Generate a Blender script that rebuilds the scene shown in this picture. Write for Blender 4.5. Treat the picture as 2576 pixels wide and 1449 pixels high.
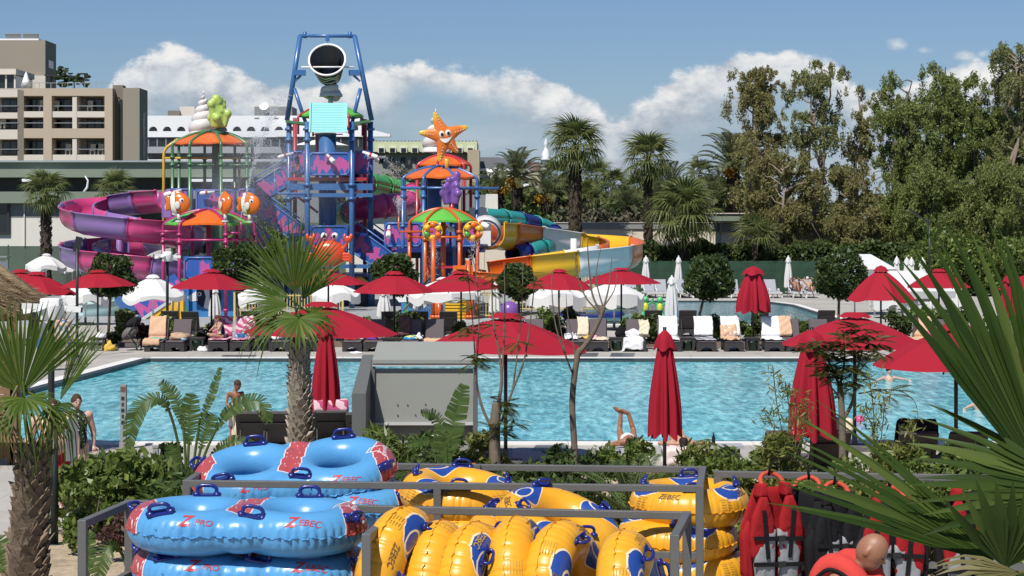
import bpy, bmesh, math, random
import numpy as np
from mathutils import Vector, Matrix, noise as mnoise
from mathutils.bvhtree import BVHTree
for _o in list(bpy.data.objects): bpy.data.objects.remove(_o)
S = bpy.context.scene
# ---------------- camera: eye 4.6 m up, long lens, horizon above the middle of the frame
F, EYE, HU, HV = 5000.0, 4.6, 1288.0, 550.0      # focal length and horizon in the units of a 2576 x 1449 view
cam = bpy.data.cameras.new('camera'); cam_o = bpy.data.objects.new('camera', cam); S.collection.objects.link(cam_o)
cam_o.location = (0, 0, EYE); cam_o.rotation_euler = (math.pi/2, 0, 0)
cam.sensor_width = 36.0; cam.lens = 36.0*F/2576; cam.shift_y = -(724.5-HV)/2576
cam.clip_start = 0.5; cam.clip_end = 5000; S.camera = cam_o
# ---------------- sky and sun
SUN_EL, SUN_AZ = math.radians(54), math.radians(206)   # azimuth of the sun, clockwise from +Y (behind the camera, a little to the left)
W = bpy.data.worlds.new('World'); S.world = W; W.use_nodes = True
sun = bpy.data.lights.new('sun', 'SUN'); sun.energy = 4.6; sun.angle = math.radians(0.53); sun.color = (1, 0.955, 0.89)
sun_o = bpy.data.objects.new('sun', sun); S.collection.objects.link(sun_o)
_sd = Vector((math.sin(SUN_AZ)*math.cos(SUN_EL), math.cos(SUN_AZ)*math.cos(SUN_EL), math.sin(SUN_EL)))
sun_o.rotation_euler = (-_sd).to_track_quat('-Z', 'Y').to_euler()
S.view_settings.view_transform = 'Standard'; S.view_settings.look = 'None'
S.view_settings.exposure = 0.22; S.view_settings.gamma = 1.0; S.view_settings.use_curve_mapping = False
S.cycles.max_bounces = 5; S.cycles.diffuse_bounces = 3; S.cycles.volume_bounces = 0; S.cycles.transparent_max_bounces = 12; S.cycles.use_denoising = True
S.cycles.caustics_reflective = False; S.cycles.caustics_refractive = False; S.cycles.sample_clamp_indirect = 4

# ---------------- node expressions
class E:
    def __init__(s, nt, sock): s.nt, s.k = nt, sock
    def op(s, o, *a):
        n = s.nt.nodes.new('ShaderNodeMath'); n.operation = o
        for i, x in enumerate((s,)+a):
            if isinstance(x, E): s.nt.links.new(x.k, n.inputs[i])
            else: n.inputs[i].default_value = x
        return E(s.nt, n.outputs[0])
    def __add__(s, b): return s.op('ADD', b)
    def __radd__(s, b): return s.op('ADD', b)
    def __sub__(s, b): return s.op('SUBTRACT', b)
    def __rsub__(s, b): return (s*-1.0)+b
    def __mul__(s, b): return s.op('MULTIPLY', b)
    def __rmul__(s, b): return s.op('MULTIPLY', b)
    def __truediv__(s, b): return s.op('DIVIDE', b)
    def abs(s): return s.op('ABSOLUTE')
    def gt(s, b): return s.op('GREATER_THAN', b)
    def lt(s, b): return s.op('LESS_THAN', b)
    def mx(s, b): return s.op('MAXIMUM', b)
    def mn(s, b): return s.op('MINIMUM', b)
    def pw(s, b): return s.op('POWER', b)
    def fr(s): return s.op('FRACT')
    def sin(s): return s.op('SINE')
    def sqrt(s): return s.op('SQRT')
    def sm(s, a, b):
        n = s.nt.nodes.new('ShaderNodeMapRange'); n.interpolation_type = 'SMOOTHSTEP'
        s.nt.links.new(s.k, n.inputs[0]); n.inputs[1].default_value = a; n.inputs[2].default_value = b
        return E(s.nt, n.outputs[0])
def n_xyz(nt, sock):
    n = nt.nodes.new('ShaderNodeSeparateXYZ'); nt.links.new(sock, n.inputs[0]); return [E(nt, n.outputs[i]) for i in range(3)]
def n_vec(nt, x, y, z):
    n = nt.nodes.new('ShaderNodeCombineXYZ')
    for i, a in enumerate((x, y, z)):
        if isinstance(a, E): nt.links.new(a.k, n.inputs[i])
        else: n.inputs[i].default_value = a
    return n.outputs[0]
def n_noise(nt, vec, scale, detail=4, rough=.55, col=False):
    n = nt.nodes.new('ShaderNodeTexNoise'); n.inputs['Scale'].default_value = scale; n.inputs['Detail'].default_value = detail; n.inputs['Roughness'].default_value = rough
    if vec is not None: nt.links.new(vec, n.inputs['Vector'])
    return n.outputs['Color'] if col else E(nt, n.outputs['Fac'])
def n_mix(nt, f, a, b):
    n = nt.nodes.new('ShaderNodeMix'); n.data_type = 'RGBA'
    if isinstance(f, E): nt.links.new(f.k, n.inputs[0])
    else: n.inputs[0].default_value = f
    for i, x in ((6, a), (7, b)):
        if hasattr(x, 'is_output'): nt.links.new(x, n.inputs[i])
        else: n.inputs[i].default_value = (*x, 1)
    return n.outputs[2]
def n_ramp(nt, f, stops):
    n = nt.nodes.new('ShaderNodeValToRGB'); nt.links.new(f.k, n.inputs[0]); r = n.color_ramp
    while len(r.elements) < len(stops): r.elements.new(.5)
    for e, (p, c) in zip(r.elements, stops): e.position = p; e.color = (*c, 1) if hasattr(c, '__len__') else (c, c, c, 1)
    return n.outputs[0]
# ---------------- world nodes: clear sky plus a bank of cumulus low over the horizon
def build_sky():
    nt = W.node_tree; nt.nodes.clear()
    out = nt.nodes.new('ShaderNodeOutputWorld'); bg = nt.nodes.new('ShaderNodeBackground'); nt.links.new(bg.outputs[0], out.inputs[0])
    bg.inputs[1].default_value = 0.059
    sky = nt.nodes.new('ShaderNodeTexSky'); sky.sky_type = 'NISHITA'; sky.sun_disc = False
    sky.sun_elevation = SUN_EL; sky.sun_rotation = SUN_AZ; sky.air_density = 1.0; sky.dust_density = 0.25; sky.ozone_density = 3.0; sky.altitude = 0
    tc = nt.nodes.new('ShaderNodeTexCoord'); x, y, z = n_xyz(nt, tc.outputs['Generated'])
    hz = (x*x+y*y).sqrt().mx(.001)
    el = z/hz                                               # tangent of the elevation
    az = x.op('ARCTAN2', y)                                 # azimuth from +Y
    t = az.op('MULTIPLY_ADD', 1/.56, .5)
    # tops of the cloud bank along the azimuth (tangent of elevation x 10)
    def st(u, v): return (math.atan((u-HU)/F)/.56+.5, (HV-v)/F*10)
    top = E(nt, n_ramp(nt, t, [st(-150, 300), st(250, 240), st(300, 165), st(430, 125), st(520, 150), st(620, 185), st(780, 225), st(930, 185),
                        st(1060, 155), st(1290, 170), st(1430, 200), st(1530, 275), st(1640, 225), st(1700, 180), st(1860, 142), st(1990, 122),
                        st(2090, 160), st(2170, 230), st(2330, 190), st(2460, 160), st(2620, 110), st(2700, 250)]))*.1
    # wiggle in direction space
    p = n_vec(nt, x/hz, y/hz, el*1.5)
    nb = n_noise(nt, p, 30, 8, .62); nl = n_noise(nt, p, 10, 3, .5)
    edge = top + (nb-.5)*.036 + (nl-.5)*.036 - el               # how far below the cloud tops
    cov = edge.sm(-.001, .005)
    fade = (edge+(nl-.5)*.05+(nb-.5)*.02).sm(.044, .012)          # the bank melts away towards its base
    off = n_noise(nt, n_vec(nt, x/hz+.005, y/hz, el*1.5-.007), 30, 8, .62)
    lit = (nb-off)*2.6 + edge.sm(.040, .0)*.70 + (nl-.5)*.7
    c = n_ramp(nt, lit, [(0.0, (5.2, 6.0, 7.1)), (.30, (7.0, 7.7, 8.6)), (.62, (10.6, 10.9, 11.2)), (.95, (13.2, 13.0, 12.7))])
    lowhaze = (el*-1).sm(-.075, -.01)
    streak = n_noise(nt, n_vec(nt, x/hz, y/hz, el*5.5), 11, 6, .55).sm(.42, .68)*(el*-1).sm(-.062, -.03)
    dens = cov*fade*(n_noise(nt, n_vec(nt, x/hz, y/hz, el*2.2), 8.5, 4, .55).sm(.36, .50)*.75+.25)
    # small separate puffs
    pf = None
    for (u, v, su, sv) in ((2258, 118, 36, 20), (2332, 136, 34, 12), (2425, 150, 40, 17), (2480, 145, 26, 13)):
        a = ((az-math.atan((u-HU)/F))*(F/su)); b = (el-(HV-v)/F)*(F/sv)
        g = (a*a+b*b)*-.9+(nb-.42)*3.6
        g = g.sm(-.4, 1.4); pf = g if pf is None else pf.mx(g)
    dens = dens.mx(pf*.9)
    tint = nt.nodes.new('ShaderNodeMix'); tint.data_type = 'RGBA'; tint.blend_type = 'MULTIPLY'; tint.inputs[0].default_value = 1; nt.links.new(sky.outputs[0], tint.inputs[6]); tint.inputs[7].default_value = (.80, .93, 1.17, 1)
    base = n_mix(nt, lowhaze*.75, tint.outputs[2], (5.0, 6.3, 8.0)); base = n_mix(nt, streak*.55, base, (8.2, 9.0, 9.9))
    nt.links.new(n_mix(nt, dens*.97, base, c), bg.inputs[0])
build_sky()

# ---------------- placing: a picture position at a distance d, or on the ground
def P(u, v, d): return Vector(((u-HU)/F*d, d, EYE-(v-HV)/F*d))
def G(u, v, z=0.0):
    d = F*(EYE-z)/(v-HV); return Vector(((u-HU)/F*d, d, z))
def X(u, d): return (u-HU)/F*d
def Z(v, d): return EYE-(v-HV)/F*d

# ---------------- mesh builder
COL = S.collection
def frame(a, b):
    t = (Vector(b)-Vector(a)).normalized(); up = Vector((0, 0, 1)) if abs(t.z) < .95 else Vector((0, 1, 0))
    s = t.cross(up).normalized(); return t, s, s.cross(t)
class MB:
    def __init__(s): s.v, s.f, s.sm = [], [], []
    def add(s, vs, fs, smooth=False):
        n = len(s.v); s.v += [tuple(q) for q in vs]; s.f += [tuple(i+n for i in q) for q in fs]; s.sm += [smooth]*len(fs); return s
    def box(s, c, d, m=None, taper=1.0):
        x, y, z = d[0]/2, d[1]/2, d[2]/2; vs = []
        for k in (-1, 1):
            t = 1 if k < 0 else taper
            for a, b in ((-1, -1), (1, -1), (1, 1), (-1, 1)): vs.append(Vector((a*x*t, b*y*t, k*z)))
        if m is not None: vs = [m @ q for q in vs]
        return s.add([q+Vector(c) for q in vs], [(3, 2, 1, 0), (4, 5, 6, 7), (0, 1, 5, 4), (1, 2, 6, 5), (2, 3, 7, 6), (3, 0, 4, 7)])
    def bar(s, a, b, w, h=None):
        h = h or w; a, b = Vector(a), Vector(b); t, sd, up = frame(a, b); vs = []
        for q in (a, b):
            for i, j in ((-1, -1), (1, -1), (1, 1), (-1, 1)): vs.append(q+sd*(i*w/2)+up*(j*h/2))
        return s.add(vs, [(0, 1, 2, 3), (7, 6, 5, 4), (4, 5, 1, 0), (5, 6, 2, 1), (6, 7, 3, 2), (7, 4, 0, 3)])
    def tube(s, pts, r, n=8, cap=True, flat=None):
        pts = [Vector(q) for q in pts]; m = len(pts); rs = r if hasattr(r, '__len__') else [r]*m; vs, fs = [], []; prev = None
        for i, q in enumerate(pts):
            t = (pts[min(i+1, m-1)]-pts[max(i-1, 0)]).normalized()
            if prev is None:
                up = Vector((0, 0, 1)) if abs(t.z) < .9 else Vector((0, 1, 0)); sd = t.cross(up).normalized()
            else: sd = (prev-t*prev.dot(t)).normalized()
            prev = sd; up = sd.cross(t)
            for k in range(n):
                a = 2*math.pi*k/n; vs.append(q+(sd*math.cos(a)+up*math.sin(a)*(flat or 1))*rs[i])
        for i in range(m-1):
            for k in range(n):
                k2 = (k+1) % n; fs.append((i*n+k, (i+1)*n+k, (i+1)*n+k2, i*n+k2))
        s.add(vs, fs, True)
        if cap: s.add([], []); b = len(s.v)-m*n; s.f += [tuple(b+k for k in range(n)), tuple(b+(m-1)*n+k for k in reversed(range(n)))]; s.sm += [False]*2
        return s
    def lathe(s, prof, n=16, c=(0, 0, 0), m=None, smooth=True, a0=0, a1=2*math.pi):
        full = abs(a1-a0-2*math.pi) < 1e-6; k = n if full else n+1; vs, fs = [], []; c = Vector(c)
        for (r, z) in prof:
            for j in range(k):
                a = a0+(a1-a0)*j/n; q = Vector((r*math.cos(a), r*math.sin(a), z)); vs.append((m @ q if m is not None else q)+c)
        for i in range(len(prof)-1):
            for j in range(n):
                j2 = (j+1) % k; fs.append((i*k+j, i*k+j2, (i+1)*k+j2, (i+1)*k+j))
        return s.add(vs, fs, smooth)
    def ball(s, c, r, nu=12, nv=8, m=None):
        r = (r, r, r) if not hasattr(r, '__len__') else r; vs, fs = [], []; c = Vector(c)
        pts = [Vector((0, 0, -r[2]))]
        for i in range(1, nv):
            t = -math.pi/2+math.pi*i/nv
            for j in range(nu):
                a = 2*math.pi*j/nu; pts.append(Vector((r[0]*math.cos(t)*math.cos(a), r[1]*math.cos(t)*math.sin(a), r[2]*math.sin(t))))
        pts.append(Vector((0, 0, r[2]))); T = len(pts)-1
        for j in range(nu): fs.append((0, 1+(j+1) % nu, 1+j)); fs.append((T, T-nu+j, T-nu+(j+1) % nu))
        for i in range(nv-2):
            for j in range(nu): a = 1+i*nu; fs.append((a+j, a+(j+1) % nu, a+nu+(j+1) % nu, a+nu+j))
        return s.add([(m @ q if m is not None else q)+c for q in pts], fs, True)
    def prism(s, poly, y0, y1, m=None, c=(0, 0, 0)):
        # polygon in x,z (counter-clockwise seen from -y), extruded along y
        n = len(poly); c = Vector(c); vs = [Vector((a, y0, b)) for a, b in poly]+[Vector((a, y1, b)) for a, b in poly]
        fs = [tuple(range(n)), tuple(reversed(range(n, 2*n)))]+[((i+1) % n, i, n+i, n+(i+1) % n) for i in range(n)]
        return s.add([(m @ q if m is not None else q)+c for q in vs], fs)
    def out(s, name, mat, parent=None, loc=None, bevel=0, sub=0, rotz=0):
        me = bpy.data.meshes.new(name); me.from_pydata(s.v, [], s.f); me.update()
        if len(s.sm) == len(me.polygons): me.polygons.foreach_set('use_smooth', s.sm)
        return link(name, me, mat, parent, loc, bevel, sub, rotz)
def link(name, me, mat, parent=None, loc=None, bevel=0, sub=0, rotz=0):
    o = bpy.data.objects.new(name, me); COL.objects.link(o)
    if mat is not None and not me.materials: me.materials.append(mat)
    if parent is not None: o.parent = parent
    if loc is not None: o.location = loc
    if rotz: o.rotation_euler[2] = rotz
    if bevel:
        b = o.modifiers.new('bevel', 'BEVEL'); b.width = bevel; b.segments = 2; b.limit_method = 'ANGLE'
    if sub:
        b = o.modifiers.new('sub', 'SUBSURF'); b.levels = b.render_levels = sub
    return o
def grid_mesh(name, vs, fs, mat, parent=None, smooth=True, loc=None):
    # vs (N,3) array, fs (M,k) array, fast path
    vs = np.asarray(vs, dtype=np.float32); fs = np.asarray(fs, dtype=np.int32); k = fs.shape[1]
    me = bpy.data.meshes.new(name); me.vertices.add(len(vs)); me.vertices.foreach_set('co', vs.ravel())
    me.loops.add(fs.size); me.loops.foreach_set('vertex_index', fs.ravel()); me.polygons.add(len(fs))
    me.polygons.foreach_set('loop_start', np.arange(0, fs.size, k, dtype=np.int32))
    me.polygons.foreach_set('loop_total', np.full(len(fs), k, dtype=np.int32))
    me.polygons.foreach_set('use_smooth', np.full(len(fs), smooth)); me.update(calc_edges=True); me.validate()
    return link(name, me, mat, parent, loc)
def tag(o, label=None, cat=None, group=None, kind=None):
    if label: o['label'] = label
    if cat: o['category'] = cat
    if group: o['group'] = group
    if kind: o['kind'] = kind
    return o
def thing(name, label, cat, loc=(0, 0, 0), rotz=0, group=None):
    o = bpy.data.objects.new(name, None); COL.objects.link(o); o.location = loc; o.rotation_euler[2] = rotz
    o.empty_display_size = .2; return tag(o, label, cat, group)
def dup(root, loc=None, rotz=None, label=None, group=None, scale=None):
    def cp(o, par):
        c = o.copy(); COL.objects.link(c); c.parent = par
        for ch in [k for k in bpy.data.objects if k.parent == o] if not KIDS else KIDS.get(o, ()): cp(ch, c)
        return c
    KIDS = {}
    for k in root.children_recursive: KIDS.setdefault(k.parent, []).append(k)
    KIDS.setdefault(root, [])
    r = cp(root, None)
    if loc is not None: r.location = loc
    if rotz is not None: r.rotation_euler[2] = rotz
    if scale is not None: r.scale = (scale,)*3 if not hasattr(scale, '__len__') else scale
    if label: r['label'] = label
    if group: r['group'] = group
    return r
def fuse(o, voxel, it=6):
    b = o.modifiers.new('fuse', 'REMESH'); b.mode = 'VOXEL'; b.voxel_size = voxel; b.use_smooth_shade = True
    if it: b = o.modifiers.new('smooth', 'SMOOTH'); b.iterations = it; b.factor = .5
    return o
def spline(pts, n=8):
    pts = [Vector(p) for p in pts]; out = []
    for i in range(len(pts)-1):
        p0, p1, p2, p3 = pts[max(i-1, 0)], pts[i], pts[i+1], pts[min(i+2, len(pts)-1)]
        for k in range(n):
            t = k/n; out.append(.5*((2*p1)+(p2-p0)*t+(2*p0-5*p1+4*p2-p3)*t*t+(3*p1-p0-3*p2+p3)*t*t*t))
    out.append(pts[-1]); return out
RZ = lambda a: Matrix.Rotation(a, 3, 'Z')
RX = lambda a: Matrix.Rotation(a, 3, 'X')
RY = lambda a: Matrix.Rotation(a, 3, 'Y')

# ---------------- materials
MATS = {}
def new_mat(name):
    m = bpy.data.materials.new(name); m.use_nodes = True; nt = m.node_tree; b = nt.nodes['Principled BSDF']; return m, nt, b
def coords(nt, kind='Object'):
    return nt.nodes.new('ShaderNodeTexCoord').outputs[kind]
def bump(nt, b, h, strength=.3, dist=.02):
    n = nt.nodes.new('ShaderNodeBump'); n.inputs['Strength'].default_value = strength; n.inputs['Distance'].default_value = dist
    nt.links.new(h.k, n.inputs['Height']); nt.links.new(n.outputs[0], b.inputs['Normal']); return n
def M(name, col, rough=.55, spec=.4, vary=.12, scale=3.0, bmp=0, bscale=40, metal=0, coat=0, trans=0, dirt=0):
    if name in MATS: return MATS[name]
    m, nt, b = new_mat(name); MATS[name] = m
    co = coords(nt)
    nz = n_noise(nt, co, scale, 5, .6)
    oi = nt.nodes.new('ShaderNodeObjectInfo'); rnd = E(nt, oi.outputs['Random'])
    f = (nz-.5)*(vary*3)+(rnd-.5)*vary*.6+.5
    a = tuple(c*(1-vary) for c in col); d = tuple(min(c*(1+vary), 1) for c in col)
    out = n_mix(nt, f, a, d)
    if dirt:
        dn = n_noise(nt, co, scale*.35, 8, .7).sm(.52, .72); out = n_mix(nt, dn*dirt, out, (.12, .10, .075))
    nt.links.new(out, b.inputs['Base Color'])
    nt.links.new(((nz-.5)*.25+rough).k, b.inputs['Roughness'])
    b.inputs['Specular IOR Level'].default_value = spec; b.inputs['Metallic'].default_value = metal; b.inputs['Coat Weight'].default_value = coat
    b.inputs['Coat Roughness'].default_value = .15
    if bmp: bump(nt, b, n_noise(nt, co, bscale, 5, .6), bmp, .02)
    if trans:
        tl = nt.nodes.new('ShaderNodeBsdfTranslucent'); nt.links.new(out, tl.inputs[0]); mx = nt.nodes.new('ShaderNodeMixShader')
        mx.inputs[0].default_value = trans; nt.links.new(b.outputs[0], mx.inputs[1]); nt.links.new(tl.outputs[0], mx.inputs[2])
        nt.links.new(mx.outputs[0], nt.nodes['Material Output'].inputs[0])
    return m
def leaf_mat(name, a, b2, c=None, rough=.5, trans=.3, spec=.3):
    # each leaf (mesh island) takes its own shade between the colours
    if name in MATS: return MATS[name]
    m, nt, b = new_mat(name); MATS[name] = m
    g = nt.nodes.new('ShaderNodeNewGeometry'); r = E(nt, g.outputs['Random Per Island'])
    st = [(0, a), (.6, b2)]+([(1, c)] if c else [])
    col = n_ramp(nt, r, st)
    col = n_mix(nt, n_noise(nt, coords(nt), .8, 3)*.5, col, tuple(q*.62 for q in a))
    nt.links.new(col, b.inputs['Base Color']); b.inputs['Roughness'].default_value = rough; b.inputs['Specular IOR Level'].default_value = spec
    tl = nt.nodes.new('ShaderNodeBsdfTranslucent'); nt.links.new(n_mix(nt, .5, col, tuple(min(1, q*1.5) for q in b2)), tl.inputs[0]); mx = nt.nodes.new('ShaderNodeMixShader')
    mx.inputs[0].default_value = trans; nt.links.new(b.outputs[0], mx.inputs[1]); nt.links.new(tl.outputs[0], mx.inputs[2])
    nt.links.new(mx.outputs[0], nt.nodes['Material Output'].inputs[0])
    return m
# ================= setting: ground, decks, pools
def water_mat(name, deep, light, sx, sy, refl=.5):
    m, nt, b = new_mat(name); co = coords(nt); x, y, z = n_xyz(nt, co)
    warp = n_noise(nt, co, .6, 2)
    v = n_vec(nt, x*sx+warp*.8, y*sy+warp*.5, 0)
    a = n_noise(nt, v, 1.0, 5, .62); c = n_noise(nt, n_vec(nt, x*sx*.16, y*sy*.16, 3.3), 1, 3)
    r = 1-((a-.5)*7).abs().mn(1.0)                       # thin bright ridges of refracted light
    col = n_mix(nt, (a-.5)*4.2+(c-.5)*1.4+.5, deep, light)
    col = n_mix(nt, (a-.60).sm(.0, .10)*.75, col, tuple(min(1, q*1.35+.10) for q in light))  # ripple light and sky reflections painted into the water colour as pale strokes
    nt.links.new(col, b.inputs['Base Color']); b.inputs['Roughness'].default_value = .06; b.inputs['IOR'].default_value = 1.33
    b.inputs['Specular IOR Level'].default_value = refl
    h = a*.7+n_noise(nt, n_vec(nt, x*sx*2.3, y*sy*2.3, 0), 1, 4, .6)*.3
    bump(nt, b, h, .5, .12); return m
def deck_mat(name, col, joint=1.2):
    m, nt, b = new_mat(name); co = coords(nt); x, y, z = n_xyz(nt, co)
    n1 = n_noise(nt, co, .35, 6, .65); n2 = n_noise(nt, co, 9, 5, .7)
    c = n_mix(nt, (n1-.5)*1.8+(n2-.5)*.8+.5, tuple(q*.74 for q in col), tuple(min(1, q*1.12) for q in col))
    st = n_noise(nt, n_vec(nt, x*.5, y*.12, 0), 1.2, 5, .7).sm(.56, .72)
    c = n_mix(nt, st*.35, c, tuple(q*.55 for q in col))
    gx = ((x/joint).fr()-.5).abs().gt(.492); gy = ((y/joint).fr()-.5).abs().gt(.492)
    c = n_mix(nt, gx.mx(gy)*.5, c, tuple(q*.4 for q in col))
    nt.links.new(c, b.inputs['Base Color']); b.inputs['Roughness'].default_value = .75; b.inputs['Specular IOR Level'].default_value = .25
    bump(nt, b, n2, .25, .01); return m
def soil_mat(name, col):
    m, nt, b = new_mat(name); co = coords(nt); n1 = n_noise(nt, co, 1.2, 8, .7); n2 = n_noise(nt, co, 14, 6, .7)
    nt.links.new(n_mix(nt, (n1-.5)*2+(n2-.5)*1.4+.5, tuple(q*.5 for q in col), tuple(q*1.35 for q in col)), b.inputs['Base Color'])
    b.inputs['Roughness'].default_value = .9; bump(nt, b, n1*.5+n2*.5, .8, .06); return m
m_deck = deck_mat('deck_concrete', (.42, .40, .36)); m_pad = deck_mat('splash_pad', (.34, .36, .36), 2.5)
m_soil = soil_mat('soil', (.16, .12, .08)); m_sand = soil_mat('sand', (.44, .35, .235)); m_grass = soil_mat('lawn', (.07, .09, .03))
m_wall = M('white_render', (.66, .64, .58), .8, .2, .06, .6, .2, 30)
m_coping = M('coping_stone', (.72, .71, .67), .6, .3, .08, 2)
m_gutter = M('gutter_dark', (.045, .05, .055), .5, .4, .2, 4)
def sheet(name, poly, z, mat, kind='structure', th=0.0, parent=None):
    b = MB(); n = len(poly)
    if th: b.add([(x, y, z) for x, y in poly]+[(x, y, z-th) for x, y in poly], [tuple(range(n))]+[(i, n+i, n+(i+1) % n, (i+1) % n) for i in range(n)])
    else: b.add([(x, y, z) for x, y in poly], [tuple(range(n))])
    o = b.out(name, mat, parent)
    if parent is None: o['kind'] = kind
    return o
def rect(x0, y0, x1, y1): return [(x0, y0), (x1, y0), (x1, y1), (x0, y1)]
sheet('ground', rect(-2600, -200, 2600, 4200), -.30, m_grass)
YN, YF = 41.07, 65.2                        # near and far edge of the main pool
PL = lambda y: -11.9-(65.2-y)*.0833         # its left edge
TERR = .9                                   # height of the terrace under the tube racks
# decks
sheet('pool_deck', rect(-34, 19.9, 34, YN-.45), 0, m_deck, th=.28)
sheet('pool_deck', [(-34, YN-.45), (PL(YN)-.45, YN-.45), (PL(YF)-.45, YF+.45), (-34, YF+.45)], 0, m_deck, th=.28)
sheet('pool_deck', rect(-34, YF+.45, 34, 86.2), 0, m_deck, th=.28)
sheet('splash_pad', rect(-45, 86.2, 3.6, 122), 0, m_pad, th=.28)
sheet('pool_deck', [(3.6, 111.4), (12.6, 111.4), (14.2, 109.5), (14.9, 106), (14.9, 86.2), (48, 86.2), (48, 122), (3.6, 122)], 0, m_deck, th=.28)
sheet('terrace', rect(-20, -4, 20, 19.9), TERR, m_deck, th=1.2)
# planting beds
sheet('planting_bed', [(-7.4, 24), (34, 24), (34, 36.0), (-1, 36.0), (-3.2, 34.6), (-4.6, 33), (-6.4, 31)], .03, m_sand, th=.05)
sheet('planting_bed', [(-7.6, 19.95), (34, 19.95), (34, 24), (-7.4, 24)], .03, m_sand, th=.05)
sheet('planting_bed', rect(-15.2, 71.2, 30, 75.2), .05, m_soil, th=.07)
sheet('planting_bed', rect(4, 122.6, 60, 131), .05, m_soil, th=.4)
# deck bands in dark stone
m_band = M('dark_stone', (.10, .105, .11), .5, .4, .2, 3)
for (u0, u1, v0, v1) in ((1455, 1500, 888, 903), (1538, 1592, 888, 903), (560, 640, 893, 903), (1228, 1282, 1127, 1170), (1350, 1420, 1118, 1134)):
    a, b2 = G(u0, v0), G(u1, v1); c = G(u0+(-6 if v0 < 1000 else -14), v1); d = G(u1+6, v0)
    sheet('stone_band', [(c.x, c.y), (b2.x, b2.y), (d.x, d.y), (a.x, a.y)], .004, m_band)
# pools
m_water = water_mat('pool_water', (.045, .355, .43), (.28, .78, .86), 4.6, 1.15, .22)
m_water2 = water_mat('shallow_water', (.045, .20, .26), (.18, .40, .46), 4.0, .8, .5)
sheet('pool_water', [(PL(YN), YN), (30, YN), (30, YF), (PL(YF), YF)], -.10, m_water)
sheet('pool_water', rect(3.6, 86.2, 14.9, 111.4), -.08, m_water2)
def coping(pts, w=.42, side=1, gut=.16):
    # kerb stones along a line; the water lies on the left of the direction for side=1
    pts = [Vector((x, y, 0)) for x, y in pts]; t = thing('pool_coping', None, None); t['kind'] = 'structure'; g = MB()
    for a, b in zip(pts, pts[1:]):
        L = (b-a).length; n = max(1, int(L/1.25)); d = (b-a)/n; nr = Vector((d.y, -d.x, 0)).normalized()*side
        for i in range(n):
            p, q = a+d*i, a+d*(i+1); e = d.normalized()*.006; r = MB()
            vs = [p+nr*gut+e, q+nr*gut-e, q+nr*(gut+w)-e, p+nr*(gut+w)+e]
            up = Vector((0, 0, .035)); dn = Vector((0, 0, -.2)); fs = [(0, 1, 2, 3), (4, 5, 1, 0), (5, 6, 2, 1), (6, 7, 3, 2), (7, 4, 0, 3)]
            r.add([x+up for x in vs]+[x+dn for x in vs], fs if side < 0 else [tuple(reversed(x)) for x in fs]).out('kerb_stone', m_coping, t)
        vs = [a-nr*.02, b-nr*.02, b+nr*gut, a+nr*gut]; k = (0, 1, 2, 3) if side < 0 else (3, 2, 1, 0)
        g.add([x+Vector((0, 0, .012)) for x in vs]+[x+Vector((0, 0, -.3)) for x in vs], [k, (4, 5, 1, 0), (5, 6, 2, 1), (6, 7, 3, 2), (7, 4, 0, 3)])
    g.out('gutter', m_gutter, t); return t
coping([(30, YN), (PL(YN), YN)], side=-1, gut=.30)
coping([(PL(YN), YN), (PL(YF), YF)], side=-1)
coping([(PL(YF), YF), (30, YF)], side=-1, gut=.10, w=.34)
coping([(3.6, 111.4), (12.6, 111.4), (14.2, 109.5), (14.9, 106), (14.9, 86.2)], side=-1, gut=.1, w=.35)
coping([(14.9, 86.2), (3.6, 86.2)], side=-1, gut=.05, w=.3)

# ================= far buildings
m_glass = M('window_glass', (.018, .024, .026), .12, .6, .3, 1)
m_tan = M('tan_render', (.485, .40, .305), .85, .2, .05, .4, .1, 20)
m_cream = M('cream_render', (.64, .585, .51), .85, .2, .05, .4)
m_olive = M('olive_render', (.21, .185, .15), .85, .2, .08, .4)
m_taupe = M('taupe_render', (.29, .255, .205), .85, .2, .06, .4)
m_recess = M('loggia_render', (.36, .32, .285), .85, .2, .06, .4)
m_fr = M('dark_frame', (.03, .03, .03), .4, .4)
m_roofw = M('roof_white', (.78, .79, .80), .7, .3, .05, .3)
m_green = M('green_fascia', (.20, .24, .185), .75, .25, .08, .3)
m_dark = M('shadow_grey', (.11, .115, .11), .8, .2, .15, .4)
m_grey = M('grey_render', (.24, .25, .245), .8, .2, .08, .5)
m_rail = M('glass_rail', (.30, .34, .35), .15, .6, .05, 1)
def block(name, u0, u1, v0, v1, d, dep, mat, parent):
    # box between picture columns u0..u1 and rows v0..v1 with its front face at distance d
    x0, x1, z0, z1 = X(u0, d), X(u1, d), Z(v1, d), Z(v0, d)
    return MB().box(((x0+x1)/2, d+dep/2, (z0+z1)/2), (x1-x0, dep, z1-z0)).out(name, mat, parent)
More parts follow.
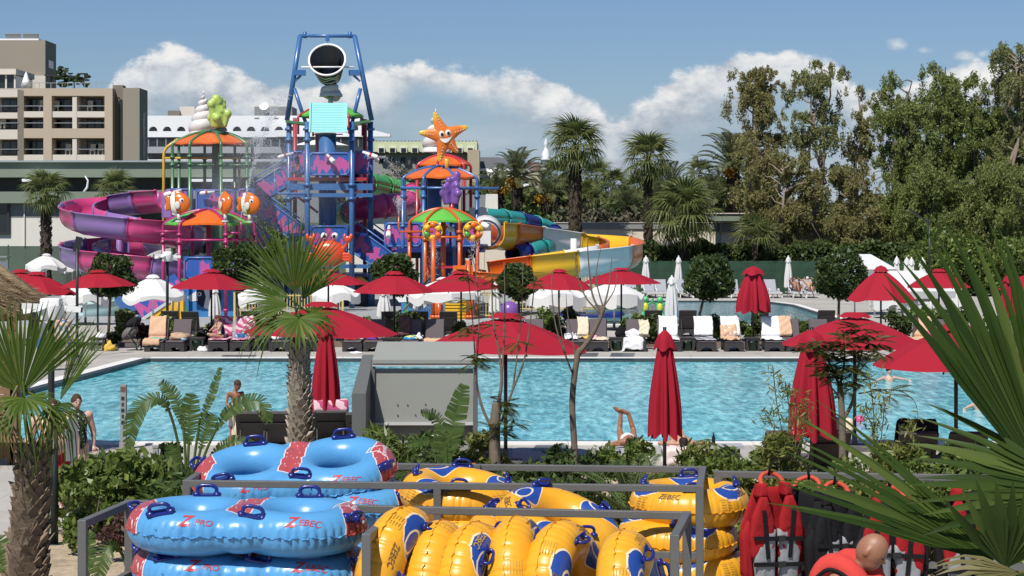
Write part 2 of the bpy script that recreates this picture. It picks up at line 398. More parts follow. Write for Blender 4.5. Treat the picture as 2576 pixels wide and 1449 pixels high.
def hotel():
    t = thing('hotel_building', 'tan and brown hotel block with recessed balconies and taller windowless tower', 'building', (0, 0, 0)); d = 190
    block('rear_wall', -60, 283, 222, 560, d+2.2, 3, m_recess, t)
    for (u0, u1) in ((109, 130), (263, 283)): block('pier', u0, u1, 222.01, 560, d, 2.19, m_tan, t)
    block('pillar', 44, 60, 228, 560, d+.35, 1.84, m_olive, t)
    block('mullion', 182, 193, 241.01, 404, d+.08, 2.1, m_cream, t)
    for (v0, v1, m, dd) in ((222, 241, m_tan, 0), (280, 295, m_cream, .12), (323, 347, m_tan, .004), (389, 404, m_cream, .12), (404.01, 560, m_cream, .2)):
        for (u0, u1) in ((60.01, 109), (130.01, 263)): block('spandrel', u0, u1, v0, v1, d+dd, 2.1-dd, m, t)
        block('spandrel', -60, 44, v0 + 3, v1 + 3, d+.5, 1.6, m_cream, t)
    wd = {}
    for (v0, v1) in ((250, 279), (302, 322), (356, 388)):
        for (u0, u1) in ((6, 42), (74, 108), (141, 178), (219, 256)):
            w = block('window', u0, u1, v0, v1, d+2.12, .06, m_glass, t)
            f = MB(); x0, x1, z0, z1 = X(u0, d+2), X(u1, d+2), Z(v1, d+2), Z(v0, d+2); y = d+2.1
            for x in (x0, (x0+x1)/2, x1): f.box((x, y, (z0+z1)/2), (.09, .05, z1-z0+.1))
            for z in (z0, z1): f.box(((x0+x1)/2, y-.003, z), (x1-x0+.12, .05, .09))
            f.out('frame', m_fr, w)
        for (u0, u1) in ((-10, 44), (60, 109), (131, 182), (193, 263)):
            r = MB(); y = d+.3; x0, x1 = X(u0, d), X(u1, d); z = Z(v1-13, d); r.box(((x0+x1)/2, y, z), (x1-x0-.01, .05, .06)); r.out('handrail', m_rail, t)
    # furniture specks on balconies
    for i, (u, v) in enumerate(((104, 275), (140, 276), (225, 276), (5, 318), (170, 386), (232, 386), (252, 385))):
        b = MB().box((0, 0, .45), (.5, .5, .06)).box((0, .25, .75), (.5, .06, .6))
        for sx in (-.2, .2):
            for sy in (-.2, .2): b.box((sx, sy, .2), (.05, .05, .44))
        b.out('balcony_chair', m_cream, t, (X(u, d+1), d+1.2, Z(v+3, d)))
    block('stair_wall', 283.01, 309, 214, 560, d+1.2, 1.5, m_olive, t); block('end_wing', 309.01, 351, 221, 560, d-.9, 4.2, m_taupe, t)
    block('slit_window', 300, 307, 250, 560, d+1.1, .8, m_fr, t); MB().box((X(351, d-.9), d+1.3, Z(400, d)), (.06, 1.1, 9)).out('slit_window', m_fr, t)
    block('rear_wall', -60, 335, 222.5, 560, d+3.4, 1.5, m_taupe, t)
    # roof storey
    block('roof_tower', -60, 114, 101, 222.4, d+12, 4.8, m_taupe, t)
    block('roof_band', -60, 113.9, 190, 222, d+11.6, .3, m_cream, t); block('roof_coping', -60, 97, 97, 100.9, d+13, 6, m_roofw, t)
    MB().box((X(114, d+12), d+14.3, Z(158, d+12)), (.1, 2.2, .8)).out('window', m_glass, t)
    k = block('roof_lounge', -40, 38, 176, 222.3, d+3, 7, m_glass, t); block('roof_slab', -42, 40, 173, 187, d+2.5, 7.5, m_cream, t)
    for u in (15, 37): block('roof_post', u-2, u+2, 187, 222, d+2.8, .2, m_cream, t)
    c = MB(); xa, xb, z = X(115, d+6), X(201, d+6), Z(192, d+6); c.box(((xa+xb)/2, d+8, z), (xb-xa, 5, .18), RY(math.radians(3)))
    for u in (130, 186): c.box((X(u, d+6), d+6, (z+Z(222, d+6))/2), (.18, .18, z-Z(222, d+6)))
    c.out('roof_pergola', m_fr, t)
    r = MB(); x0, x1, z0, z1 = X(55, d), X(283, d), Z(222, d), Z(208, d)
    for i in range(17): r.box((x0+(x1-x0)*i/16, d+.3, (z0+z1)/2), (.05, .05, z1-z0))
    r.box(((x0+x1)/2, d+.3, z1), (x1-x0, .06, .05)); r.out('roof_railing', m_rail, t)
    for u in (35, 80): 
        b = MB().tube([(0, 0, 0), (0, 0, .5)], .06, 6).box((0, -.3, .5), (1.6, .08, .7), RX(.5)); b.out('roof_panel', m_grey, t, (X(u, d+14), d+14, Z(101, d+12)))
    tag(MB().lathe([(.03, 0), (.04, .3), (.5, .3), (.36, .8), (.12, 1.5), (.02, 1.7)], 8).out('roof_parasol', M('white_canvas', (.80, .80, .78), .8, .2, .04), None, (X(56, d), d+1.5, Z(222, d))), 'closed white parasol on the hotel roof terrace', 'parasol')
    for i, u in enumerate((145, 158, 200)):
        b = MB()
        for k in range(26): a = random.Random(i*50+k); b.box((a.uniform(-.6, .6), a.uniform(-.4, .4), a.uniform(.3, 1.5 if i else 2.2)), (.4, .3, .12), RZ(a.uniform(0, 3)) @ RX(a.uniform(-1, 1)))
        b.out('roof_plant', leaf_mat('leaf_far', (.03, .05, .015), (.06, .09, .03)), t, (X(u, d), d+1.2, Z(222, d)))
hotel()
def ship_hotel():
    t = thing('hotel_building', 'long white hotel shaped like a cruise ship with arched openings', 'building'); d = 262
    m_w = M('ship_white', (.80, .81, .82), .6, .3, .04, .2); m_sh = M('ship_grey', (.22, .235, .25), .7, .3, .1, .2)
    # white upper hull with arched openings: built as a front skin of strips between the arches
    dd = d; zt, zb = Z(291, d), Z(345, d); za, zm = Z(330, d), Z(318, d)
    arches = [385+35.2*i for i in range(15)]; b = MB()
    xs0, xs1 = X(366, d), X(905, d)
    b.box(((xs0+xs1)/2, d+.4, (zm+zt)/2), (xs1-xs0, .8, zt-zm)); b.box(((xs0+xs1)/2, d+.4, (zb+za)/2), (xs1-xs0, .8, za-zb))
    e = xs0
    for u in arches:
        x = X(u, d); w = X(u+11, d)-x
        b.box(((e+x-w)/2, d+.4, (za+zm)/2), (x-w-e, .8, zm-za))
        # spandrels of the arch
        for s in (-1, 1):
            poly = [(x+s*w, za)]+[(x+s*w*math.cos(a), za+(zm-za)*math.sin(a)) for a in np.linspace(0, math.pi/2, 6)]+[(x+s*w, zm)]
            b.prism(poly if s > 0 else poly[::-1], d, d+.8)
        e = x+w
    b.box(((e+xs1)/2, d+.4, (za+zm)/2), (xs1-e, .8, zm-za)); b.out('hull_front', m_w, t)
    for u in arches: block('arch_window', u-11, u+11, 317, 331, d+1.0, .1, m_sh, t)
    block('rear_wall', 366, 905, 292, 560, d+1.4, 20, m_sh, t)
    for u in range(640, 900, 48): block('hull_vent', u, u+12, 296, 298, d-.06, .05, m_sh, t)
    # bow deck
    zb2, zt2 = Z(346, d), Z(330, d); x0, x1, x2 = X(700, d), X(945, d), X(985, d)
    MB().prism([(x0, zb2), (x2, zb2), (x2, zb2+.3), (x1, zt2), (x0, zt2)], d-3.0, d-1.2).out('bow_deck', m_w, t)
    MB().prism([(X(850, d), zt2), (X(935, d), zt2), (X(880, d), Z(300, d)), (X(850, d), Z(300, d))], d-.4, d-.1).out('bridge', m_w, t)
    block('bridge_window', 858, 900, 317, 329, d-.5, .08, m_glass, t)
    for (v0, v1, m, k) in ((346, 369, m_glass, .3), (369, 385, M('ship_band', (.36, .37, .39), .7, .3), -1.0), (385, 401, m_dark, .3), (401, 415, m_w, -1.2), (415, 440, m_dark, .3), (440, 560, m_sh, -.5)):
        block('storey_band', 366, 935, v0+.01, v1, d+k, 3, m, t)
    for u in range(372, 930, 22): block('window_post', u, u+3, 346.5, 368.5, d+.2, .1, m_sh, t)
    block('roof_cabin', 452, 490, 268, 291.5, d+6, 6, m_cream, t); block('roof_cabin', 422, 452, 278, 291.6, d+5.5, 6, m_olive, t); block('roof_cabin', 640, 735, 268, 291.7, d+7, 6, m_grey, t)
    b = MB().lathe([(0.02, 0), (.4, .08), (.65, .26)], 14, m=RX(1.1)).tube([(0, .2, -1.2), (0, .1, 0)], .08, 6); b.out('satellite_dish', m_w, t, (X(650, d), d+6, Z(262, d)))
    # white canopy seen through the tower
    MB().lathe([(3.6, 0), (1.8, .55), (.1, .8)], 20).out('canopy', m_w, t, (X(822, d), d-8, Z(372, d)))
ship_hotel()
def green_hotel():
    t = thing('hotel_building', 'pale green hotel with dormer row beside a stone tower', 'building'); d = 310
    mg = M('pale_green', (.52, .57, .36), .8, .2, .06, .2); block('upper_wall', 935, 1200, 356, 382, d, 14, mg, t)
    m2 = M('pale_wall', (.26, .27, .25), .8, .2, .06, .2); block('lower_wall', 930, 1176, 382.01, 560, d+1, 12, m2, t)
    for i in range(9):
        u = 950+i*28; w = block('dormer', u, u+18, 370, 384, d-.6, 1.2, m_wall, t); block('pane', u+3, u+15, 372.5, 382.5, d-.7, .08, m_glass, w)
        block('window', u+2, u+14, 396, 410, d+.9, .2, m_glass, t)
    for u in range(936, 1200, 9): block('roof_stud', u, u+4, 353.5, 355.9, d+2, .6, m_dark, t)
    ms = M('stone_tower', (.42, .35, .25), .9, .2, .2, .5, .5, 2); block('stone_tower', 1176, 1206, 377, 560, d-2, 8, ms, t)
green_hotel()
def grey_hotel():
    t = thing('hotel_building', 'grey pitched roof building with pale balcony bands behind palms', 'building'); d = 320
    b = MB(); x0, x1 = X(1206, d), X(1345, d); b.add([(x0, d, Z(424, d)), (x1, d, Z(424, d)), (x1-2, d+9, Z(400, d)), (x1-6, d+9, Z(391, d)), (x0, d+9, Z(391, d))], [(0, 1, 2, 3, 4)])
    b.add([(x0, d+9, Z(391, d)), (x1-6, d+9, Z(391, d)), (x1-6, d+18, Z(424, d)), (x0, d+18, Z(424, d))], [(0, 1, 2, 3)]); r = b.out('roof', M('grey_roof', (.12, .125, .13), .8, .2, .1, .3), t)
    for i in range(4): block('roof_window', 1212+i*19, 1222+i*19, 411, 417, d+4.2, .4, m_glass, r)
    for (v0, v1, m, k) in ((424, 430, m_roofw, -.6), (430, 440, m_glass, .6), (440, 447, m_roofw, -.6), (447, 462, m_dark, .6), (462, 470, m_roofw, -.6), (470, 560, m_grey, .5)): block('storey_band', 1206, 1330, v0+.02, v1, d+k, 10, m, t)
    MB().lathe([(1.5, 0), (1.5, 1), (1.2, 1.7), (.5, 2.1), (.02, 2.2)], 16).out('round_dormer', m_roofw, t, (X(1245, d), d-2.0, Z(455, d)))
    for k in (-.8, .8): MB().box((0, 0, 0), (.7, .1, .9)).out('window', m_glass, t, (X(1245, d)+k*.8, d-3.42+abs(k)*.2, Z(446, d)))
grey_hotel()
def mosque():
    d = 420; t = thing('domed_tower', 'distant domed tower with white finial above the palms', 'tower', (X(1365, d), d, -.3)); h = Z(430, d)+.3
    m_st = M('dome_stone', (.42, .37, .27), .8, .2); MB().box((-2.2, 0, h/2), (5, 4, h)).out('base_wall', m_st, t)
    MB().lathe([(2.2, 0), (2.1, .9), (1.3, 1.7), (.1, 2.1)], 16).out('dome', M('dome_brown', (.16, .11, .09), .7), t, (-2.2, 0, h))
    MB().lathe([(1.1, 0), (1.1, 2.6), (1.35, 2.7), (.7, 3.2), (1.0, 3.9), (.5, 4.7), (.3, 5.6), (.55, 6.0), (.05, 7.2)], 12).out('finial', m_roofw, t, (.7, -2.2, h-.4))
mosque()
def low_left():
    t = thing('pool_building', 'long low white building with green fascia behind the spiral slide', 'building'); d = 132
    block('upper_fascia', -140, 720, 408, 446, d+3, 10, m_green, t); block('roof_edge', -140, 722, 403.5, 407.9, d+2.7, .4, m_rail, t)
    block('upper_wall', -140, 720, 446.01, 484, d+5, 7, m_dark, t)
    block('lower_fascia', -140, 286, 482, 511, d-.6, 7, m_green, t); block('lower_fascia', 286.01, 720, 478, 500, d+.6, 5, m_grey, t)
    block('wall', -140, 258, 511.01, 620, d, 5, m_wall, t); block('wall_band', -140, 258, 511.02, 547, d-.02, .3, m_grey, t)
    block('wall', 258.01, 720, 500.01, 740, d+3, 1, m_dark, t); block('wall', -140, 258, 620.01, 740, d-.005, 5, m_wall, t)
    w = block('window', -30, 22, 512, 586, d-.1, .1, m_glass, t); f = MB(); z0, z1 = Z(586, d), Z(512, d)
    f.box((X(22, d), d-.13, (z0+z1)/2), (.16, .12, z1-z0)); f.box((X(-4, d), d-.135, z0), (1.5, .12, .16)); f.out('frame', m_fr, w)
    block('downpipe', 59.5, 62, 511, 620, d-.12, .1, m_wall, t)
    for (u0, u1) in ((55, 143), (482, 592)): block('awning', u0, u1, 450, 457, d+2.2, 2.6, m_roofw, t)
    for u in (98, 545, 590): MB().ball((0, 0, 0), .28, 10, 6).out('wall_lamp', m_dark, t, (X(u, d), d+4.8, Z(468, d)))
    MB().tube([(0, 0, 0), (.25, 0, .35), (.3, 0, .8), (.1, 0, 1.1)], [.09, .08, .06, .04], 6).out('vent_pipe', m_roofw, t, (X(210, d), d, Z(511, d)+.7))
low_left()
def low_right():
    t = thing('boundary_wall', 'cream stone boundary wall with grey coping behind the hedge', 'wall'); d = 131.5
    ms = M('stone_wall', (.66, .58, .47), .9, .2, .14, 1.2, .5, 5)
    block('wall_face', 1180, 1800, 576, 760, d, .5, ms, t); block('wall_coping', 1178, 1802, 561, 575.9, d-.12, .8, m_grey, t); block('coping_edge', 1178, 1802, 559.3, 560.9, d-.18, .9, m_cream, t)
    for u in range(1215, 1800, 62): block('buttress', u, u+3, 577, 760, d-.05, .04, ms, t)
    t = thing('pump_house', 'low grey-green flat roofed building under the eucalyptus trees', 'building'); d = 131
    block('roof_fascia', 1796, 2320, 538, 556, d-.8, 6, m_green, t); block('roof_edge', 1794, 2322, 535.6, 537.9, d-.9, 6.2, m_cream, t)
    block('fascia', 1812, 2322, 561, 583, d, 5, m_grey, t); block('fascia_edge', 1808, 2322, 558.4, 560.9, d-.2, 5, m_cream, t)
    block('wall', 1815, 2322, 583.01, 760, d+.5, 4, m_wall, t)
    for u in (1840, 1960, 2105, 2180): block('pilaster', u, u+6, 584, 760, d+.4, .1, m_cream, t)
    t = thing('service_building', 'small grey service building behind the right hand play tower', 'building'); d = 136
    block('fascia', 870, 1240, 490, 530, d, 4, m_grey, t); block('wall', 870, 1240, 530.1, 760, d+.6, 3, m_wall, t)
    block('stone_panel', 1095, 1160, 492, 540, d-.1, .1, M('stone_panel', (.40, .35, .26), .9, .2, .2, 1), t)
    MB().prism([(X(1213, d-4), -.2), (X(1256, d-4), -.2), (X(1252, d-4), Z(488, d-4)), (X(1222, d-4), Z(488, d-4))], d-4, d-3.4).out('white_buttress', m_wall, t)
low_right()

# ================= green mesh fence
def mesh_mat():
    m, nt, b = new_mat('fence_mesh'); co = coords(nt); x, y, z = n_xyz(nt, co); n1 = n_noise(nt, co, 1.5, 5, .6)
    wv = ((x*40).sin()*.5+.5)*.3+((z*40).sin()*.5+.5)*.3
    nt.links.new(n_mix(nt, (n1-.5)*1.5+wv, (.010, .035, .018), (.025, .085, .042)), b.inputs['Base Color']); b.inputs['Roughness'].default_value = .7
    tr = nt.nodes.new('ShaderNodeBsdfTransparent'); mx = nt.nodes.new('ShaderNodeMixShader'); mx.inputs[0].default_value = .9
    nt.links.new(tr.outputs[0], mx.inputs[1]); nt.links.new(b.outputs[0], mx.inputs[2]); nt.links.new(mx.outputs[0], nt.nodes['Material Output'].inputs[0]); return m
m_mesh = mesh_mat(); m_post = M('fence_post', (.015, .045, .022), .5, .4)
def fence(label, x0, x1, y, h, step):
    t = thing('mesh_fence', label, 'fence', (x0, y, 0)); n = int(abs(x1-x0)/step)
    pm = None
    for i in range(n):
        b = MB(); sg = 6; vs, fs = [], []; rr = random.Random(i)
        for j in range(sg+1):
            for k in range(4): vs.append((step*j/sg, .05*math.sin(j*2.1+i)*(1 if 0 < j < sg else 0)+rr.uniform(-.01, .01), .05+(h-.05)*k/3))
        for j in range(sg):
            for k in range(3): a = j*4+k; fs.append((a, a+4, a+5, a+1))
        b.add(vs, fs, True).out('mesh_panel', m_mesh, t, (i*step, 0, 0))
    for i in range(n+1):
        if pm is None: o = MB().tube([(0, .04, -.3), (0, .04, h+.08)], .035, 6).tube([(0, .04, h+.08), (0, .04, h+.1)], .05, 6).out('post', m_post, t, (0, 0, 0)); pm = o.data
        else: link('post', pm, None, t, (i*step, 0, 0))
    MB().tube([(0, .02, h), (n*step, .02, h)], .02, 5).out('top_wire', m_post, t)
fence('long dark green mesh fence behind the white sun loungers', 5.4, 38.4, 121, 2.0, 2.2)
fence('dark green mesh fence below the low white building on the left', -33, -19.8, 121.5, 2.9, 2.2)
# ================= water playground (about 95 to 112 m away; 50 picture units to the metre at 100 m)
def plastic(name, col, rough=.32, vary=.06, coat=.15, dirt=.12): return M(name, col, rough, .5, vary, 1.2, 0, 40, 0, coat, 0, dirt)
pb = plastic('steel_blue', (.045, .135, .33)); pbd = plastic('deep_blue', (.012, .025, .16)); pr = plastic('post_red', (.42, .03, .045)); pm = plastic('post_magenta', (.36, .03, .13))
py = plastic('post_yellow', (.62, .40, .05)); pg = plastic('post_green', (.06, .18, .07)); po = plastic('post_orange', (.58, .10, .015))
p_or = plastic('dome_orange', (.72, .14, .015)); p_gr = plastic('dome_green', (.12, .46, .06)); p_pk = plastic('flume_pink', (.58, .06, .20)); p_pu = plastic('flume_purple', (.25, .15, .37))
p_ye = plastic('flume_yellow', (.72, .42, .02)); p_wh = plastic('flume_white', (.74, .75, .74)); p_te = plastic('flume_teal', (.03, .30, .27)); p_nv = plastic('flume_navy', (.012, .02, .16))
p_mint = plastic('flume_mint', (.42, .60, .58)); p_gn = plastic('flume_green', (.07, .34, .07)); p_gy = plastic('flume_grey', (.50, .53, .52)); p_lime = plastic('coral_lime', (.42, .56, .12)); p_vio = plastic('coral_violet', (.19, .085, .33))
p_shell = plastic('shell_white', (.64, .62, .60)); p_cy = plastic('splash_cyan', (.30, .70, .68)); p_bk = plastic('black_gloss', (.01, .01, .014)); p_crab = plastic('crab_red', (.62, .07, .02)); p_w = plastic('gloss_white', (.80, .80, .78))
def splat_mat():
    m, nt, b = new_mat('splat_panel'); co = coords(nt); x, y, z = n_xyz(nt, co)
    oi = E(nt, nt.nodes.new('ShaderNodeObjectInfo').outputs['Random'])
    n1 = n_noise(nt, n_vec(nt, x*2.6+oi*37, 0, oi*11), 1.0, 2, .5); n2 = n_noise(nt, n_vec(nt, x*3.4+oi*53, 0, 7), 1.0, 2, .5)
    bl = n_noise(nt, n_vec(nt, x*1.2+oi*17, 0, 3), 1, 1)
    top = (n1-.42)*2.9+(bl-.5)*.8; bot = (n2-.62)*2.6
    q = z.lt(top)*z.gt(bot)
    q = q*n_noise(nt, n_vec(nt, x*.6+oi*91, 0, 0), 1, 1).sm(.36, .40)
    n3 = n_noise(nt, co, 2, 5)
    c = n_mix(nt, q, n_mix(nt, n3, (.02, .075, .30), (.035, .12, .42)), n_mix(nt, n3, (.42, .06, .24), (.55, .11, .34)))
    nt.links.new(c, b.inputs['Base Color']); b.inputs['Roughness'].default_value = .4; return m
m_splat = splat_mat()
def panel(name, a, b, h, parent, mat=None, rim=None, th=.06):
    # upright panel from bottom corner a to bottom corner b, height h, with a tubular rim; local x runs along it, z is 0 in its middle
    a, b = Vector(a), Vector(b); dx = b-a; L = dx.length; ang = math.atan2(dx.y, dx.x); sl = math.atan2(dx.z, math.hypot(dx.x, dx.y))
    o = MB().box((0, 0, 0), (L, th, h)).out(name, mat or m_splat, parent, a+dx/2+Vector((0, 0, h/2*math.cos(sl))))
    o.rotation_euler = (RZ(ang) @ RY(-sl)).to_euler()
    if rim:
        r = .035; e = .06; k = L/2-e; j = h/2-e; c = .14
        pts = [(-k+c, 0, -j), (k-c, 0, -j), (k, 0, -j+c), (k, 0, j-c), (k-c, 0, j), (-k+c, 0, j), (-k, 0, j-c), (-k, 0, -j+c), (-k+c, 0, -j)]
        MB().tube([(x, -.06, z) for x, y, z in pts], r, 6).out('rim', rim, o)
    return o
def post(pts, r, mat, parent, name='post', flanges=()):
    b = MB().tube(pts, r, 10)
    o = b.out(name, mat, parent)
    for f in flanges: MB().tube([Vector(f)-Vector((0, 0, .07)), Vector(f)+Vector((0, 0, .07))], r*1.55, 10).out('flange', mat, o)
    return o
def dome(parent, c, R, h, n, mats, r0=.12, name='dome_panel'):
    # shallow umbrella roof of n separate moulded panels
    for i in range(n):
        a0, a1 = 2*math.pi*i/n, 2*math.pi*(i+1)/n; vs, fs = [], []; K, J = 6, 5
        for k in range(K+1):
            t = r0+(1-r0)*k/K; z = h*(1-t*t)
            for j in range(J+1):
                a = a0+(a1-a0)*j/J; rr = R*t; bul = .05*math.sin(math.pi*j/J); vs.append((rr*math.cos(a), rr*math.sin(a), z+bul))
        for k in range(K):
            for j in range(J): q = k*(J+1)+j; fs.append((q, q+J+1, q+J+2, q+1))
        b = MB().add(vs, fs, True); n0 = len(vs); b.add([(x, y, z-.05) for x, y, z in vs], [tuple(reversed(f)) for f in fs], True)
        e = K*(J+1); b.add([vs[e+j] for j in range(J+1)]+[(vs[e+j][0], vs[e+j][1], vs[e+j][2]-.09) for j in range(J+1)], [(j, j+J+1, j+J+2, j+1) for j in range(J)])
        b.out(name, mats[i % len(mats)], parent, c)
def arc_ribs(parent, c, R, h, n, mat, r=.06, drop=.9, off=0, ext=.18, name='rib'):
    # bent pipes over the dome that come down as posts; returns the foot points
    feet = []
    for i in range(n):
        a = 2*math.pi*i/n+off; pts = []
        for k in range(6): t = .1+.9*k/5; pts.append(Vector(c)+Vector((R*t*math.cos(a), R*t*math.sin(a), h*(1-t*t)+.05)))
        q = Vector(c)+Vector(((R+ext)*math.cos(a), (R+ext)*math.sin(a), 0)); pts += [q+Vector((0, 0, -.1)), q+Vector((0, 0, -.3)), q+Vector((0, 0, -drop))]
        MB().tube(spline(pts, 3), r, 8).out(name, mat, parent); feet.append(q+Vector((0, 0, -drop)))
    return feet
def cannon(parent, loc, rz, tilt=.35, s=1.0):
    o = MB().tube([(-.35, 0, 0), (.05, 0, 0), (.08, 0, 0), (.42, 0, 0), (.5, 0, 0)], [.07, .09, .12, .12, .10], 10).out('water_cannon', p_w, parent, loc); o.rotation_euler = (0, tilt, rz); o.scale = (s,)*3
    MB().tube([(.05, 0, 0), (.16, 0, 0)], .125, 10).out('band', pr, o); MB().tube([(-.1, 0, 0), (-.15, 0, -.35)], .05, 6).out('mount', pb, o); return o
def spiral_shell(name, label, base, h, R, turns=5.0, mat=None):
    # a horn of stacked coils that narrows to a tip
    N = int(turns*22); pts, rs = [], []
    for i in range(N+1):
        t = i/N; k = (1-t)**1.05; a = 2*math.pi*turns*t+.6; rr = R*.55*k; z = h*(.08+.88*(1-(1-t)**1.35))
        pts.append((rr*math.cos(a), rr*math.sin(a), z)); rs.append(max(.04, R*.56*k))
    o = MB().tube(pts, rs, 12).lathe([(R*1.02, 0), (R*1.0, .12), (R*.8, .25), (.1, .3)], 20).tube([(0, 0, h*.93), (0, 0, h*1.04)], [.05, .02], 6).out(name, mat or p_shell, None, base)
    return tag(o, label, 'shell statue')
def coral(name, label, base, h, R, mat, seed):
    r = random.Random(seed); b = MB()
    for i in range(15):
        a = r.uniform(0, 6.28); q = r.uniform(.15, .75)*R; z1 = h*r.uniform(.35, 1.0)*(1-.25*q/R); lean = r.uniform(.0, .18)
        p0 = Vector((q*.7*math.cos(a), q*.7*math.sin(a), h*.02)); p1 = Vector((q*math.cos(a)*(1+lean), q*math.sin(a)*(1+lean), z1)); rr = R*r.uniform(.26, .36)
        b.tube([p0, p0.lerp(p1, .5), p1], [rr*.75, rr*.8, rr*.85], 10).ball(p1, (rr*1.12, rr*1.12, rr*1.2), 12, 8)
    o = b.out(name, mat, None, base); fuse(o, .055, 3); return tag(o, label, 'coral statue')
def flume(name, label, pts, r, mats, seg, open_=True, cat='water slide', wall=1.0, flr=None, n=7, supports=(), support_mat=None):
    t = thing(name, label, cat); path = spline(pts, n); L = [0]
    for a, b in zip(path, path[1:]): L.append(L[-1]+(b-a).length)
    # cross-section: from lip to lip under the channel (open) or full circle
    K = 12 if open_ else 16; cs = []
    for k in range(K+1):
        if open_:
            a = math.pi+math.pi*k/K; cx, cz = math.cos(a)*r, math.sin(a)*r*.85
            if k == 0 or k == K: cs.append((cx, wall*r*.55))
            cs.append((cx, cz)) if k not in (0, K) else None
        else: a = 2*math.pi*k/K; cs.append((math.cos(a)*r, math.sin(a)*r))
    if open_:
        cs = [(-r*1.0, wall*r*.6)]+[(math.cos(math.pi+math.pi*k/K)*r, math.sin(math.pi+math.pi*k/K)*r*.85) for k in range(K+1)]+[(r*1.0, wall*r*.6)]
        lip = [(-r*1.16, wall*r*.6), (r*1.16, wall*r*.6)]; cs = [lip[0]]+cs+[lip[1]]
    rings = []
    for i, p in enumerate(path):
        tn = (path[min(i+1, len(path)-1)]-path[max(i-1, 0)]).normalized(); sd = tn.cross(Vector((0, 0, 1))).normalized(); up = sd.cross(tn)
        rings.append([p+sd*x+up*z for x, z in cs])
    start = 0; k = 0
    while start < len(path)-1:
        end = start+1
        if hasattr(seg, '__len__'): end = min(len(path)-1, max(end, int(seg[k]*n)))
        while not hasattr(seg, '__len__') and end < len(path)-1 and L[end]-L[start] < seg: end += 1
        vs = [q for ring in rings[start:end+1] for q in ring]; m = len(cs); fs = []
        for i in range(end-start):
            for j in range(m-1): fs.append((i*m+j, i*m+j+1, (i+1)*m+j+1, (i+1)*m+j))
        o = MB().add(vs, fs, True).out('flume_segment', mats[k % len(mats)], t); s = o.modifiers.new('shell', 'SOLIDIFY'); s.thickness = .05; s.offset = -1 if open_ else 1
        # joint flange ring
        mid = rings[start]; cc = path[start]; fl = [cc+(q-cc)*1.06 for q in mid]
        MB().tube(fl, .035, 5).out('flange', mats[k % len(mats)], o)
        start = end; k += 1
    for (q, z0) in supports:
        MB().tube([Vector((q[0], q[1], -.05)), Vector(q)], .16, 10).out('support_post', support_mat or mats[-1], t)
    return t
def C(u, v, dy=0): return P(u, v, 100+dy)
def down(p): return Vector((p.x, p.y, 0))

# ---- slides
flume('spiral_slide', 'open spiral water slide in pink and purple segments at far left', [C(432, 500, 3), C(375, 503, 5.5), C(300, 512, 7.5), C(232, 520, 7), C(196, 533, 4), C(196, 545, 1), C(232, 556, -1.8), C(300, 566, -3.2),
      C(380, 577, -3.2), C(445, 588, -1), C(478, 596, 2.5), C(440, 603, 6.5), C(370, 610, 8), C(290, 617, 7.8), C(222, 624, 6), C(194, 634, 3), C(200, 643, 0), C(245, 652, -2.4), C(320, 661, -3.2), C(400, 672, -3), C(470, 690, -2)],
      .80, [p_pk, p_pu], 3.1, wall=.9, supports=[(C(300, 540, 2), 0), (C(318, 610, 2.5), 0)], support_mat=p_pu)
flume('open_slide', 'open water slide in yellow orange and white segments on the right', [C(1228, 590, -1), C(1265, 592, 1), C(1330, 600, 4), C(1400, 608, 6), C(1480, 617, 6.8), C(1545, 624, 5.5), C(1572, 634, 2.5), C(1568, 643, -.5),
      C(1525, 651, -3), C(1460, 659, -4.2), C(1385, 668, -4.6), C(1310, 677, -4.5), C(1240, 688, -4.2)], .82, [p_ye, p_or, p_wh, p_ye, p_or, p_wh, p_ye, p_or], [1, 2, 3.6, 5, 7.7, 9.3, 10.6, 12], wall=1.2,
      supports=[(C(1443, 600, 1.5), 0)], support_mat=p_wh)
flume('tube_slide', 'closed teal and navy tube slide behind the yellow slide', [C(1212, 548, 3), C(1250, 550, 4), C(1300, 556, 6), C(1345, 566, 8), C(1385, 582, 9), C(1395, 605, 7), C(1350, 628, 3), C(1290, 640, 1)], .5, [p_te, p_te, p_nv, p_te, p_nv, p_te], 1.7, False,
      supports=[(C(1385, 590, 9), 0)])
flume('tube_slide', 'closed pink and green tube slide curling behind the bucket tower', [C(880, 455, 8), C(920, 462, 10), C(965, 472, 12), C(1010, 482, 13), C(1040, 494, 12), C(1040, 508, 9), C(1005, 515, 7), C(950, 520, 6), C(900, 530, 6.5), C(862, 545, 8), C(870, 570, 10), C(930, 590, 10)],
      .64, [p_pk, p_gn, p_gn, p_pk, p_gn, p_pk, p_pk, p_gn], 2.1, False, supports=[(C(1005, 515, 9), 0)])
flume('chute_slide', 'pale mint chute slide beside the blue stair panels', [C(500, 655, 1), C(440, 668, 0), C(385, 705, -2.5), C(320, 752, -4.5), C(260, 775, -5.5), C(200, 783, -6)], .75, [p_gy, p_mint, p_mint], 3.2, wall=.8)
flume('chute_slide', 'short white chute slide under the purple flume', [C(470, 640, 4), C(415, 655, 2.5), C(360, 705, 1), C(300, 750, .5), C(240, 775, 0)], .75, [p_gy, p_wh], 4, wall=.8)

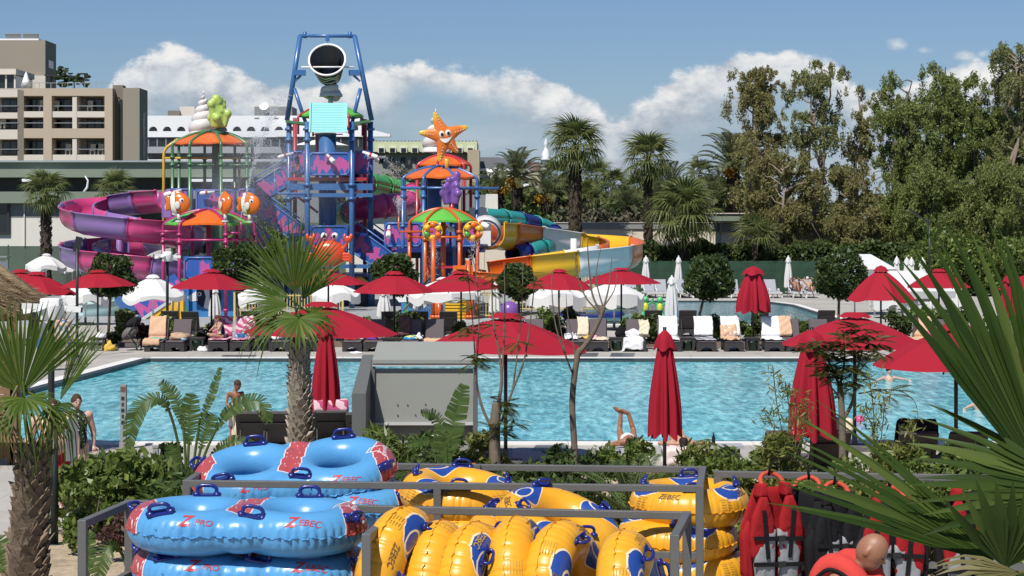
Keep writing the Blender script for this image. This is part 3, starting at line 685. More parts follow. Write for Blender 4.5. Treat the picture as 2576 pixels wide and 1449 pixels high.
# ---- bucket tower
def bucket_tower():
    t = thing('bucket_tower', 'tall blue steel water play tower with stairs and splatter panels', 'play tower', C(830, 780, 4)*1.0); O = Vector(t.location); O.z = 0; t.location = O
    def Q(u, v, dy=0): return P(u, v, O.y+dy)-O
    y0, y1 = -1.7, 1.9
    # head frame
    for (a, b2, c) in (((755, 90), (722, 303), (770, 312)), ((892, 90), (935, 303), (885, 312))):
        post([Q(*a), Q(*b2)], .13, pb, t, 'frame_leg'); s = 1 if a[0] < 800 else -1
        post([Q(a[0]-s*15, 222), Q(*c)], .10, pb, t, 'frame_brace'); MB().box(Q(a[0]-s*8, 183)+Vector((s*.15, 0, 0)), (.62, .4, .28)).out('axle_bracket', pb, t)
        MB().bar(Q(a[0]-s*14, 205), Q(a[0]+s*2, 190), .12, .12).out('gusset', pb, t)
    post([Q(752, 90), Q(895, 91)], .09, pb, t, 'top_bar'); MB().box(Q(824, 96), (.2, .2, .3)).out('chain_lug', pb, t); MB().tube([Q(824, 96), Q(825, 118)], .02, 5).out('chain', p_gy, t)
    for u in (767, 880): MB().tube([Q(u, 80), Q(u, 96)], .1, 6).out('clamp', pb, t)
    # tipping bucket, its mouth turned to the pool
    m = RX(math.radians(62)); prof = [(.50, -1.35), (.62, -1.30), (.95, 0.25), (.92, .25), (.60, -1.2), (.02, -1.2)]
    k = MB().lathe([(.02, -1.35)]+prof, 32, m=m).out('tipping_bucket', p_bk, t, Q(825, 158)+Vector((0, -.2, 0)))
    ring = [m @ Vector((.95*math.cos(a), .95*math.sin(a), .26)) for a in np.linspace(0, 2*math.pi, 41)]
    MB().tube(ring, .06, 8, cap=False).out('rim', p_w, k); MB().tube([(-1.38, .05, -.24), (1.38, .05, -.24)], .05, 8).out('axle', p_w, k)
    # white wave emblem on its side
    e = MB(); ang = [(-.75+1.5*i/14) for i in range(15)]
    for (w0, zz, amp, fq) in ((.05, -.25, .07, 9), (.05, -.95, .03, 3), (.035, -.55, .13, 6)):
        vs, fs = [], []
        for i, a in enumerate(ang):
            for sgn in (-1, 1):
                z = zz+amp*math.sin(fq*a)+sgn*w0; rr = .95-(.25-z)*.213+.012; vs.append(m @ Vector((rr*math.sin(a), -rr*math.cos(a), z)))
        fs = [(2*i, 2*i+2, 2*i+3, 2*i+1) for i in range(14)]; e.add(vs, fs, True)
    e.out('emblem', p_w, k)
    # posts of the storey below
    for u in (727, 773, 885, 932):
        y = y0 if u in (773, 885) else .2
        post([Q(u, 306, y), Q(u, 790, y)], .14, pb, t, 'post', [Q(u, v, y) for v in (325, 352, 465, 500)])
    for u in (742, 918): post([Q(u, 300, y1), Q(u, 790, y1)], .11, pr, t, 'post'); 
    post([Q(800, 335, y1), Q(800, 450, y1)], .15, pr, t, 'post')
    MB().tube([Q(824, 335, .3), Q(824, 790, .3)], .46, 16).out('centre_column', pbd if False else pb, t)
    # roof, splash board
    dome(t, Q(832, 292, .8), 1.75, .55, 8, [p_gr]); arc_ribs(t, Q(832, 292, .8), 1.75, .55, 4, pr, .06, 1.0, .6)
    for u in (748, 908): MB().box(Q(u, 310, -.2), (1.0, 2.2, .12), RY(.12 if u < 800 else -.12)).out('eave_panel', pg, t)
    m2 = RX(math.radians(-14)); s = MB(); a, b2 = Q(826, 296, -2.2), None; bd = thing('splash_board', None, None, a); bd.parent = t
    for i in range(12): MB().box(m2 @ Vector((0, 0, -.72+i*.131)), (1.84, .06, .122), m2).out('board', p_cy, bd)
    MB().bar(m2 @ Vector((-.93, -.04, -.8)), m2 @ Vector((-.93, -.04, .8)), .09, .12).bar(m2 @ Vector((.93, -.04, -.8)), m2 @ Vector((.93, -.04, .8)), .09, .12).out('board_edge', p_cy, bd)
    MB().bar(m2 @ Vector((-.75, .1, -.86)), m2 @ Vector((.75, .1, -.86)), .06).out('board_support', p_bk, bd)
    # platform with panels
    for (u0, u1, y, dv) in ((731, 768, -.6, 0), (776, 882, y0-.1, 4), (890, 931, -.6, 0)): panel('guard_panel', Q(u0, 438+dv, y), Q(u1, 438+dv, y), 1.22, t, rim=plastic('rim_blue', (.10, .22, .50)))
    MB().box(Q(830, 452, .2), (4.1, 3.4, .16)).out('platform', pr, t)
    for v in (470, 491, 670): MB().bar(Q(722, v, y0+.2), Q(938, v, y0+.2), .2, .34 if v == 470 else .2).out('beam', pb, t)
    for (u0, v0, u1, v1) in ((745, 492, 800, 535), (800, 492, 822, 525), (905, 492, 855, 540)): MB().bar(Q(u0, v0, 1.2), Q(u1, v1, 1.2), .12).out('strut', pr, t)
    for (u0, u1, v) in ((730, 930, 590), (770, 930, 690)): MB().box(Q((u0+u1)/2, v, .4), ((u1-u0)/48., 3.2, .16)).out('platform', pbd, t)
    panel('guard_panel', Q(780, 640, y0-.1), Q(876, 640, y0-.1), 1.5, t, rim=pb)
    # stairs: upper flight down to the left, second flight down to the right, lower flight on the right
    def stair(name, a, b2, h, wid, rails=True):
        p = panel(name, a, b2, h, t, rim=plastic('rim_blue', (.10, .22, .50))); q = Vector((0, wid, 0)); panel(name, a+q, b2+q, h, t)
        n = 10
        for i in range(n): c = a.lerp(b2, (i+.5)/n)+Vector((0, wid/2, .15)); MB().box(c, (abs(b2.x-a.x)/n, wid, .06)).out('step', pb, t)
        if rails:
            up = Vector((0, 0, h+.25)); MB().tube([a+up, b2+up], .045, 6).out('handrail', plastic('rim_blue', (.10, .22, .50)), t)
    stair('stair_panel', Q(628, 520, .8), Q(724, 462, .8), 1.15, 1.0); stair('stair_panel', Q(640, 528, 0), Q(755, 612, 0), 1.05, .9); stair('stair_panel', Q(600, 580, .9), Q(665, 632, .9), 1.0, .9)
    stair('stair_panel', Q(893, 628, -.6), Q(1010, 712, -.6), 1.25, 1.0); stair('stair_panel', Q(928, 610, .9), Q(1020, 675, .9), .9, .5)
    MB().bar(Q(893, 690, -.6), Q(955, 735, -.6), .12, .2).out('stair_edge', py, t)
    # pipe nozzles and cannons
    MB().tube([Q(770, 487, -1.9), Q(700, 487, -1.9), Q(693, 484, -1.9), Q(692, 470, -1.9), Q(692, 448, -1.9)], .06, 8).out('nozzle_pipe', plastic('rim_blue', (.10, .22, .50)), t)
    cannon(t, Q(722, 390, -1.3), math.radians(190), .3); cannon(t, Q(830, 397, -2.1), math.radians(-60), .45, 1.1); cannon(t, Q(928, 388, -1.3), math.radians(-8), .35); cannon(t, Q(936, 396, -1.0), math.radians(-8), .4, .8)
    return t, Q, O
bt, BQ, BO = bucket_tower()
spiral_shell('spiral_shell', 'white spiral shell on the bucket tower roof, hidden behind the black bucket', C(832, 243, 4.8), 1.0, .62, 2.4)
MB().tube([(0, 0, -.5), (0, 0, .02)], .14, 8).out('shell_post', p_gy, bpy.data.objects['spiral_shell'])

# ---- left tower: orange dome on green pipes
def left_tower():
    O = down(C(540, 780, 2)); t = thing('play_tower', 'green and yellow pipe play tower under a wide orange dome', 'play tower', O)
    def Q(u, v, dy=0): return P(u, v, O.y+dy)-O
    c = Q(535, 362); dome(t, c, 1.95, .55, 8, [p_or]); feet = arc_ribs(t, c, 1.95, .6, 8, pg, .075, .7, .35, .12)
    for f in feet: post([f, Vector((f.x, f.y, 0))], .085, pg, t, 'post', [f, f-Vector((0, 0, .4))])
    MB().tube([Q(545, 352), Q(545, 780)], .24, 14).out('centre_column', pg, t)
    MB().tube([Q(448, 350, .6), Q(420, 370, .6), Q(413, 382, .6), Q(412, 395, .6), Q(411, 790, .6)], .08, 8).out('side_pipe', py, t); MB().tube([Q(413, 398, .6), Q(610, 398, .6)], .06, 8).out('cross_pipe', py, t); post([Q(551, 395, .8), Q(551, 790, .8)], .17, py, t); post([Q(602, 395, 1.6), Q(602, 790, 1.6)], .07, py, t)
    for (u0, u1) in ((476, 538), (560, 640)): MB().tube([Q(u0, 415, -1.4), Q(u1, 415, -1.4)], .05, 6).out('cross_pipe', pg, t)
    rim = plastic('rim_violet', (.16, .17, .42))
    for (u0, u1, v, y) in ((428, 486, 545, -1.0), (492, 592, 548, -1.9), (598, 640, 545, -1.0)): panel('guard_panel', Q(u0, v, y), Q(u1, v, y), 1.45, t, rim=rim)
    MB().box(Q(535, 552), (4.2, 3.6, .18)).out('platform', pm, t)
    MB().lathe([(.02, .5), (.35, .45), (.55, .25), (.6, 0), (.6, -1.0)], 20).out('slide_entry', p_pu, t, Q(436, 498, -.2))
    cannon(t, Q(438, 484, -1.8), math.radians(200), .3, 1.1); cannon(t, Q(525, 484, -2.3), math.radians(172), .12, .9)
left_tower()
spiral_shell('spiral_shell', 'tall white spiral shell behind the lime coral on the left dome', C(512, 341, 3.2), 2.25, .78, 5.4)
coral('coral', 'lime green coral on the left orange dome', C(549, 322, 1.4), 1.62, .62, p_lime, 5)
MB().lathe([(.2, -.55), (.12, -.35), (.32, -.2), (.14, -.05), (.1, .05)], 12).out('coral_stand', pg, bpy.data.objects['coral'])

# ---- splash umbrella on magenta posts, with clownfish spitters
def splash_umbrella(label, cu, cv, R, h, d, mats, pmat, posts, ribs=None, n=6):
    O = down(P(cu, 780, d)); t = thing('splash_umbrella', label, 'play umbrella', O)
    def Q(u, v, dy=0): return P(u, v, d+dy)-O
    c = Q(cu, cv); dome(t, c, R, h, n, mats)
    feet = arc_ribs(t, c, R, h, n, ribs or pmat, .07, .5, 0, .1)
    for f in feet: post([f, Vector((f.x, f.y, 0))], .085, pmat, t, 'post', [f, f-Vector((0, 0, .35)), Vector((f.x, f.y, .35))])
    ring = [Vector(((R+.1)*math.cos(a), (R+.1)*math.sin(a), c.z-.75)) for a in [2*math.pi*i/n for i in range(n+1)]]; MB().tube(ring, .06, 6).out('ring_pipe', pmat, t)
    MB().tube([(0, 0, 0), (0, 0, c.z+h*.9)], .12, 10).out('centre_post', pmat, t)
    return t, Q
su, SQ = splash_umbrella('orange and green splash umbrella on magenta posts with clownfish', 525, 563, 2.05, .62, 94, [p_or, p_gr], pm, None)
for (u0, u1, v) in ((388, 452, 582), (568, 606, 586)): MB().tube([SQ(u0, v, -1.5), SQ(u1, v, -1.5)], .055, 6).out('spray_arm', pm, su)
MB().tube([SQ(606, 586, -1.5), SQ(607, 555, -1.5)], .05, 6).out('nozzle', pm, su)
def clown_mat():
    m, nt, b = new_mat('clownfish'); x, y, z = n_xyz(nt, coords(nt))
    w = x+z*.12+(z*z)*.10; f = (w*1.85+.42)
    stripe = (f.fr()-.5).abs(); wh = stripe.gt(.27); edge = stripe.gt(.20)*stripe.lt(.27)
    head = w.gt(.04)
    c = n_mix(nt, wh, (.68, .15, .015), (.78, .74, .64)); c = n_mix(nt, edge, c, (.22, .07, .015)); c = n_mix(nt, head, c, (.70, .15, .012))
    nt.links.new(c, b.inputs['Base Color']); b.inputs['Roughness'].default_value = .25; b.inputs['Coat Weight'].default_value = .3; return m
m_clown = clown_mat()
def fish(u, v, d, rz, label):
    loc = P(u, v, d); b = MB().ball((0, 0, 0), (.56, .24, .50), 20, 14)
    b.ball((-.52, 0, .18), (.16, .07, .2), 10, 6).ball((-.54, 0, -.16), (.15, .07, .2), 10, 6).ball((-.1, 0, .46), (.3, .06, .12), 10, 6).ball((-.12, 0, -.46), (.26, .06, .12), 10, 6)
    o = b.out('clownfish_statue', m_clown, None, loc, rotz=rz); fuse(o, .03, 3); tag(o, label, 'fish statue', 'clownfish spitters over the splash umbrella')
    for s in (-1, 1):
        e = MB().ball((.18, s*.19, .14), (.12, .06, .12), 12, 8).out('eye', p_w, o); MB().ball((.22, s*.245, .14), (.05, .02, .06), 8, 6).out('pupil', p_bk, e)
        MB().ball((.0, s*.26, -.08), (.14, .03, .18), 10, 6).out('fin', p_shell, o)
    MB().tube([(0, 0, -.8), (0, 0, -.44)], .09, 8).lathe([(.17, -.86), (.17, -.78)], 12).out('stand', p_shell, o)
for (u, v, d, rz, l) in ((450, 512, 92.3, -.12, 'leftmost clownfish statue on the splash umbrella, seen nearly side on'), (567, 512, 92.3, -.95, 'middle clownfish statue on the splash umbrella, turned head on'), (628, 514, 94, -.35, 'rightmost clownfish statue, nearest the blue stairs')): fish(u, v, d, rz, l)

# ---- right tower: two orange domes, starfish, violet coral
def right_tower():
    O = down(C(1115, 780, -1)); t = thing('play_tower', 'blue pipe play tower under two stacked orange domes', 'play tower', O)
    def Q(u, v, dy=0): return P(u, v, O.y+dy)-O
    c = Q(1108, 447, -.6); dome(t, c, 1.85, .5, 8, [p_or]); feet = arc_ribs(t, c, 1.85, .52, 8, pb, .075, .5, .39, .12)
    for f in feet: post([f, Vector((f.x, f.y, 0))], .09, pb, t, 'post', [f, f-Vector((0, 0, .45)), f-Vector((0, 0, 1.9))])
    c2 = Q(1117, 415, 2.4); dome(t, c2, 1.32, .45, 6, [p_or]); feet = arc_ribs(t, c2, 1.32, .46, 6, pr, .07, .6, .3, .1)
    for f in feet: post([f, Vector((f.x, f.y, 0))], .08, pr, t, 'post')
    MB().tube([Q(1093, 440, .2), Q(1093, 790, .2)], .36, 14).out('centre_column', pb, t); post([Q(1085, 400, 2.4), Q(1085, 600, 2.4)], .22, pr, t)
    for (u0, u1, v, y) in ((1012, 1215, 473, -2.2), (1100, 1256, 474, -.3)): MB().tube([Q(u0, v, y), Q(u1, v, y)], .07, 8).out('cross_pipe', pb, t)
    rim = plastic('rim_blue', (.10, .22, .50))
    for (u0, u1, y) in ((966, 1062, -.6), (1066, 1132, -2.3), (1136, 1208, -2.3)): panel('guard_panel', Q(u0, 622, y), Q(u1, 622, y), 1.25, t, rim=rim)
    MB().box(Q(1112, 628), (4.3, 4.0, .2)).out('platform', pbd, t); MB().box(Q(1112, 700, .5), (2.2, .3, 3.2)).out('back_panel', pbd, t)
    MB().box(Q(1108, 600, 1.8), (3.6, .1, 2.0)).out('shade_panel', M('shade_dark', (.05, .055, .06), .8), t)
    MB().box(Q(1205, 545, .5), (.9, 1.2, .9)).out('slide_entry', p_gy, t); MB().lathe([(.75, 0), (.8, .5), (.72, .5), (.6, 0)], 16, m=RX(-1.2) @ RZ(.3)).out('slide_mouth', p_wh, t, Q(1222, 588, -1.6))
    MB().box(Q(1212, 588, -1), (.9, 1.1, 1.2)).out('slide_entry', p_wh, t)
    cannon(t, Q(978, 580, -1.2), math.radians(-90), .6, 1.1); cannon(t, Q(1120, 570, -3.2), math.radians(-30), .4); cannon(t, Q(1205, 560, -2.6), math.radians(-30), .4, 1.2)
right_tower()
coral('coral', 'violet purple coral hanging in front of the right tower', C(1137, 516, -4.0), 1.72, .56, p_vio, 9)
MB().tube([(0, 0, -.55), (0, 0, .1)], .13, 8).out('coral_stand', pr, bpy.data.objects['coral.001'])
spiral_shell('spiral_shell', 'white spiral shell standing behind the orange starfish', C(1096, 383, 2.2), 2.15, .72, 3.6)
def star_mat():
    m, nt, b = new_mat('starfish'); x, y, z = n_xyz(nt, coords(nt)); r = (x*x+z*z).sqrt(); th = z.op('ARCTAN2', x)
    tip = r.sm(.78, 1.12); n1 = n_noise(nt, coords(nt), 4, 4)
    c = n_mix(nt, tip, n_mix(nt, n1, (.62, .13, .015), (.78, .22, .03)), (.72, .42, .02))
    c = n_mix(nt, y.sm(-.06, .05)*.8, c, (.70, .30, .02)); nt.links.new(c, b.inputs['Base Color']); b.inputs['Roughness'].default_value = .3; b.inputs['Coat Weight'].default_value = .25; return m
def starfish():
    loc = C(1119, 343, -2.6); o = None; b = MB(); R = 1.32; ang = [1.94, .36, -.87, -1.72-.04, 3.02]; ln = [1.3, 1.22, 1.02, 1.28, 1.28]
    # one rounded solid: five tapering arms in x,z round the middle, facing -y
    for a, L in zip(ang, ln):
        d = Vector((math.cos(a), 0, math.sin(a))); n = Vector((-math.sin(a), 0, math.cos(a))); pts = [d*(L*k/7) for k in range(8)]; bend = .07 if a in (1.94, .36) else -.03
        pts = [p+n*(bend*math.sin(k/7*2.6)) for k, p in enumerate(pts)]
        b.tube(pts, [.44, .40, .345, .29, .235, .185, .14, .075], 14)
    b.ball((0, 0, 0), (.47, .42, .47), 18, 12)
    o = b.out('starfish_statue', star_mat(), None, loc); o.scale = (1, .5, 1); fuse(o, .035, 4); tag(o, 'smiling orange starfish statue on top of the right tower', 'starfish statue')
    o.rotation_euler[2] = .12
    for x in (-.17, .14):
        z = .10 if x < 0 else .16
        e = MB().ball((x, -.38, z), (.135, .08, .16), 14, 10).out('eye', p_w, o); p = MB().ball((x+.02, -.455, z-.02), (.075, .035, .095), 12, 8).out('pupil', p_bk, e); MB().ball((x+.0, -.49, z+.03), (.025, .02, .03), 8, 6).out('glint', p_w, p) if False else None
    ml = Vector((.04, 0, -.13)); pts = []; N = 10; up = []; lo = []
    for i in range(N+1):
        q = -1+2*i/N; x = ml.x+q*.30; z = ml.z+q*.06; up.append((x, z+.02+q*q*.06)); lo.append((x, z-.19*(1-q*q)+.05*q*q))
    vs = [(x, -.455+.10*((x-.04)/.3)**2, z) for x, z in up]+[(x, -.44+.10*((x-.04)/.3)**2, z) for x, z in lo]; fs = [(N+1+i, N+2+i, i+1, i) for i in range(N)]
    MB().add(vs, fs, True).out('smile', p_w, o)
    dm = MB()
    for a, L in zip(ang, ln):
        for k in range(5):
            q = .45+.11*k; y = -(.40-.30*(q*L/1.3)**1.1)-.03
            dm.ball((q*L*math.cos(a), y, q*L*math.sin(a)), (.03, .03, .03), 6, 4)
    dm.out('dots', p_shell, o)
    MB().tube([(0.1, .1, -1.55), (0.1, .1, -1.1)], .1, 8).out('stand', py, o)
starfish()
# ---- green splash umbrella on orange posts with paddle wheels
su2, SQ2 = splash_umbrella('green splash umbrella with orange ribs and bucket wheels', 1115, 556, 1.5, .55, 94, [p_gr], po, None)
MB().tube([SQ2(1090, 583, -1.2), SQ2(1005, 583, -1.2), SQ2(1003, 570, -1.2), SQ2(1003, 545, -1.2)], .055, 6).out('spray_arm', po, su2)
for u in (1088, 1190):
    w = MB().tube([Vector((.44*math.cos(a), 0, .44*math.sin(a))) for a in np.linspace(0, 2*math.pi, 25)], .04, 6).out('wheel_ring', p_ye, su2, SQ2(u, 582, -2.1))
    for k in range(6):
        a = 2*math.pi*k/6+.4; c = Vector((.3*math.cos(a), 0, .3*math.sin(a)))
        MB().lathe([(.02, -.14), (.11, -.14), (.17, .14), (.15, .14), (.09, -.1)], 10, c, RY(-a)).out('wheel_bucket', (p_ye, p_or, p_ye, p_gn)[k % 4], w)
# ---- crab
def crab():
    o = MB().ball((0, 0, 0), (1.16, .55, .98), 24, 16); m = p_crab
    for s in (-1, 1):
        o.tube([(s*.9, -.1, .25), (s*1.15, -.2, .6), (s*1.22, -.25, .85)], [.16, .13, .13], 8).ball((s*1.28, -.28, 1.05), (.30, .14, .26), 12, 8)
        for q in (-1, 1): o.tube([(s*1.28+q*.2, -.28, 1.1), (s*1.28+q*.24, -.28, 1.32), (s*1.28+q*.19, -.28, 1.5)], [.13, .12, .03], 8)
        for k in range(3): o.tube([(s*.95, -.2, -.05-.2*k), (s*1.3, -.3, -.02-.22*k), (s*1.62, -.35, -.28-.2*k)], [.12, .12, .05], 8)
        o.tube([(s*.33, -.1, .8), (s*.36, -.1, 1.15)], .09, 8)
    o = o.out('crab_statue', m, None, C(829, 638, -1.6)); o.scale = (.72, .72, .68); fuse(o, .04, 3); tag(o, 'big red smiling crab statue half hidden by the palm fan', 'crab statue')
    for s in (-1, 1):
        e = MB().ball((s*.38, -.12, 1.28), (.24, .2, .26), 14, 10).out('eye', p_w, o); MB().ball((s*.34, -.28, 1.26), (.12, .07, .14), 10, 8).out('pupil', p_bk, e)
    MB().tube([(.62*math.sin(a), -.57+.16*abs(math.sin(a)), .35-.42*math.cos(a)) for a in np.linspace(-1.1, 1.1, 13)], .035, 6).out('mouth', p_bk, o)
    for s in (-.5, .5): MB().tube([(s, .3, -4.1), (s, .3, -.5)], .12, 8).out('stand', pb, o)
crab()

# ---- ground level walls and stairs of the playground
def mural(name, label, u0, u1, v0, d, fishdir=1, cu=None):
    O = down(P((u0+u1)/2, 780, d)); t = thing(name, label, 'mural wall', O); x0, x1 = X(u0, d)-O.x, X(u1, d)-O.x; z1 = Z(v0, d)
    MB().box(((x0+x1)/2, 0, z1/2), (x1-x0, .12, z1)).out('wall_panel', M('mural_blue', (.045, .20, .48), .45, .4, .12, .7), t)
    MB().box(((x0+x1)/2, -.02, z1+.05), (x1-x0, .2, .1)).out('wall_cap', p_gn, t)
    cx = (X(cu, d)-O.x) if cu else (x0+x1)/2; s = fishdir; y = -.075; wb = M('mural_white', (.72, .74, .72), .5); kb = M('mural_black', (.012, .02, .045), .5)
    def fl(poly, mt, k, nm): MB().prism(poly if s > 0 else poly[::-1], y-.004*k, y-.004*k+.003, c=(0, 0, 0)).out(nm, mt, t)
    def T(pts): return [(cx-s*a, .95+b) for a, b in pts]
    el = lambda ax, az, ox, oz, a0=0, a1=2*math.pi, n=18: [(ox+ax*math.cos(a), oz+az*math.sin(a)) for a in np.linspace(a0, a1, n, endpoint=abs(a1-a0) < 6)]
    fl(T([(x, z) for x, z in el(.62, .55, 0, 0)][::-1]), kb, 1, 'fish_body'); fl(T([(1.0, -.02), (.55, .28), (.5, -.2), (.85, -.22)]), wb, 2, 'fish_snout')
    fl(T([(.28, .52), (.05, .62), (-.05, .3), (-.05, -.3), (.0, -.6), (.22, -.5), (.12, 0)]), wb, 3, 'fish_stripe'); fl(T([(-.28, .5), (-.42, .42), (-.42, -.42), (-.28, -.5), (-.2, 0)]), wb, 4, 'fish_stripe')
    fl(T([(-.1, .5), (-.7, 1.05), (-.3, .3)]), kb, 5, 'fish_fin'); fl(T(el(.10, .10, .42, .12)[::-1]), wb, 6, 'fish_eye'); fl(T(el(.05, .05, .43, .12)[::-1]), kb, 7, 'fish_pupil')
    for (a, b2, r) in ((.82, .62, .07), (1.0, .5, .055), (.88, .42, .06)): fl(T(el(r, r, a, b2, n=12)[::-1]), M('mural_pale', (.35, .58, .72), .5), 3, 'bubble')
    fl([(x0+.15, .05), (x0+.35, .05), (x0+.3, .35), (x0+.22, .75), (x0+.1, .4)], p_gn, 3, 'seaweed'); return t, O
mural('mural_wall', 'blue wall painted with a black and white striped fish', 455, 590, 706, 93, 1, 525)
mural('mural_wall', 'dark blue painted wall with a fish outline beside yellow steps', 1010, 1086, 738, 92, 1, 1050)
def stair_block():
    d = 91; O = down(P(390, 780, d)); t = thing('splash_stairs', 'blue and pink splatter stair sides over a yellow base, behind the white umbrella', 'play stairs', O)
    def Q(u, v, dy=0): return P(u, v, d+dy)-O
    panel('stair_panel', Q(348, 808), Q(455, 735), 1.05, t); panel('stair_panel', Q(300, 795, .9), Q(400, 735, .9), .9, t, mat=pb); panel('guard_panel', Q(462, 702, 1), Q(598, 702, 1), 1.05, t, rim=pb)
    MB().prism([(Q(370, 0).x, 0), (Q(462, 0).x, 0), (Q(462, 0).x, Q(0, 738).z), ], -.1, .5).out('yellow_base', p_ye, t)
    MB().bar(Q(345, 812, -.12), Q(462, 734, -.12), .08, .14).out('stair_edge', p_gy, t)
    for i in range(9): c = Q(345, 800, .45).lerp(Q(455, 735, .45), i/8); MB().box((c.x, c.y, c.z*.5), (.28, .9, max(.1, c.z))).out('step', pb, t)
    for u in (432, 447): MB().tube([Q(u, 795, -.2), Q(u, 735, -.2)], .035, 6).out('handrail', p_gy, t)
stair_block()
def climb_block():
    d = 91; O = down(P(1130, 780, d)); t = thing('climbing_block', 'yellow ribbed climbing wall with orange posts and grey net', 'climbing frame', O)
    def Q(u, v, dy=0): return P(u, v, d+dy)-O
    for i in range(8): MB().box(Q(1142, 748+i*8), (1.3, .16, .10)).out('rung', p_ye, t)
    MB().box(Q(1142, 776, .12), (1.32, .06, 1.25)).out('climb_board', plastic('climb_yellow', (.60, .36, .02)), t)
    for (u, v0) in ((1090, 600), (1104, 760), (1098, 745), (1178, 655), (1185, 720)): post([Q(u, v0, -.2), Q(u, 806, -.2)], .11, po, t, 'post', [Q(u, 797, -.2)])
    for u in (1116, 1183, 1190): post([Q(u, 735, -.1), Q(u, 800, -.1)], .06, pb, t)
    MB().box(Q(1165, 690, .3), (.9, .9, .8)).out('water_box', p_or, t); MB().box(Q(1140, 672, .5), (1.4, .5, .1)).out('shelf', pr, t)
    # net: two sets of thin ropes
    n = MB(); a, b2, c = Q(1015, 782, .2), Q(1088, 782, .2), Q(1088, 690, 1.5)
    for i in range(17):
        f = i/16; n.bar(a.lerp(b2, f), a.lerp(b2, f).lerp(Vector((a.lerp(b2, f).x, c.y, c.z)), f), .012)
        n.bar(Vector((b2.x, a.y+(c.y-a.y)*f, a.z+(c.z-a.z)*f)), Vector((a.x+(b2.x-a.x)*f, a.y+(c.y-a.y)*f, a.z+(c.z-a.z)*f)), .012)
    n.bar(a, c, .07).out('climbing_net', M('net_grey', (.10, .11, .11), .7), t)
climb_block()
flume('orange_slide', 'low orange slide beside the climbing block', [P(1180, 690, 93), P(1215, 696, 92.4), P(1255, 704, 93), P(1300, 716, 95), P(1340, 740, 97)], .5, [p_or], 9, wall=.8)
MB_ = MB().box((0, 0, .3), (2.6, 1.5, .12)).ball((1.0, 0, .38), (.5, .8, .14), 12, 6).ball((-1.2, 0, .38), (.4, .8, .14), 12, 6)
tag(MB_.out('float_mat', pbd, None, (X(1490, 90), 90, -.1)), 'navy blue float mat lying at the kids pool edge', 'float mat')
# ---- yellow picket fences
def picket(label, pts, h, gap=.13):
    a = pts[0]; t = thing('picket_fence', label, 'fence', (a[0], a[1], 0)); pm2 = None; my = plastic('picket_yellow', (.58, .47, .16))
    for p, q in zip(pts, pts[1:]):
        p, q = Vector((*p, 0)), Vector((*q, 0)); L = (q-p).length; n = int(L/gap); org = Vector((*a, 0))
        for z in (.12, h-.03): MB().bar(p-org+Vector((0, 0, z)), q-org+Vector((0, 0, z)), .05, .05).out('rail', my, t)
        for i in range(n+1):
            c = p.lerp(q, i/n)-org
            if pm2 is None: pm2 = MB().box((0, 0, .05+h/2), (.035, .03, h)).out('picket', my, t, c).data
            else: link('picket', pm2, None, t, c)
        for c in (p, q): MB().box(c-org+Vector((0, 0, h/2+.05)), (.09, .09, h+.15)).out('fence_post', my, t)
picket('yellow picket fence between the mural wall and the tower base', [(X(590, 90), 90), (X(862, 90), 90)], 1.15)
picket('yellow picket fence right of the climbing block', [(X(1178, 92), 92), (X(1245, 92), 92)], 1.1)
picket('yellow picket fence at the left end of the kids pool', [(X(1290, 99), 99), (X(1605, 99), 99)], 1.15, .16)
# ---- dark base under the towers
for (u, v, w, dp, hh, d, lab) in ((830, 0, 4.6, 2.4, 1.6, 105.5, 'dark equipment box under the bucket tower'), (540, 0, 4.0, 2.0, 2.6, 104, 'dark equipment box under the left tower')):
    tag(MB().box((0, 0, hh/2), (w, dp, hh)).box((0, 0, hh+.05), (w+.2, dp+.2, .1)).out('equipment_box', M('box_dark', (.05, .06, .075), .7, .3, .2, 1), None, (X(u, d), d, 0)), lab, 'equipment box')
# ---- water in the air: sheets of droplets
def spray_mat():
    m, nt, b = new_mat('water_drops'); nt.nodes.remove(b); b = nt.nodes.new('ShaderNodeAddShader'); df = nt.nodes.new('ShaderNodeBsdfDiffuse'); tl = nt.nodes.new('ShaderNodeBsdfTranslucent'); df.inputs[0].default_value = tl.inputs[0].default_value = (.47, .48, .49, 1); nt.links.new(df.outputs[0], b.inputs[0]); nt.links.new(tl.outputs[0], b.inputs[1])
    tr = nt.nodes.new('ShaderNodeBsdfTransparent'); mx = nt.nodes.new('ShaderNodeMixShader'); mx.inputs[0].default_value = .5
    nt.links.new(tr.outputs[0], mx.inputs[1]); nt.links.new(b.outputs[0], mx.inputs[2]); nt.links.new(mx.outputs[0], nt.nodes['Material Output'].inputs[0]); return m
m_spray = spray_mat()
def spray(label, p0, vel, n, spread, size, seed, tmax=1.2, g=4.0):
    r = np.random.default_rng(seed); p0 = np.array(p0); t = r.random(n)**.8*tmax; v = np.array(vel)+r.normal(0, 1, (n, 3))*spread*np.array([1, 1, .6])
    pos = p0+v*t[:, None]; pos[:, 2] -= .5*g*t*t; s = size*(.35+r.random(n)**2*1.3)
    base = np.array([[1, 0, -.6], [-.5, .87, -.6], [-.5, -.87, -.6], [0, 0, 1.2]]); vs = (pos[:, None, :]+base[None]*s[:, None, None]).reshape(-1, 3)
    fs = (np.array([[0, 2, 1], [0, 1, 3], [1, 2, 3], [2, 0, 3]])[None]+np.arange(n)[:, None, None]*4).reshape(-1, 3)
    keep = None
    o = grid_mesh('water_spray', vs, fs, m_spray, smooth=True); tag(o, label, 'water spray', kind='stuff')
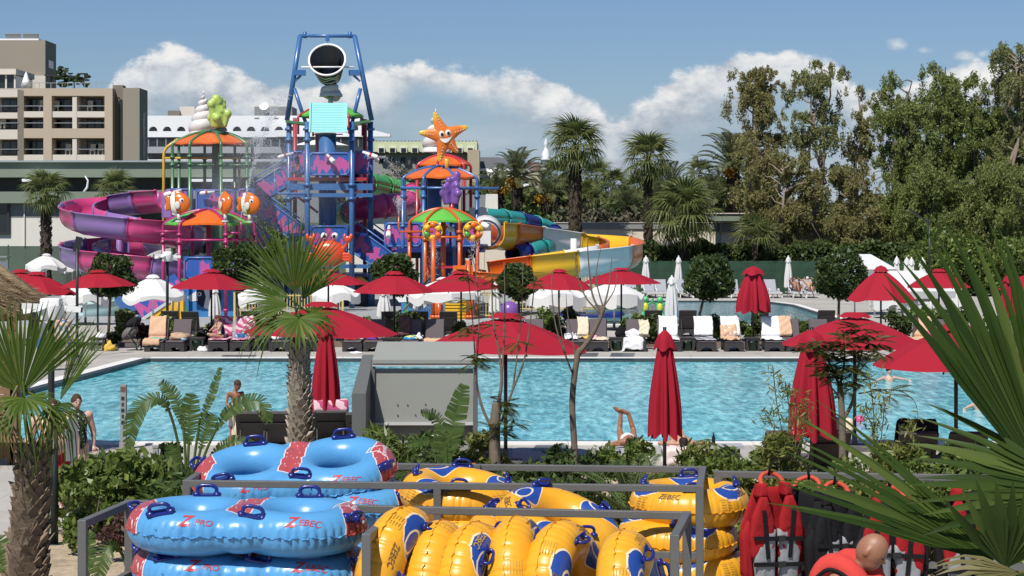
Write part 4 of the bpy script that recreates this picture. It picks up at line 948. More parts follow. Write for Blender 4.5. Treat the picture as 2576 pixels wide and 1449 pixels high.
for i, (lab, a, vel, n, sp, sz, tm) in enumerate((('fine water jet rising beside the left dome', P(605, 552, 92.4), (1.6, 0, 7.2), 2600, .16, .02, 1.25), ('water fan above the blue stairs', P(691, 446, 101.8), (0, 0, 3.0), 500, .42, .02, .5),
        ('water fan left of the right tower', P(1003, 545, 92.8), (0, 0, 2.6), 700, .28, .018, .55), ('mist drifting off the left dome', P(640, 350, 100), (.3, 0, .6), 5200, 1.0, .016, 1.7),
        ('scattered splash drops left of the bucket tower', P(690, 250, 102), (-.4, 0, .8), 200, .6, .03, 1.0), ('water curtain under the bucket wheel', P(1192, 592, 91.8), (0, 0, -.2), 700, .26, .02, 1.2), ('water curtain under the left bucket wheel', P(1092, 592, 91.8), (0, 0, -.2), 600, .24, .02, 1.2),
        ('water falling under the red shelf', P(1142, 680, 91.2), (0, 0, -.1), 900, .35, .016, .8), ('drops thrown from the right cannon', P(950, 396, 101), (1.4, 0, .5), 500, .35, .02, 1.2))): spray(lab, a, vel, n, sp, sz, i+3, tm)

# drifting water mist round the left tower: a soft closed cloud of air and droplets
mm = bpy.data.materials.new('mist'); mm.use_nodes = True; nt = mm.node_tree; nt.nodes.remove(nt.nodes['Principled BSDF']); pv = nt.nodes.new('ShaderNodeVolumePrincipled'); pv.inputs['Color'].default_value = (.9, .93, .96, 1); pv.inputs['Anisotropy'].default_value = .2
x, y, z = n_xyz(nt, coords(nt)); rr = (x*x+y*y+z*z).sqrt(); dn = rr.sm(1.0, .1)*n_noise(nt, coords(nt), 1.8, 4, .6).sm(.36, .72)*.34; nt.links.new(dn.k, pv.inputs['Density']); nt.links.new(pv.outputs[0], nt.nodes['Material Output'].inputs['Volume'])
o = MB().ball((0, 0, 0), 1.0, 24, 16).out('water_mist', mm, None, P(650, 450, 98)); o.scale = (5.2, 3.0, 4.2); tag(o, 'thin drifting water mist between the left tower and the bucket tower', 'mist', kind='stuff')
# ================= poolside: parasols, loungers, tables, towels
m_red = M('red_canvas', (.345, .016, .032), .85, .15, .17, 1.1, .15, 60, trans=.12); m_canvas = M('white_canvas2', (.74, .74, .72), .85, .15, .05, 1.5, .1, 60, trans=.2)
m_pole = M('pole_black', (.015, .016, .016), .4, .5); m_polew = M('pole_white', (.6, .6, .6), .4, .5); m_base = M('parasol_base', (.10, .10, .10), .8)
def canopy_panel(R, h, n, i, sag, cap, drop, off, wob=0, seed=0):
    # one gore of the canopy between ribs i and i+1
    rr = random.Random(seed*31+i); K, J = 7, 6; vs, fs = [], []; a0 = 2*math.pi*i/n+off; a1 = 2*math.pi*(i+1)/n+off
    for k in range(K+1):
        t = k/K; r = cap+(R-cap)*t; z = h*(1-(r/R))**1.0; z += .10*h*math.sin(math.pi*r/R)
        for j in range(J+1):
            s = j/J; a = a0+(a1-a0)*s; ch = math.cos((a1-a0)/2)/math.cos(a-(a0+a1)/2); q = r*(1-(1-ch)*(.85 if t > .02 else 0)); dz = -sag*math.sin(math.pi*s)*t*(1.2-.5*t)
            dz += wob*math.sin(math.pi*s)*t*t*math.sin(seed+i*2.3); vs.append((q*math.cos(a), q*math.sin(a), z+dz))
    for k in range(K):
        for j in range(J): q = k*(J+1)+j; fs.append((q, q+J+1, q+J+2, q+1))
    b = MB().add(vs, fs, True); e = K*(J+1)
    if drop: b.add([vs[e+j] for j in range(J+1)]+[(vs[e+j][0]*1.004, vs[e+j][1]*1.004, vs[e+j][2]-drop*(1+.18*math.sin(j*.9+i*1.7))) for j in range(J+1)], [(j, j+J+1, j+J+2, j+1) for j in range(J)], True)
    return b
PAR = {}
def parasol(name, label, x, y, zr, R, h, mat, pole, group, n=8, rot=0, tilt=(0, 0), sag=.05, drop=.0, wob=0, seed=0, key=None, base_z=0):
    t = thing(name, label, 'parasol', (x, y, base_z), 0, group); zr = zr-base_z
    hd = thing('canopy', None, None, (0, 0, zr)); hd.parent = t; hd.rotation_euler = (tilt[0], tilt[1], rot)
    for i in range(n):
        kk = (key, i) if key else None
        if kk in PAR: link('gore', PAR[kk], None, hd)
        else:
            o = canopy_panel(R, h, n, i, sag, .16*R, drop, 0, wob, seed).out('gore', mat, hd)
            if kk: PAR[kk] = o.data
    # vent cap
    b = MB(); vs, fs = [(0, 0, h*1.10)], []
    for k, (rr, zz) in enumerate(((.13*R, h*.99), (.225*R, h*.86))):
        for j in range(n*2): a = 2*math.pi*j/(n*2); w = (.0 if j % 2 == 0 else -.05*R*k); vs.append((rr*math.cos(a), rr*math.sin(a), zz+.04*R+w*.35))
    m = n*2; fs = [(0, 1+j, 1+(j+1) % m) for j in range(m)]+[(1+j, 1+m+j, 1+m+(j+1) % m, 1+(j+1) % m) for j in range(m)]; b.add(vs, fs, True).out('vent_cap', mat, hd)
    for i in range(n):
        a = 2*math.pi*i/n; kk = ('rib', round(R, 2), round(h, 2), i)
        if kk in PAR: link('rib', PAR[kk], None, hd)
        else: PAR[kk] = MB().bar((.1*math.cos(a), .1*math.sin(a), h*.93), (R*.985*math.cos(a), R*.985*math.sin(a), -.035), .025, .02).out('rib', pole, hd).data
    MB().tube([(0, 0, .1), (0, 0, zr+h*.95)], .035 if R > 1 else .03, 8).out('pole', pole, t); MB().box((0, 0, .05), (.62, .62, .1)).tube([(0, 0, .1), (0, 0, .32)], .055, 8).out('base', m_base, t)
    return t
def closed_parasol(name, label, x, y, z0, z1, w, mat, pole, group, folds=9, seed=0, skirt=True, base_z=0):
    t = thing(name, label, 'parasol', (x, y, base_z), 0, group); H = z1-z0; N = folds*6; r = random.Random(seed); ph = [r.uniform(-.5, .5) for _ in range(folds)]
    vs, fs = [], []; K = 12
    for k in range(K+1):
        s = k/K; rad = w*(.16+.30*s**.8+.06*math.sin(s*3.1)); z = z1-.06*H-s*(H*.94)
        for j in range(N):
            a = 2*math.pi*j/N; f = folds*a+ph[int(j/6) % folds]*.8; am = .10+.25*min(1, s*1.4); q = rad*(1+am*math.cos(f)+.04*math.sin(3*a+seed)); zz = z+(-.06*H*math.cos(f)*.6*s**3 if k == K else 0)+.03*math.sin(2*a+seed)*s
            vs.append((q*math.cos(a), q*math.sin(a), zz-base_z))
    for k in range(K):
        for j in range(N): j2 = (j+1) % N; fs.append((k*N+j, (k+1)*N+j, (k+1)*N+j2, k*N+j2))
    MB().add(vs, fs, True).out('folded_canopy', mat, t)
    vs, fs = [(0, 0, z1-base_z+.01*H)], []; KK = [(.10, -.03), (.17, -.07), (.23, -.15), (.27, -.24)]
    for k, (a_, b_) in enumerate(KK):
        for j in range(N): a = 2*math.pi*j/N; q = w*a_*1.35*(1+.16*(k/3)*math.cos(folds*a*.5+1)); vs.append((q*math.cos(a), q*math.sin(a), z1+b_*H*.75-base_z-(.02*H*math.cos(folds*a*.5+1) if k == 3 else 0)))
    fs = [(0, 1+j, 1+(j+1) % N) for j in range(N)]
    for k in range(3):
        for j in range(N): fs.append((1+k*N+j, 1+(k+1)*N+j, 1+(k+1)*N+(j+1) % N, 1+k*N+(j+1) % N))
    MB().add(vs, fs, True).out('vent_cap', mat, t)
    MB().tube([(0, 0, .05), (0, 0, z1-base_z+.05)], .032, 8).out('pole', pole, t); MB().box((0, 0, .05), (.55, .55, .1)).tube([(0, 0, .1), (0, 0, .3)], .05, 8).out('base', m_base, t)
    return t
# open red parasols: apex u, rim row v, half width in picture units, distance
RG = 'open red parasols'
for i, (u, v, hw, d, hgt, rot, tl, lab) in enumerate((
    (51, 728, 96, 74, .78, .2, (0, 0), 'open red parasol at far left, mostly behind the thatched roof and another parasol'),
    (92, 737, 108, 71.5, .80, .5, (0, .06), 'open red parasol just right of the thatched roof edge'),
    (246, 720, 96, 70.5, .60, .1, (0, -.03), 'open red parasol in front of the round tree by the pink spiral slide'),
    (532, 725, 104, 70.5, .70, .35, (0, .02), 'open red parasol in front of the blue fish mural'),
    (826, 714, 104, 74, .56, .2, (0, 0), 'open red parasol under the crab statue, right behind the palm fan'),
    (992, 734, 104, 70.3, .76, .1, (.02, 0), 'open red parasol in front of the grey climbing net'),
    (1160, 727, 106, 72, .70, .5, (0, -.05), 'open red parasol below the green splash umbrella'),
    (1406, 724, 90, 71, .70, .3, (.03, .02), 'open red parasol below the yellow and white slide, left of another'),
    (1563, 712, 100, 73.5, .58, .0, (0, 0), 'open red parasol at the right end of the yellow and white slide'),
    (2362, 722, 84, 75, .72, .2, (0, 0), 'open red parasol behind the tips of the big palm leaf at right'),
    (2598, 728, 90, 73, .72, .2, (0, 0), 'open red parasol cut by the right edge of the picture'),
    (808, 838, 196, 40.2, .56, .12, (0, .02), 'large open red parasol behind the central palm trunk'),
    (1272, 878, 214, 37, .60, .25, (0, .035), 'large open red parasol right of the grey screen box'),
    (2150, 868, 192, 39.5, .58, .3, (0, .01), 'large open red parasol above the loungers, left of the big palm leaf'),
    (2405, 921, 212, 34, .66, .42, (0, 0), 'large open red parasol nearest the big palm leaf at right'))):
    R = hw/F*d; p = P(u, v, d); near = d < 60
    parasol('red_parasol', lab, p.x, p.y, p.z, R, hgt*(1.02 if near else .88), m_red, m_pole, RG, 8, rot, tl, .03, 0, 0, i, base_z=0)
p = P(2216, 752, 70); parasol('red_parasol', 'half opened steep red parasol beside the round tree at right', p.x, p.y, p.z, 90/F*70, 1.08, m_red, m_pole, RG, 8, .2, (0, 0), .10, 0, .05, 3)
# closed red parasols
CG = 'closed red parasols'
for i, (u, vt, vb, w, d, lab) in enumerate(((820, 800, 1036, .46, 38, 'closed red parasol right beside the central palm trunk'), (1672, 830, 1096, .48, 34, 'closed red parasol in the middle right, above the sunbathers'), (2042, 830, 1096, .68, 34, 'closed red parasol behind the feathery shrub at right'),
        (1895, 670, 783, 1.0, 70, 'closed red parasol far off by the round kids pool'), (2538, 690, 800, .5, 62, 'closed red parasol behind the big palm leaf at far right'))):
    closed_parasol('closed_red_parasol', lab, X(u, d), d, Z(vb, d), Z(vt, d), w, m_red, m_pole, CG, 8, i)
# open white parasols (loose valances)
WG = 'open white parasols'
for i, (u, v, hw, d, hgt, dr, lab) in enumerate(((116, 668, 52, 108, .60, .22, 'open white parasol in front of the green fence at far left'), (182, 672, 22, 112, .45, .2, 'small white parasol tip left of the spiral slide'), (385, 741, 82, 84, .78, .18, 'open white parasol with wavy edge by the blue splash stairs'), (215, 742, 60, 86, .55, .35, 'white parasol under the red one beside the mint chute'),
        (655, 742, 62, 84, .5, .3, 'white parasol left of the palm fan behind a round tree'), (845, 738, 62, 84, .42, .35, 'white parasol directly right of the palm fan'), (1118, 738, 92, 83, .62, .32, 'white parasol under the red one by the yellow climbing wall'), (1400, 740, 78, 82, .42, .5, 'white parasol under the red one, left of the bare tree'),
        (1545, 738, 76, 82, .46, .5, 'white parasol under the red one, right of the bare tree'), (2250, 745, 60, 92, .62, .5, 'white parasol behind the half opened red one at right'))):
    R = hw/F*d; p = P(u, v, d); parasol('white_parasol', lab, p.x, p.y, p.z, R, hgt, m_canvas, m_polew, WG, 8, .3*i, (.03*math.sin(i), .04*math.cos(i*2)), .09, dr, .14, i)
CWG = 'closed white parasols'
for i, (u, vt, vb, w, d, lab) in enumerate(((540, 722, 795, .42, 80, 'closed white parasol in front of the fish mural'), (966, 730, 795, .5, 80, 'closed white parasol left of the grey net, behind the red one'), (1245, 712, 782, .42, 82, 'closed white parasol beside the purple ball by the yellow fence'),
        (1625, 645, 722, .46, 117, 'closed white parasol behind the loungers, first from the yellow slide'), (1707, 645, 725, .44, 117, 'closed white parasol behind the loungers, second from the yellow slide'), (1690, 695, 797, .52, 88, 'closed white parasol standing nearer, at the kids pool edge'), (1787, 645, 700, .4, 118, 'closed white parasol just topping the round tree in the middle right'),
        (1983, 645, 722, .42, 116, 'closed white parasol beside the two sunbathers on white loungers'), (2256, 646, 740, .45, 113, 'closed white parasol first of the cluster behind the steep red one'), (2281, 648, 742, .45, 111, 'closed white parasol second of the cluster behind the steep red one'), (2293, 649, 742, .45, 109, 'closed white parasol third of the cluster behind the steep red one'), (2321, 650, 760, .5, 105, 'closed white parasol at the right of the cluster'),
        (2340, 715, 785, .5, 100, 'closed white parasol lower under the right hand red one'), (2405, 715, 790, .7, 96, 'closed white parasol partly behind the big palm leaf'))):
    closed_parasol('closed_white_parasol', lab, X(u, d), d, Z(vb, d), Z(vt, d), w, m_canvas, m_polew, CWG, 8, i+20)
# slanting white awnings at right
aw = thing('shade_sail', 'slanted white shade canopy between the round tree and the red parasol', 'canopy', (X(2165, 96), 96, 0))
def awn(a, b, w, th, nm):
    a, b = Vector(a), Vector(b); MB().bar(a, b, w, th).out(nm, m_canvas, aw)
o_ = Vector(aw.location); awn(P(2140, 652, 96)-o_, P(2205, 690, 94)-o_, 2.2, .5, 'canopy_slope'); awn(P(2262, 690, 93)-o_, P(2345, 742, 90)-o_, 2.4, .35, 'canopy_slope')
for (u, v, d) in ((2150, 670, 96), (2200, 700, 94), (2270, 705, 93), (2342, 748, 90)): q = P(u, v, d)-o_; MB().tube([Vector((q.x, q.y, 0)), q], .04, 6).out('post', m_polew, aw)
MB().box(P(2325, 745, 90.5)-o_, (1.3, .06, .5)).out('valance', m_grey, aw)

# ---- loungers
m_rattan = M('lounger_resin', (.035, .032, .032), .5, .4, .2, 8, .3, 90); m_cush = M('cushion_taupe', (.115, .095, .10), .85, .15, .12, 2, .2, 40); m_lw = M('lounger_white', (.70, .70, .69), .4, .4, .06); m_cushg = M('cushion_grey', (.34, .35, .38), .85, .15, .08, 2, .2, 40)
def make_lounger(name, mf, mc, ang=62, slim=False):
    t = thing(name, 'x', 'sun lounger'); w = .68
    # foot end at -y; the seat runs 1.25 m, then the raised back
    arch = lambda L, h0, n=8: [(L*.5*math.cos(a), h0*math.sin(a)) for a in np.linspace(math.pi, 0, n)]
    sk = .16 if not slim else .06
    def skirt(L, z1, z0, aw, ah):
        a = arch(aw, ah); return [(-L/2, 0), (-aw/2, 0)]+[(x, z) for x, z in a][1:-1]+[(aw/2, 0), (L/2, 0), (L/2, z1), (-L/2, z1)]
    if not slim:
        f = MB().prism(skirt(w, .30, 0, .42, .15), -.64, -.58); f.prism(skirt(1.2, .298, 0, .8, .17), -w/2+.002, -w/2+.05, RZ(math.pi/2)); f.prism(skirt(1.2, .298, 0, .8, .17), w/2-.05, w/2-.002, RZ(math.pi/2)); f.prism(skirt(w-.01, .296, 0, .42, .15), .58, .638)
        f.out('frame', mf, t)
        for i in range(9): MB().box((0, -.54+i*.135, .30), (w-.1, .10, .03)).out('seat_slat', mf, t)
    else:
        MB().bar((-w/2, -.66, .30), (-w/2, 1.2, .30), .05, .06).bar((w/2, -.66, .30), (w/2, 1.2, .30), .05, .06).bar((-w/2, -.66, .30), (w/2, -.66, .30), .05, .06).out('frame', mf, t)
        for sx in (-1, 1):
            for y in (-.55, .55): MB().tube(spline([(sx*(w/2-.12), y, .28), (sx*w/2, y-.02, .2), (sx*(w/2+.03), y-.06, .0)], 4), .028, 6).out('leg', mf, t)
            MB().tube(spline([(sx*w/2, .1, .3), (sx*(w/2+.02), .15, .47), (sx*(w/2+.02), .42, .50), (sx*w/2, .5, .32)], 5), .03, 6).out('armrest', mf, t)
    MB().box((0, -.03, .345), (w-.06, 1.2, .06)).out('seat_cushion', mc, t, bevel=.02)
    m = RX(math.radians(ang)); L = .80; c = Vector((0, .60, .33)); b = MB()
    o = MB().box((0, L/2, 0), (w, L, .05)).out('backrest', mf, t, c, bevel=.02); o.rotation_euler[0] = math.radians(ang)
    MB().box((0, L/2-.01, .055), (w-.05, L-.04, .055)).out('back_cushion', mc, o, bevel=.02)
    MB().box((0, L*.45, -.045), (w-.16, L*.5, .03)).out('back_panel', mf, o) if not slim else None
    for sx in (-1, 1): MB().tube([(sx*.25, .60+.5*math.cos(math.radians(ang)), .30+.5*math.sin(math.radians(ang))), (sx*.25, 1.15, .04)], .02, 6).out('strut', mf, t)
    return t
dark_l = make_lounger('sun_lounger', m_rattan, m_cush, 64); white_l = make_lounger('white_sun_lounger', m_lw, m_cushg, 62, True)
used = {}
def put(proto, loc, rz, label, group, sc=1.0):
    if not used.get(proto.name): used[proto.name] = 1; o = proto; o.location = loc; o.rotation_euler[2] = rz; o['label'] = label; o['group'] = group
    else: o = dup(proto, loc, rz, label, group)
    return o
FG = 'dark loungers along the far pool edge'; yL = 69.3
far_l = [(394, 'covered by a peach towel at the left end of the far row'), (448, 'second in the far row, with a heap of tan towels'), (553, 'under the seated woman, with pink striped towel'), (610, 'next to the seated woman, covered in pink striped towel'), (710, 'left of the central palm trunk with a blue bundle on it'), (778, 'partly behind the central palm trunk'),
    (888, 'with red and white towels below the large red parasol'), (943, 'with a purple cloth below the large red parasol'), (1033, 'with a brown draped towel and blue cloth'), (1092, 'with a peach towel hanging at its foot, left of the bamboo stems'), (1295, 'under the large red parasol rim, left of two'), (1345, 'under the large red parasol rim, right of two'), (1451, 'with a crumpled white and cream towel behind the bare tree'), (1504, 'right of the bare tree with a cream towel and pink cap'),
    (1600, 'with a white towel trailing off its foot'), (1684, 'with a white towel behind the closed red parasol'), (1774, 'with white towel and grey stripes, just right of the closed red parasol'), (1842, 'with a peach towel heap, second right of the closed red parasol'), (1944, 'with a white towel over its back, left of the large right parasol'), (1996, 'with a peach towel over one corner, by the large right parasol'), (2070, 'mostly hidden behind the large right parasol'), (2306, 'with a peach towel laid flat at far right'), (2350, 'with a grey back turned sideways at far right')]
for i, (u, l) in enumerate(far_l): put(dark_l, (X(u, yL), yL, 0), random.Random(i).uniform(-.05, .05) if u < 2300 else -.5, 'dark lounger '+l, FG)
for i, (u, d, l) in enumerate(((105, 78, 'behind the shower stand at far left'), (322, 77, 'behind the folded stroller'), (437, 77.5, 'behind the peach towel lounger'), (487, 77, 'behind the dark lounger left of the seated woman'), (640, 77, 'left of the palm fan, facing the playground'), (985, 77, 'behind the brown draped towel'), (1058, 77, 'in front of the climbing block'), (1130, 77, 'below the yellow climbing wall'), (1640, 78, 'facing the kids pool by the white closed parasol'), (1725, 78, 'facing the kids pool under the leaning round tree'), (1905, 78, 'facing the kids pool under the closed far red parasol'), (2070, 78, 'facing the kids pool at right'))):
    put(dark_l, (X(u, d), d, 0), math.pi, 'dark lounger facing away '+l, 'dark loungers facing the kids pool')
for i, (u, l) in enumerate(((1592, 'first from the yellow slide'), (1638, 'second from the yellow slide'), (1668, 'third from the yellow slide'), (1722, 'left one behind the round tree'), (1755, 'right one behind the round tree'), (1818, 'first right of the round tree'), (1850, 'second right of the round tree'), (1923, 'behind the closed red parasol'), (1946, 'just left of the two sunbathers'), (2004, 'under the left sunbather'), (2038, 'under the right sunbather'))):
    put(white_l, (X(u, 115.5), 115.5, 0), .12, 'white sun lounger by the green fence, '+l, 'white loungers along the green fence')
for i, (u, d, l) in enumerate(((2225, 100, 'stacked low behind the steep red parasol'), (2255, 97, 'behind the shrubs right of the round tree'), (2290, 98, 'under the slanted white canopy'))): put(white_l, (X(u, d), d, 0), -1.2, 'white sun lounger '+l, 'white loungers along the green fence')
NG = 'dark loungers at the near pool edge'
for i, (u, d, rz, l) in enumerate(((648, 38.6, .05, 'behind the boy with the towel'), (712, 38.6, 0, 'left of the central palm trunk'), (925, 38.4, 0, 'behind the grey screen box'), (1945, 35.2, .05, 'left of the near closed red parasol at right'), (2068, 35.2, 0, 'behind the near closed red parasol with a cream towel'), (2285, 35, -.03, 'with a black cover behind the palm leaf tips'), (2402, 35, 0, 'rightmost, behind the big palm leaf'), (830, 38.8, .1, 'with a pink striped towel behind the closed red parasol'))):
    nl_ = put(dark_l, (X(u, d), d, 0), math.pi+rz, 'dark near lounger '+l, NG)
# (near backs are let down further)
for o_ in [o for o in bpy.data.objects if o.name.startswith('backrest') and o.parent and o.parent.get('group') == NG]: o_.rotation_euler[0] = math.radians(50)
# flat loungers with the two near sunbathers
for (u, d, l) in ((1580, 36.9, 'flat grey lounger under the sunbather with raised legs'), (1715, 36.9, 'flat grey lounger under the sunbather with folded arms')):
    t = thing('flat_lounger', l, 'sun lounger', (X(u, d), d, 0), math.pi/2 if 0 else 0); b = MB().box((0, 0, .30), (.72, 1.9, .06)); b.out('frame', m_lw, t); MB().box((0, 0, .36), (.66, 1.86, .06)).out('cushion', m_cushg, t, bevel=.02)
    for sx in (-.3, .3):
        for sy in (-.8, .8): MB().box((sx, sy, .135), (.06, .06, .27)).out('leg', m_lw, t)
# ---- towels
def cloth_mat(name, a, b2=None, sc=0):
    if name in MATS: return MATS[name]
    m, nt, b = new_mat(name); MATS[name] = m; co = coords(nt); x, y, z = n_xyz(nt, co); n1 = n_noise(nt, co, 9, 5)
    c = n_mix(nt, n1, tuple(q*.8 for q in a), tuple(min(1, q*1.12) for q in a))
    if b2: c = n_mix(nt, ((y+x*.25+n_noise(nt, co, 3, 2)*.12)*sc).fr().gt(.5), c, b2)
    nt.links.new(c, b.inputs['Base Color']); b.inputs['Roughness'].default_value = .9; b.inputs['Specular IOR Level'].default_value = .1; bump(nt, b, n_noise(nt, co, 60, 4), .4, .01); return m
peach = cloth_mat('towel_peach', (.62, .40, .26)); cream = cloth_mat('towel_cream', (.66, .57, .42)); whitet = cloth_mat('towel_white', (.74, .74, .74)); pinkst = cloth_mat('towel_pink', (.70, .48, .52), (.42, .08, .18), 9); tan_t = cloth_mat('towel_tan', (.46, .32, .22)); brown_t = cloth_mat('towel_brown', (.16, .085, .075)); purp = cloth_mat('cloth_purple', (.16, .05, .26)); bluec = cloth_mat('cloth_blue', (.05, .14, .36)); redc = cloth_mat('cloth_red', (.5, .04, .05)); greyt = cloth_mat('towel_grey', (.5, .5, .52), (.16, .16, .17), 3.2); aqua = cloth_mat('cloth_aqua', (.2, .42, .38))
LP = [(-.66, .02), (-.665, .20), (-.655, .375), (-.60, .395), (-.3, .395), (.1, .395), (.45, .395), (.56, .40), (.50, .50), (.59, .70), (.68, .90), (.77, 1.07), (.85, 1.12), (.99, 1.10), (1.03, .9)]
def drape(label, u, mat, s0, s1, x0=-.31, x1=.31, wr=.03, seed=0, y=yL, hang=0, name='towel', rz=0):
    # a towel that follows the lounger from station s0 to s1 (0 = foot ground, 14 = behind the back)
    r = np.random.default_rng(seed); N, K = 26, 12; vs = []; ph = r.uniform(0, 6, 8)
    for i in range(N+1):
        s = s0+(s1-s0)*i/N; k = min(int(s), len(LP)-2); f = s-k; yy = LP[k][0]*(1-f)+LP[k+1][0]*f; zz = LP[k][1]*(1-f)+LP[k+1][1]*f
        for j in range(K+1):
            q = j/K; x = x0+(x1-x0)*q+.05*math.sin(i*.35+ph[0])*wr*10; w = wr*(math.sin(i*.7+j*.55+ph[1])+.7*math.sin(j*1.3-i*.4+ph[2])+.5*math.sin(i*1.7+ph[3]))
            e = abs(x)-.335; zz2 = zz+abs(w)*.8+.025; 
            if e > 0: zz2 -= e*(1.5+hang); x = math.copysign(.335+e*.25, x)
            vs.append((x, yy-abs(w)*.35-(.02 if s < 3 else 0), max(.02, zz2)))
    fs = [(i*(K+1)+j, i*(K+1)+j+1, (i+1)*(K+1)+j+1, (i+1)*(K+1)+j) for i in range(N) for j in range(K)]
    b = MB().add(vs, fs, True); o = b.out(name, mat, None, (X(u, y), y, 0), rotz=rz); m = o.modifiers.new('t', 'SOLIDIFY'); m.thickness = .012
    return tag(o, label, 'towel')
def heap(label, u, mat, yy, rx, ry, h, seed, y=yL, z=.39, dx=0, name='bundle', cat='cloth bundle'):
    r = random.Random(seed); o = MB().ball((0, 0, h*.35), (rx, ry, h), 20, 12).out(name, mat, None, (X(u, y)+dx, y+yy, z)); me = o.data
    for v in me.vertices:
        n = mnoise.noise(Vector(v.co)*7+Vector((seed*3.1, 0, 0))); v.co += Vector(v.co).normalized()*n*min(rx, h)*.75
        if v.co.z < 0: v.co.z = 0
    return tag(o, label, cat)
drape('peach towel spread over the leftmost far lounger', 392, peach, .9, 12.5, -.36, .25, .03, 1); heap('green cloth on the peach towel of the leftmost lounger', 396, aqua, -.1, .3, .2, .06, 2)
heap('heap of tan towels and clothes on the second far lounger', 450, tan_t, .15, .36, .4, .17, 3); heap('pale blue cloth at the corner of the second far lounger', 462, cloth_mat('cloth_sky', (.3, .5, .6)), -.05, .16, .2, .09, 4)
drape('pink striped towel under the seated woman', 555, pinkst, 2.6, 13, -.34, .34, .025, 5); drape('pink striped towel on the lounger right of the seated woman', 612, pinkst, 2.4, 13.2, -.36, .36, .03, 6); heap('blue and white bag on the pink towel', 606, cloth_mat('bag_blue', (.45, .52, .62), (.04, .12, .3), 5), .1, .2, .16, .16, 7)
heap('blue bundle on the lounger left of the palm trunk', 712, bluec, .2, .2, .2, .16, 8); heap('white cloth on the lounger left of the palm trunk', 694, whitet, .1, .16, .2, .12, 9)
heap('white towel heap below the large red parasol', 898, whitet, .25, .26, .2, .2, 10); heap('red cloth on the lounger below the large red parasol', 884, redc, -.2, .22, .12, .07, 11); heap('purple cloth on the next lounger', 937, purp, -.05, .2, .14, .09, 12); heap('grey cloth beside the purple one', 953, greyt, .2, .22, .2, .08, 13)
drape('brown towel hung over the lounger back', 1024, brown_t, 7.2, 13.5, -.34, .06, .05, 14); heap('blue and yellow clothes on the brown towel lounger', 1036, cloth_mat('cloth_bluegreen', (.05, .2, .45), (.5, .6, .15), 6), -.1, .26, .2, .1, 15); heap('white bag on the brown towel lounger', 1052, whitet, .1, .12, .1, .16, 16)
drape('peach towel hanging off the foot of the lounger by the bamboo stems', 1092, peach, .3, 5, -.34, .34, .02, 17)
drape('crumpled white towel on the lounger behind the bare tree', 1446, whitet, 3.5, 8, -.36, .1, .06, 18); drape('cream towel over the back of the lounger behind the bare tree', 1458, cream, 6.5, 11.5, -.05, .34, .03, 19)
drape('cream towel on the lounger right of the bare tree', 1504, cream, 2.5, 7, -.33, .33, .03, 20); heap('pink cap on the cream towel', 1497, cloth_mat('cap_pink', (.75, .35, .4)), .1, .1, .12, .1, 21); heap('yellow cloth on the cream towel', 1478, cloth_mat('cloth_yellow', (.65, .42, .08)), 0, .12, .1, .09, 22)
drape('white towel trailing off the foot of its lounger', 1592, whitet, 0, 8.6, -.75, .34, .06, 23, hang=.4); drape('cream towel over the right corner of the same lounger back', 1614, cream, 7, 10.5, -.05, .3, .04, 24)
drape('white towel on the lounger behind the closed red parasol', 1684, whitet, 3, 12.8, -.33, .33, .03, 25); drape('grey and white striped towel on the lounger right of the closed parasol', 1774, greyt, 2.4, 7.5, -.34, .34, .015, 26); drape('white towel on the back of the same striped towel lounger', 1774, whitet, 7.6, 12.8, -.33, .33, .02, 27)
drape('white towel over the back of the second lounger right of the closed parasol', 1842, whitet, 7.2, 12.8, -.33, .33, .02, 28); drape('peach towel crumpled on the seat of the second lounger right of the closed parasol', 1840, peach, 2.2, 9.5, -.36, .22, .06, 29)
drape('white towel over the lounger left of the large right parasol', 1944, whitet, 2.8, 13, -.34, .34, .025, 30); drape('peach towel corner on the lounger at the large right parasol', 1990, peach, 7.2, 12.6, -.33, .1, .03, 31)
drape('peach towel laid on the lounger at far right', 2306, peach, 2.6, 12.4, -.33, .33, .02, 33, rz=-.5); heap('bright pink inflatable on the far right lounger', 2342, plastic('pink_vinyl', (.72, .06, .24)), -.6, .28, .22, .3, 34)
drape('cream towel over the near lounger behind the closed red parasol', 2078, cream, 8.0, 14.0, -.3, .3, .02, 35, 35.2, rz=math.pi); drape('pink striped towel on the near lounger by the palm trunk', 832, pinkst, 7.0, 14.0, -.33, .33, .02, 36, 38.8, rz=math.pi+.1); drape('black cover over the near lounger behind the palm leaf tips', 2285, cloth_mat('cover_black', (.012, .012, .013)), 6.6, 14.0, -.37, .37, .025, 37, 35, rz=math.pi-.03)
# ---- side tables and bins
m_bin = plastic('bin_green', (.012, .05, .03))
def side_table(u, y, label, bin_=True, lab2=None):
    t = thing('side_table', label, 'side table', (X(u, y), y, 0), 0, 'side tables between the far loungers'); MB().box((0, 0, .45), (.5, .5, .04)).box((0, 0, .40), (.46, .46, .06)).out('table_top', m_rattan, t, bevel=.01)
    for sx in (-.2, .2):
        for sy in (-.2, .2): MB().box((sx, sy, .19), (.07, .07, .38), None, .8).out('leg', m_rattan, t)
    if bin_: tag(MB().lathe([(.02, 0), (.13, 0), (.19, .3), (.21, .3), (.21, .33), (.18, .33), (.13, .04), (.02, .04)], 16).out('waste_bin', m_bin, None, (X(u, y), y-.02, 0)), lab2, 'bin', 'green bins under the side tables')
for (u, l) in ((497, 'the seated woman, on her left'), (665, 'the pink towel lounger, on its right'), (985, 'the purple cloth lounger, on its right'), (1550, 'the lounger with the trailing white towel, on its left'), (1728, 'the closed red parasol, on its right'), (1892, 'the peach heap lounger, on its right'), (1310, 'the bamboo stems, under the red parasol'), (248, 'the folded stroller, on its left')): side_table(u, yL-.1, 'dark side table next to '+l, u not in (248,), 'green bin under the table by '+l)
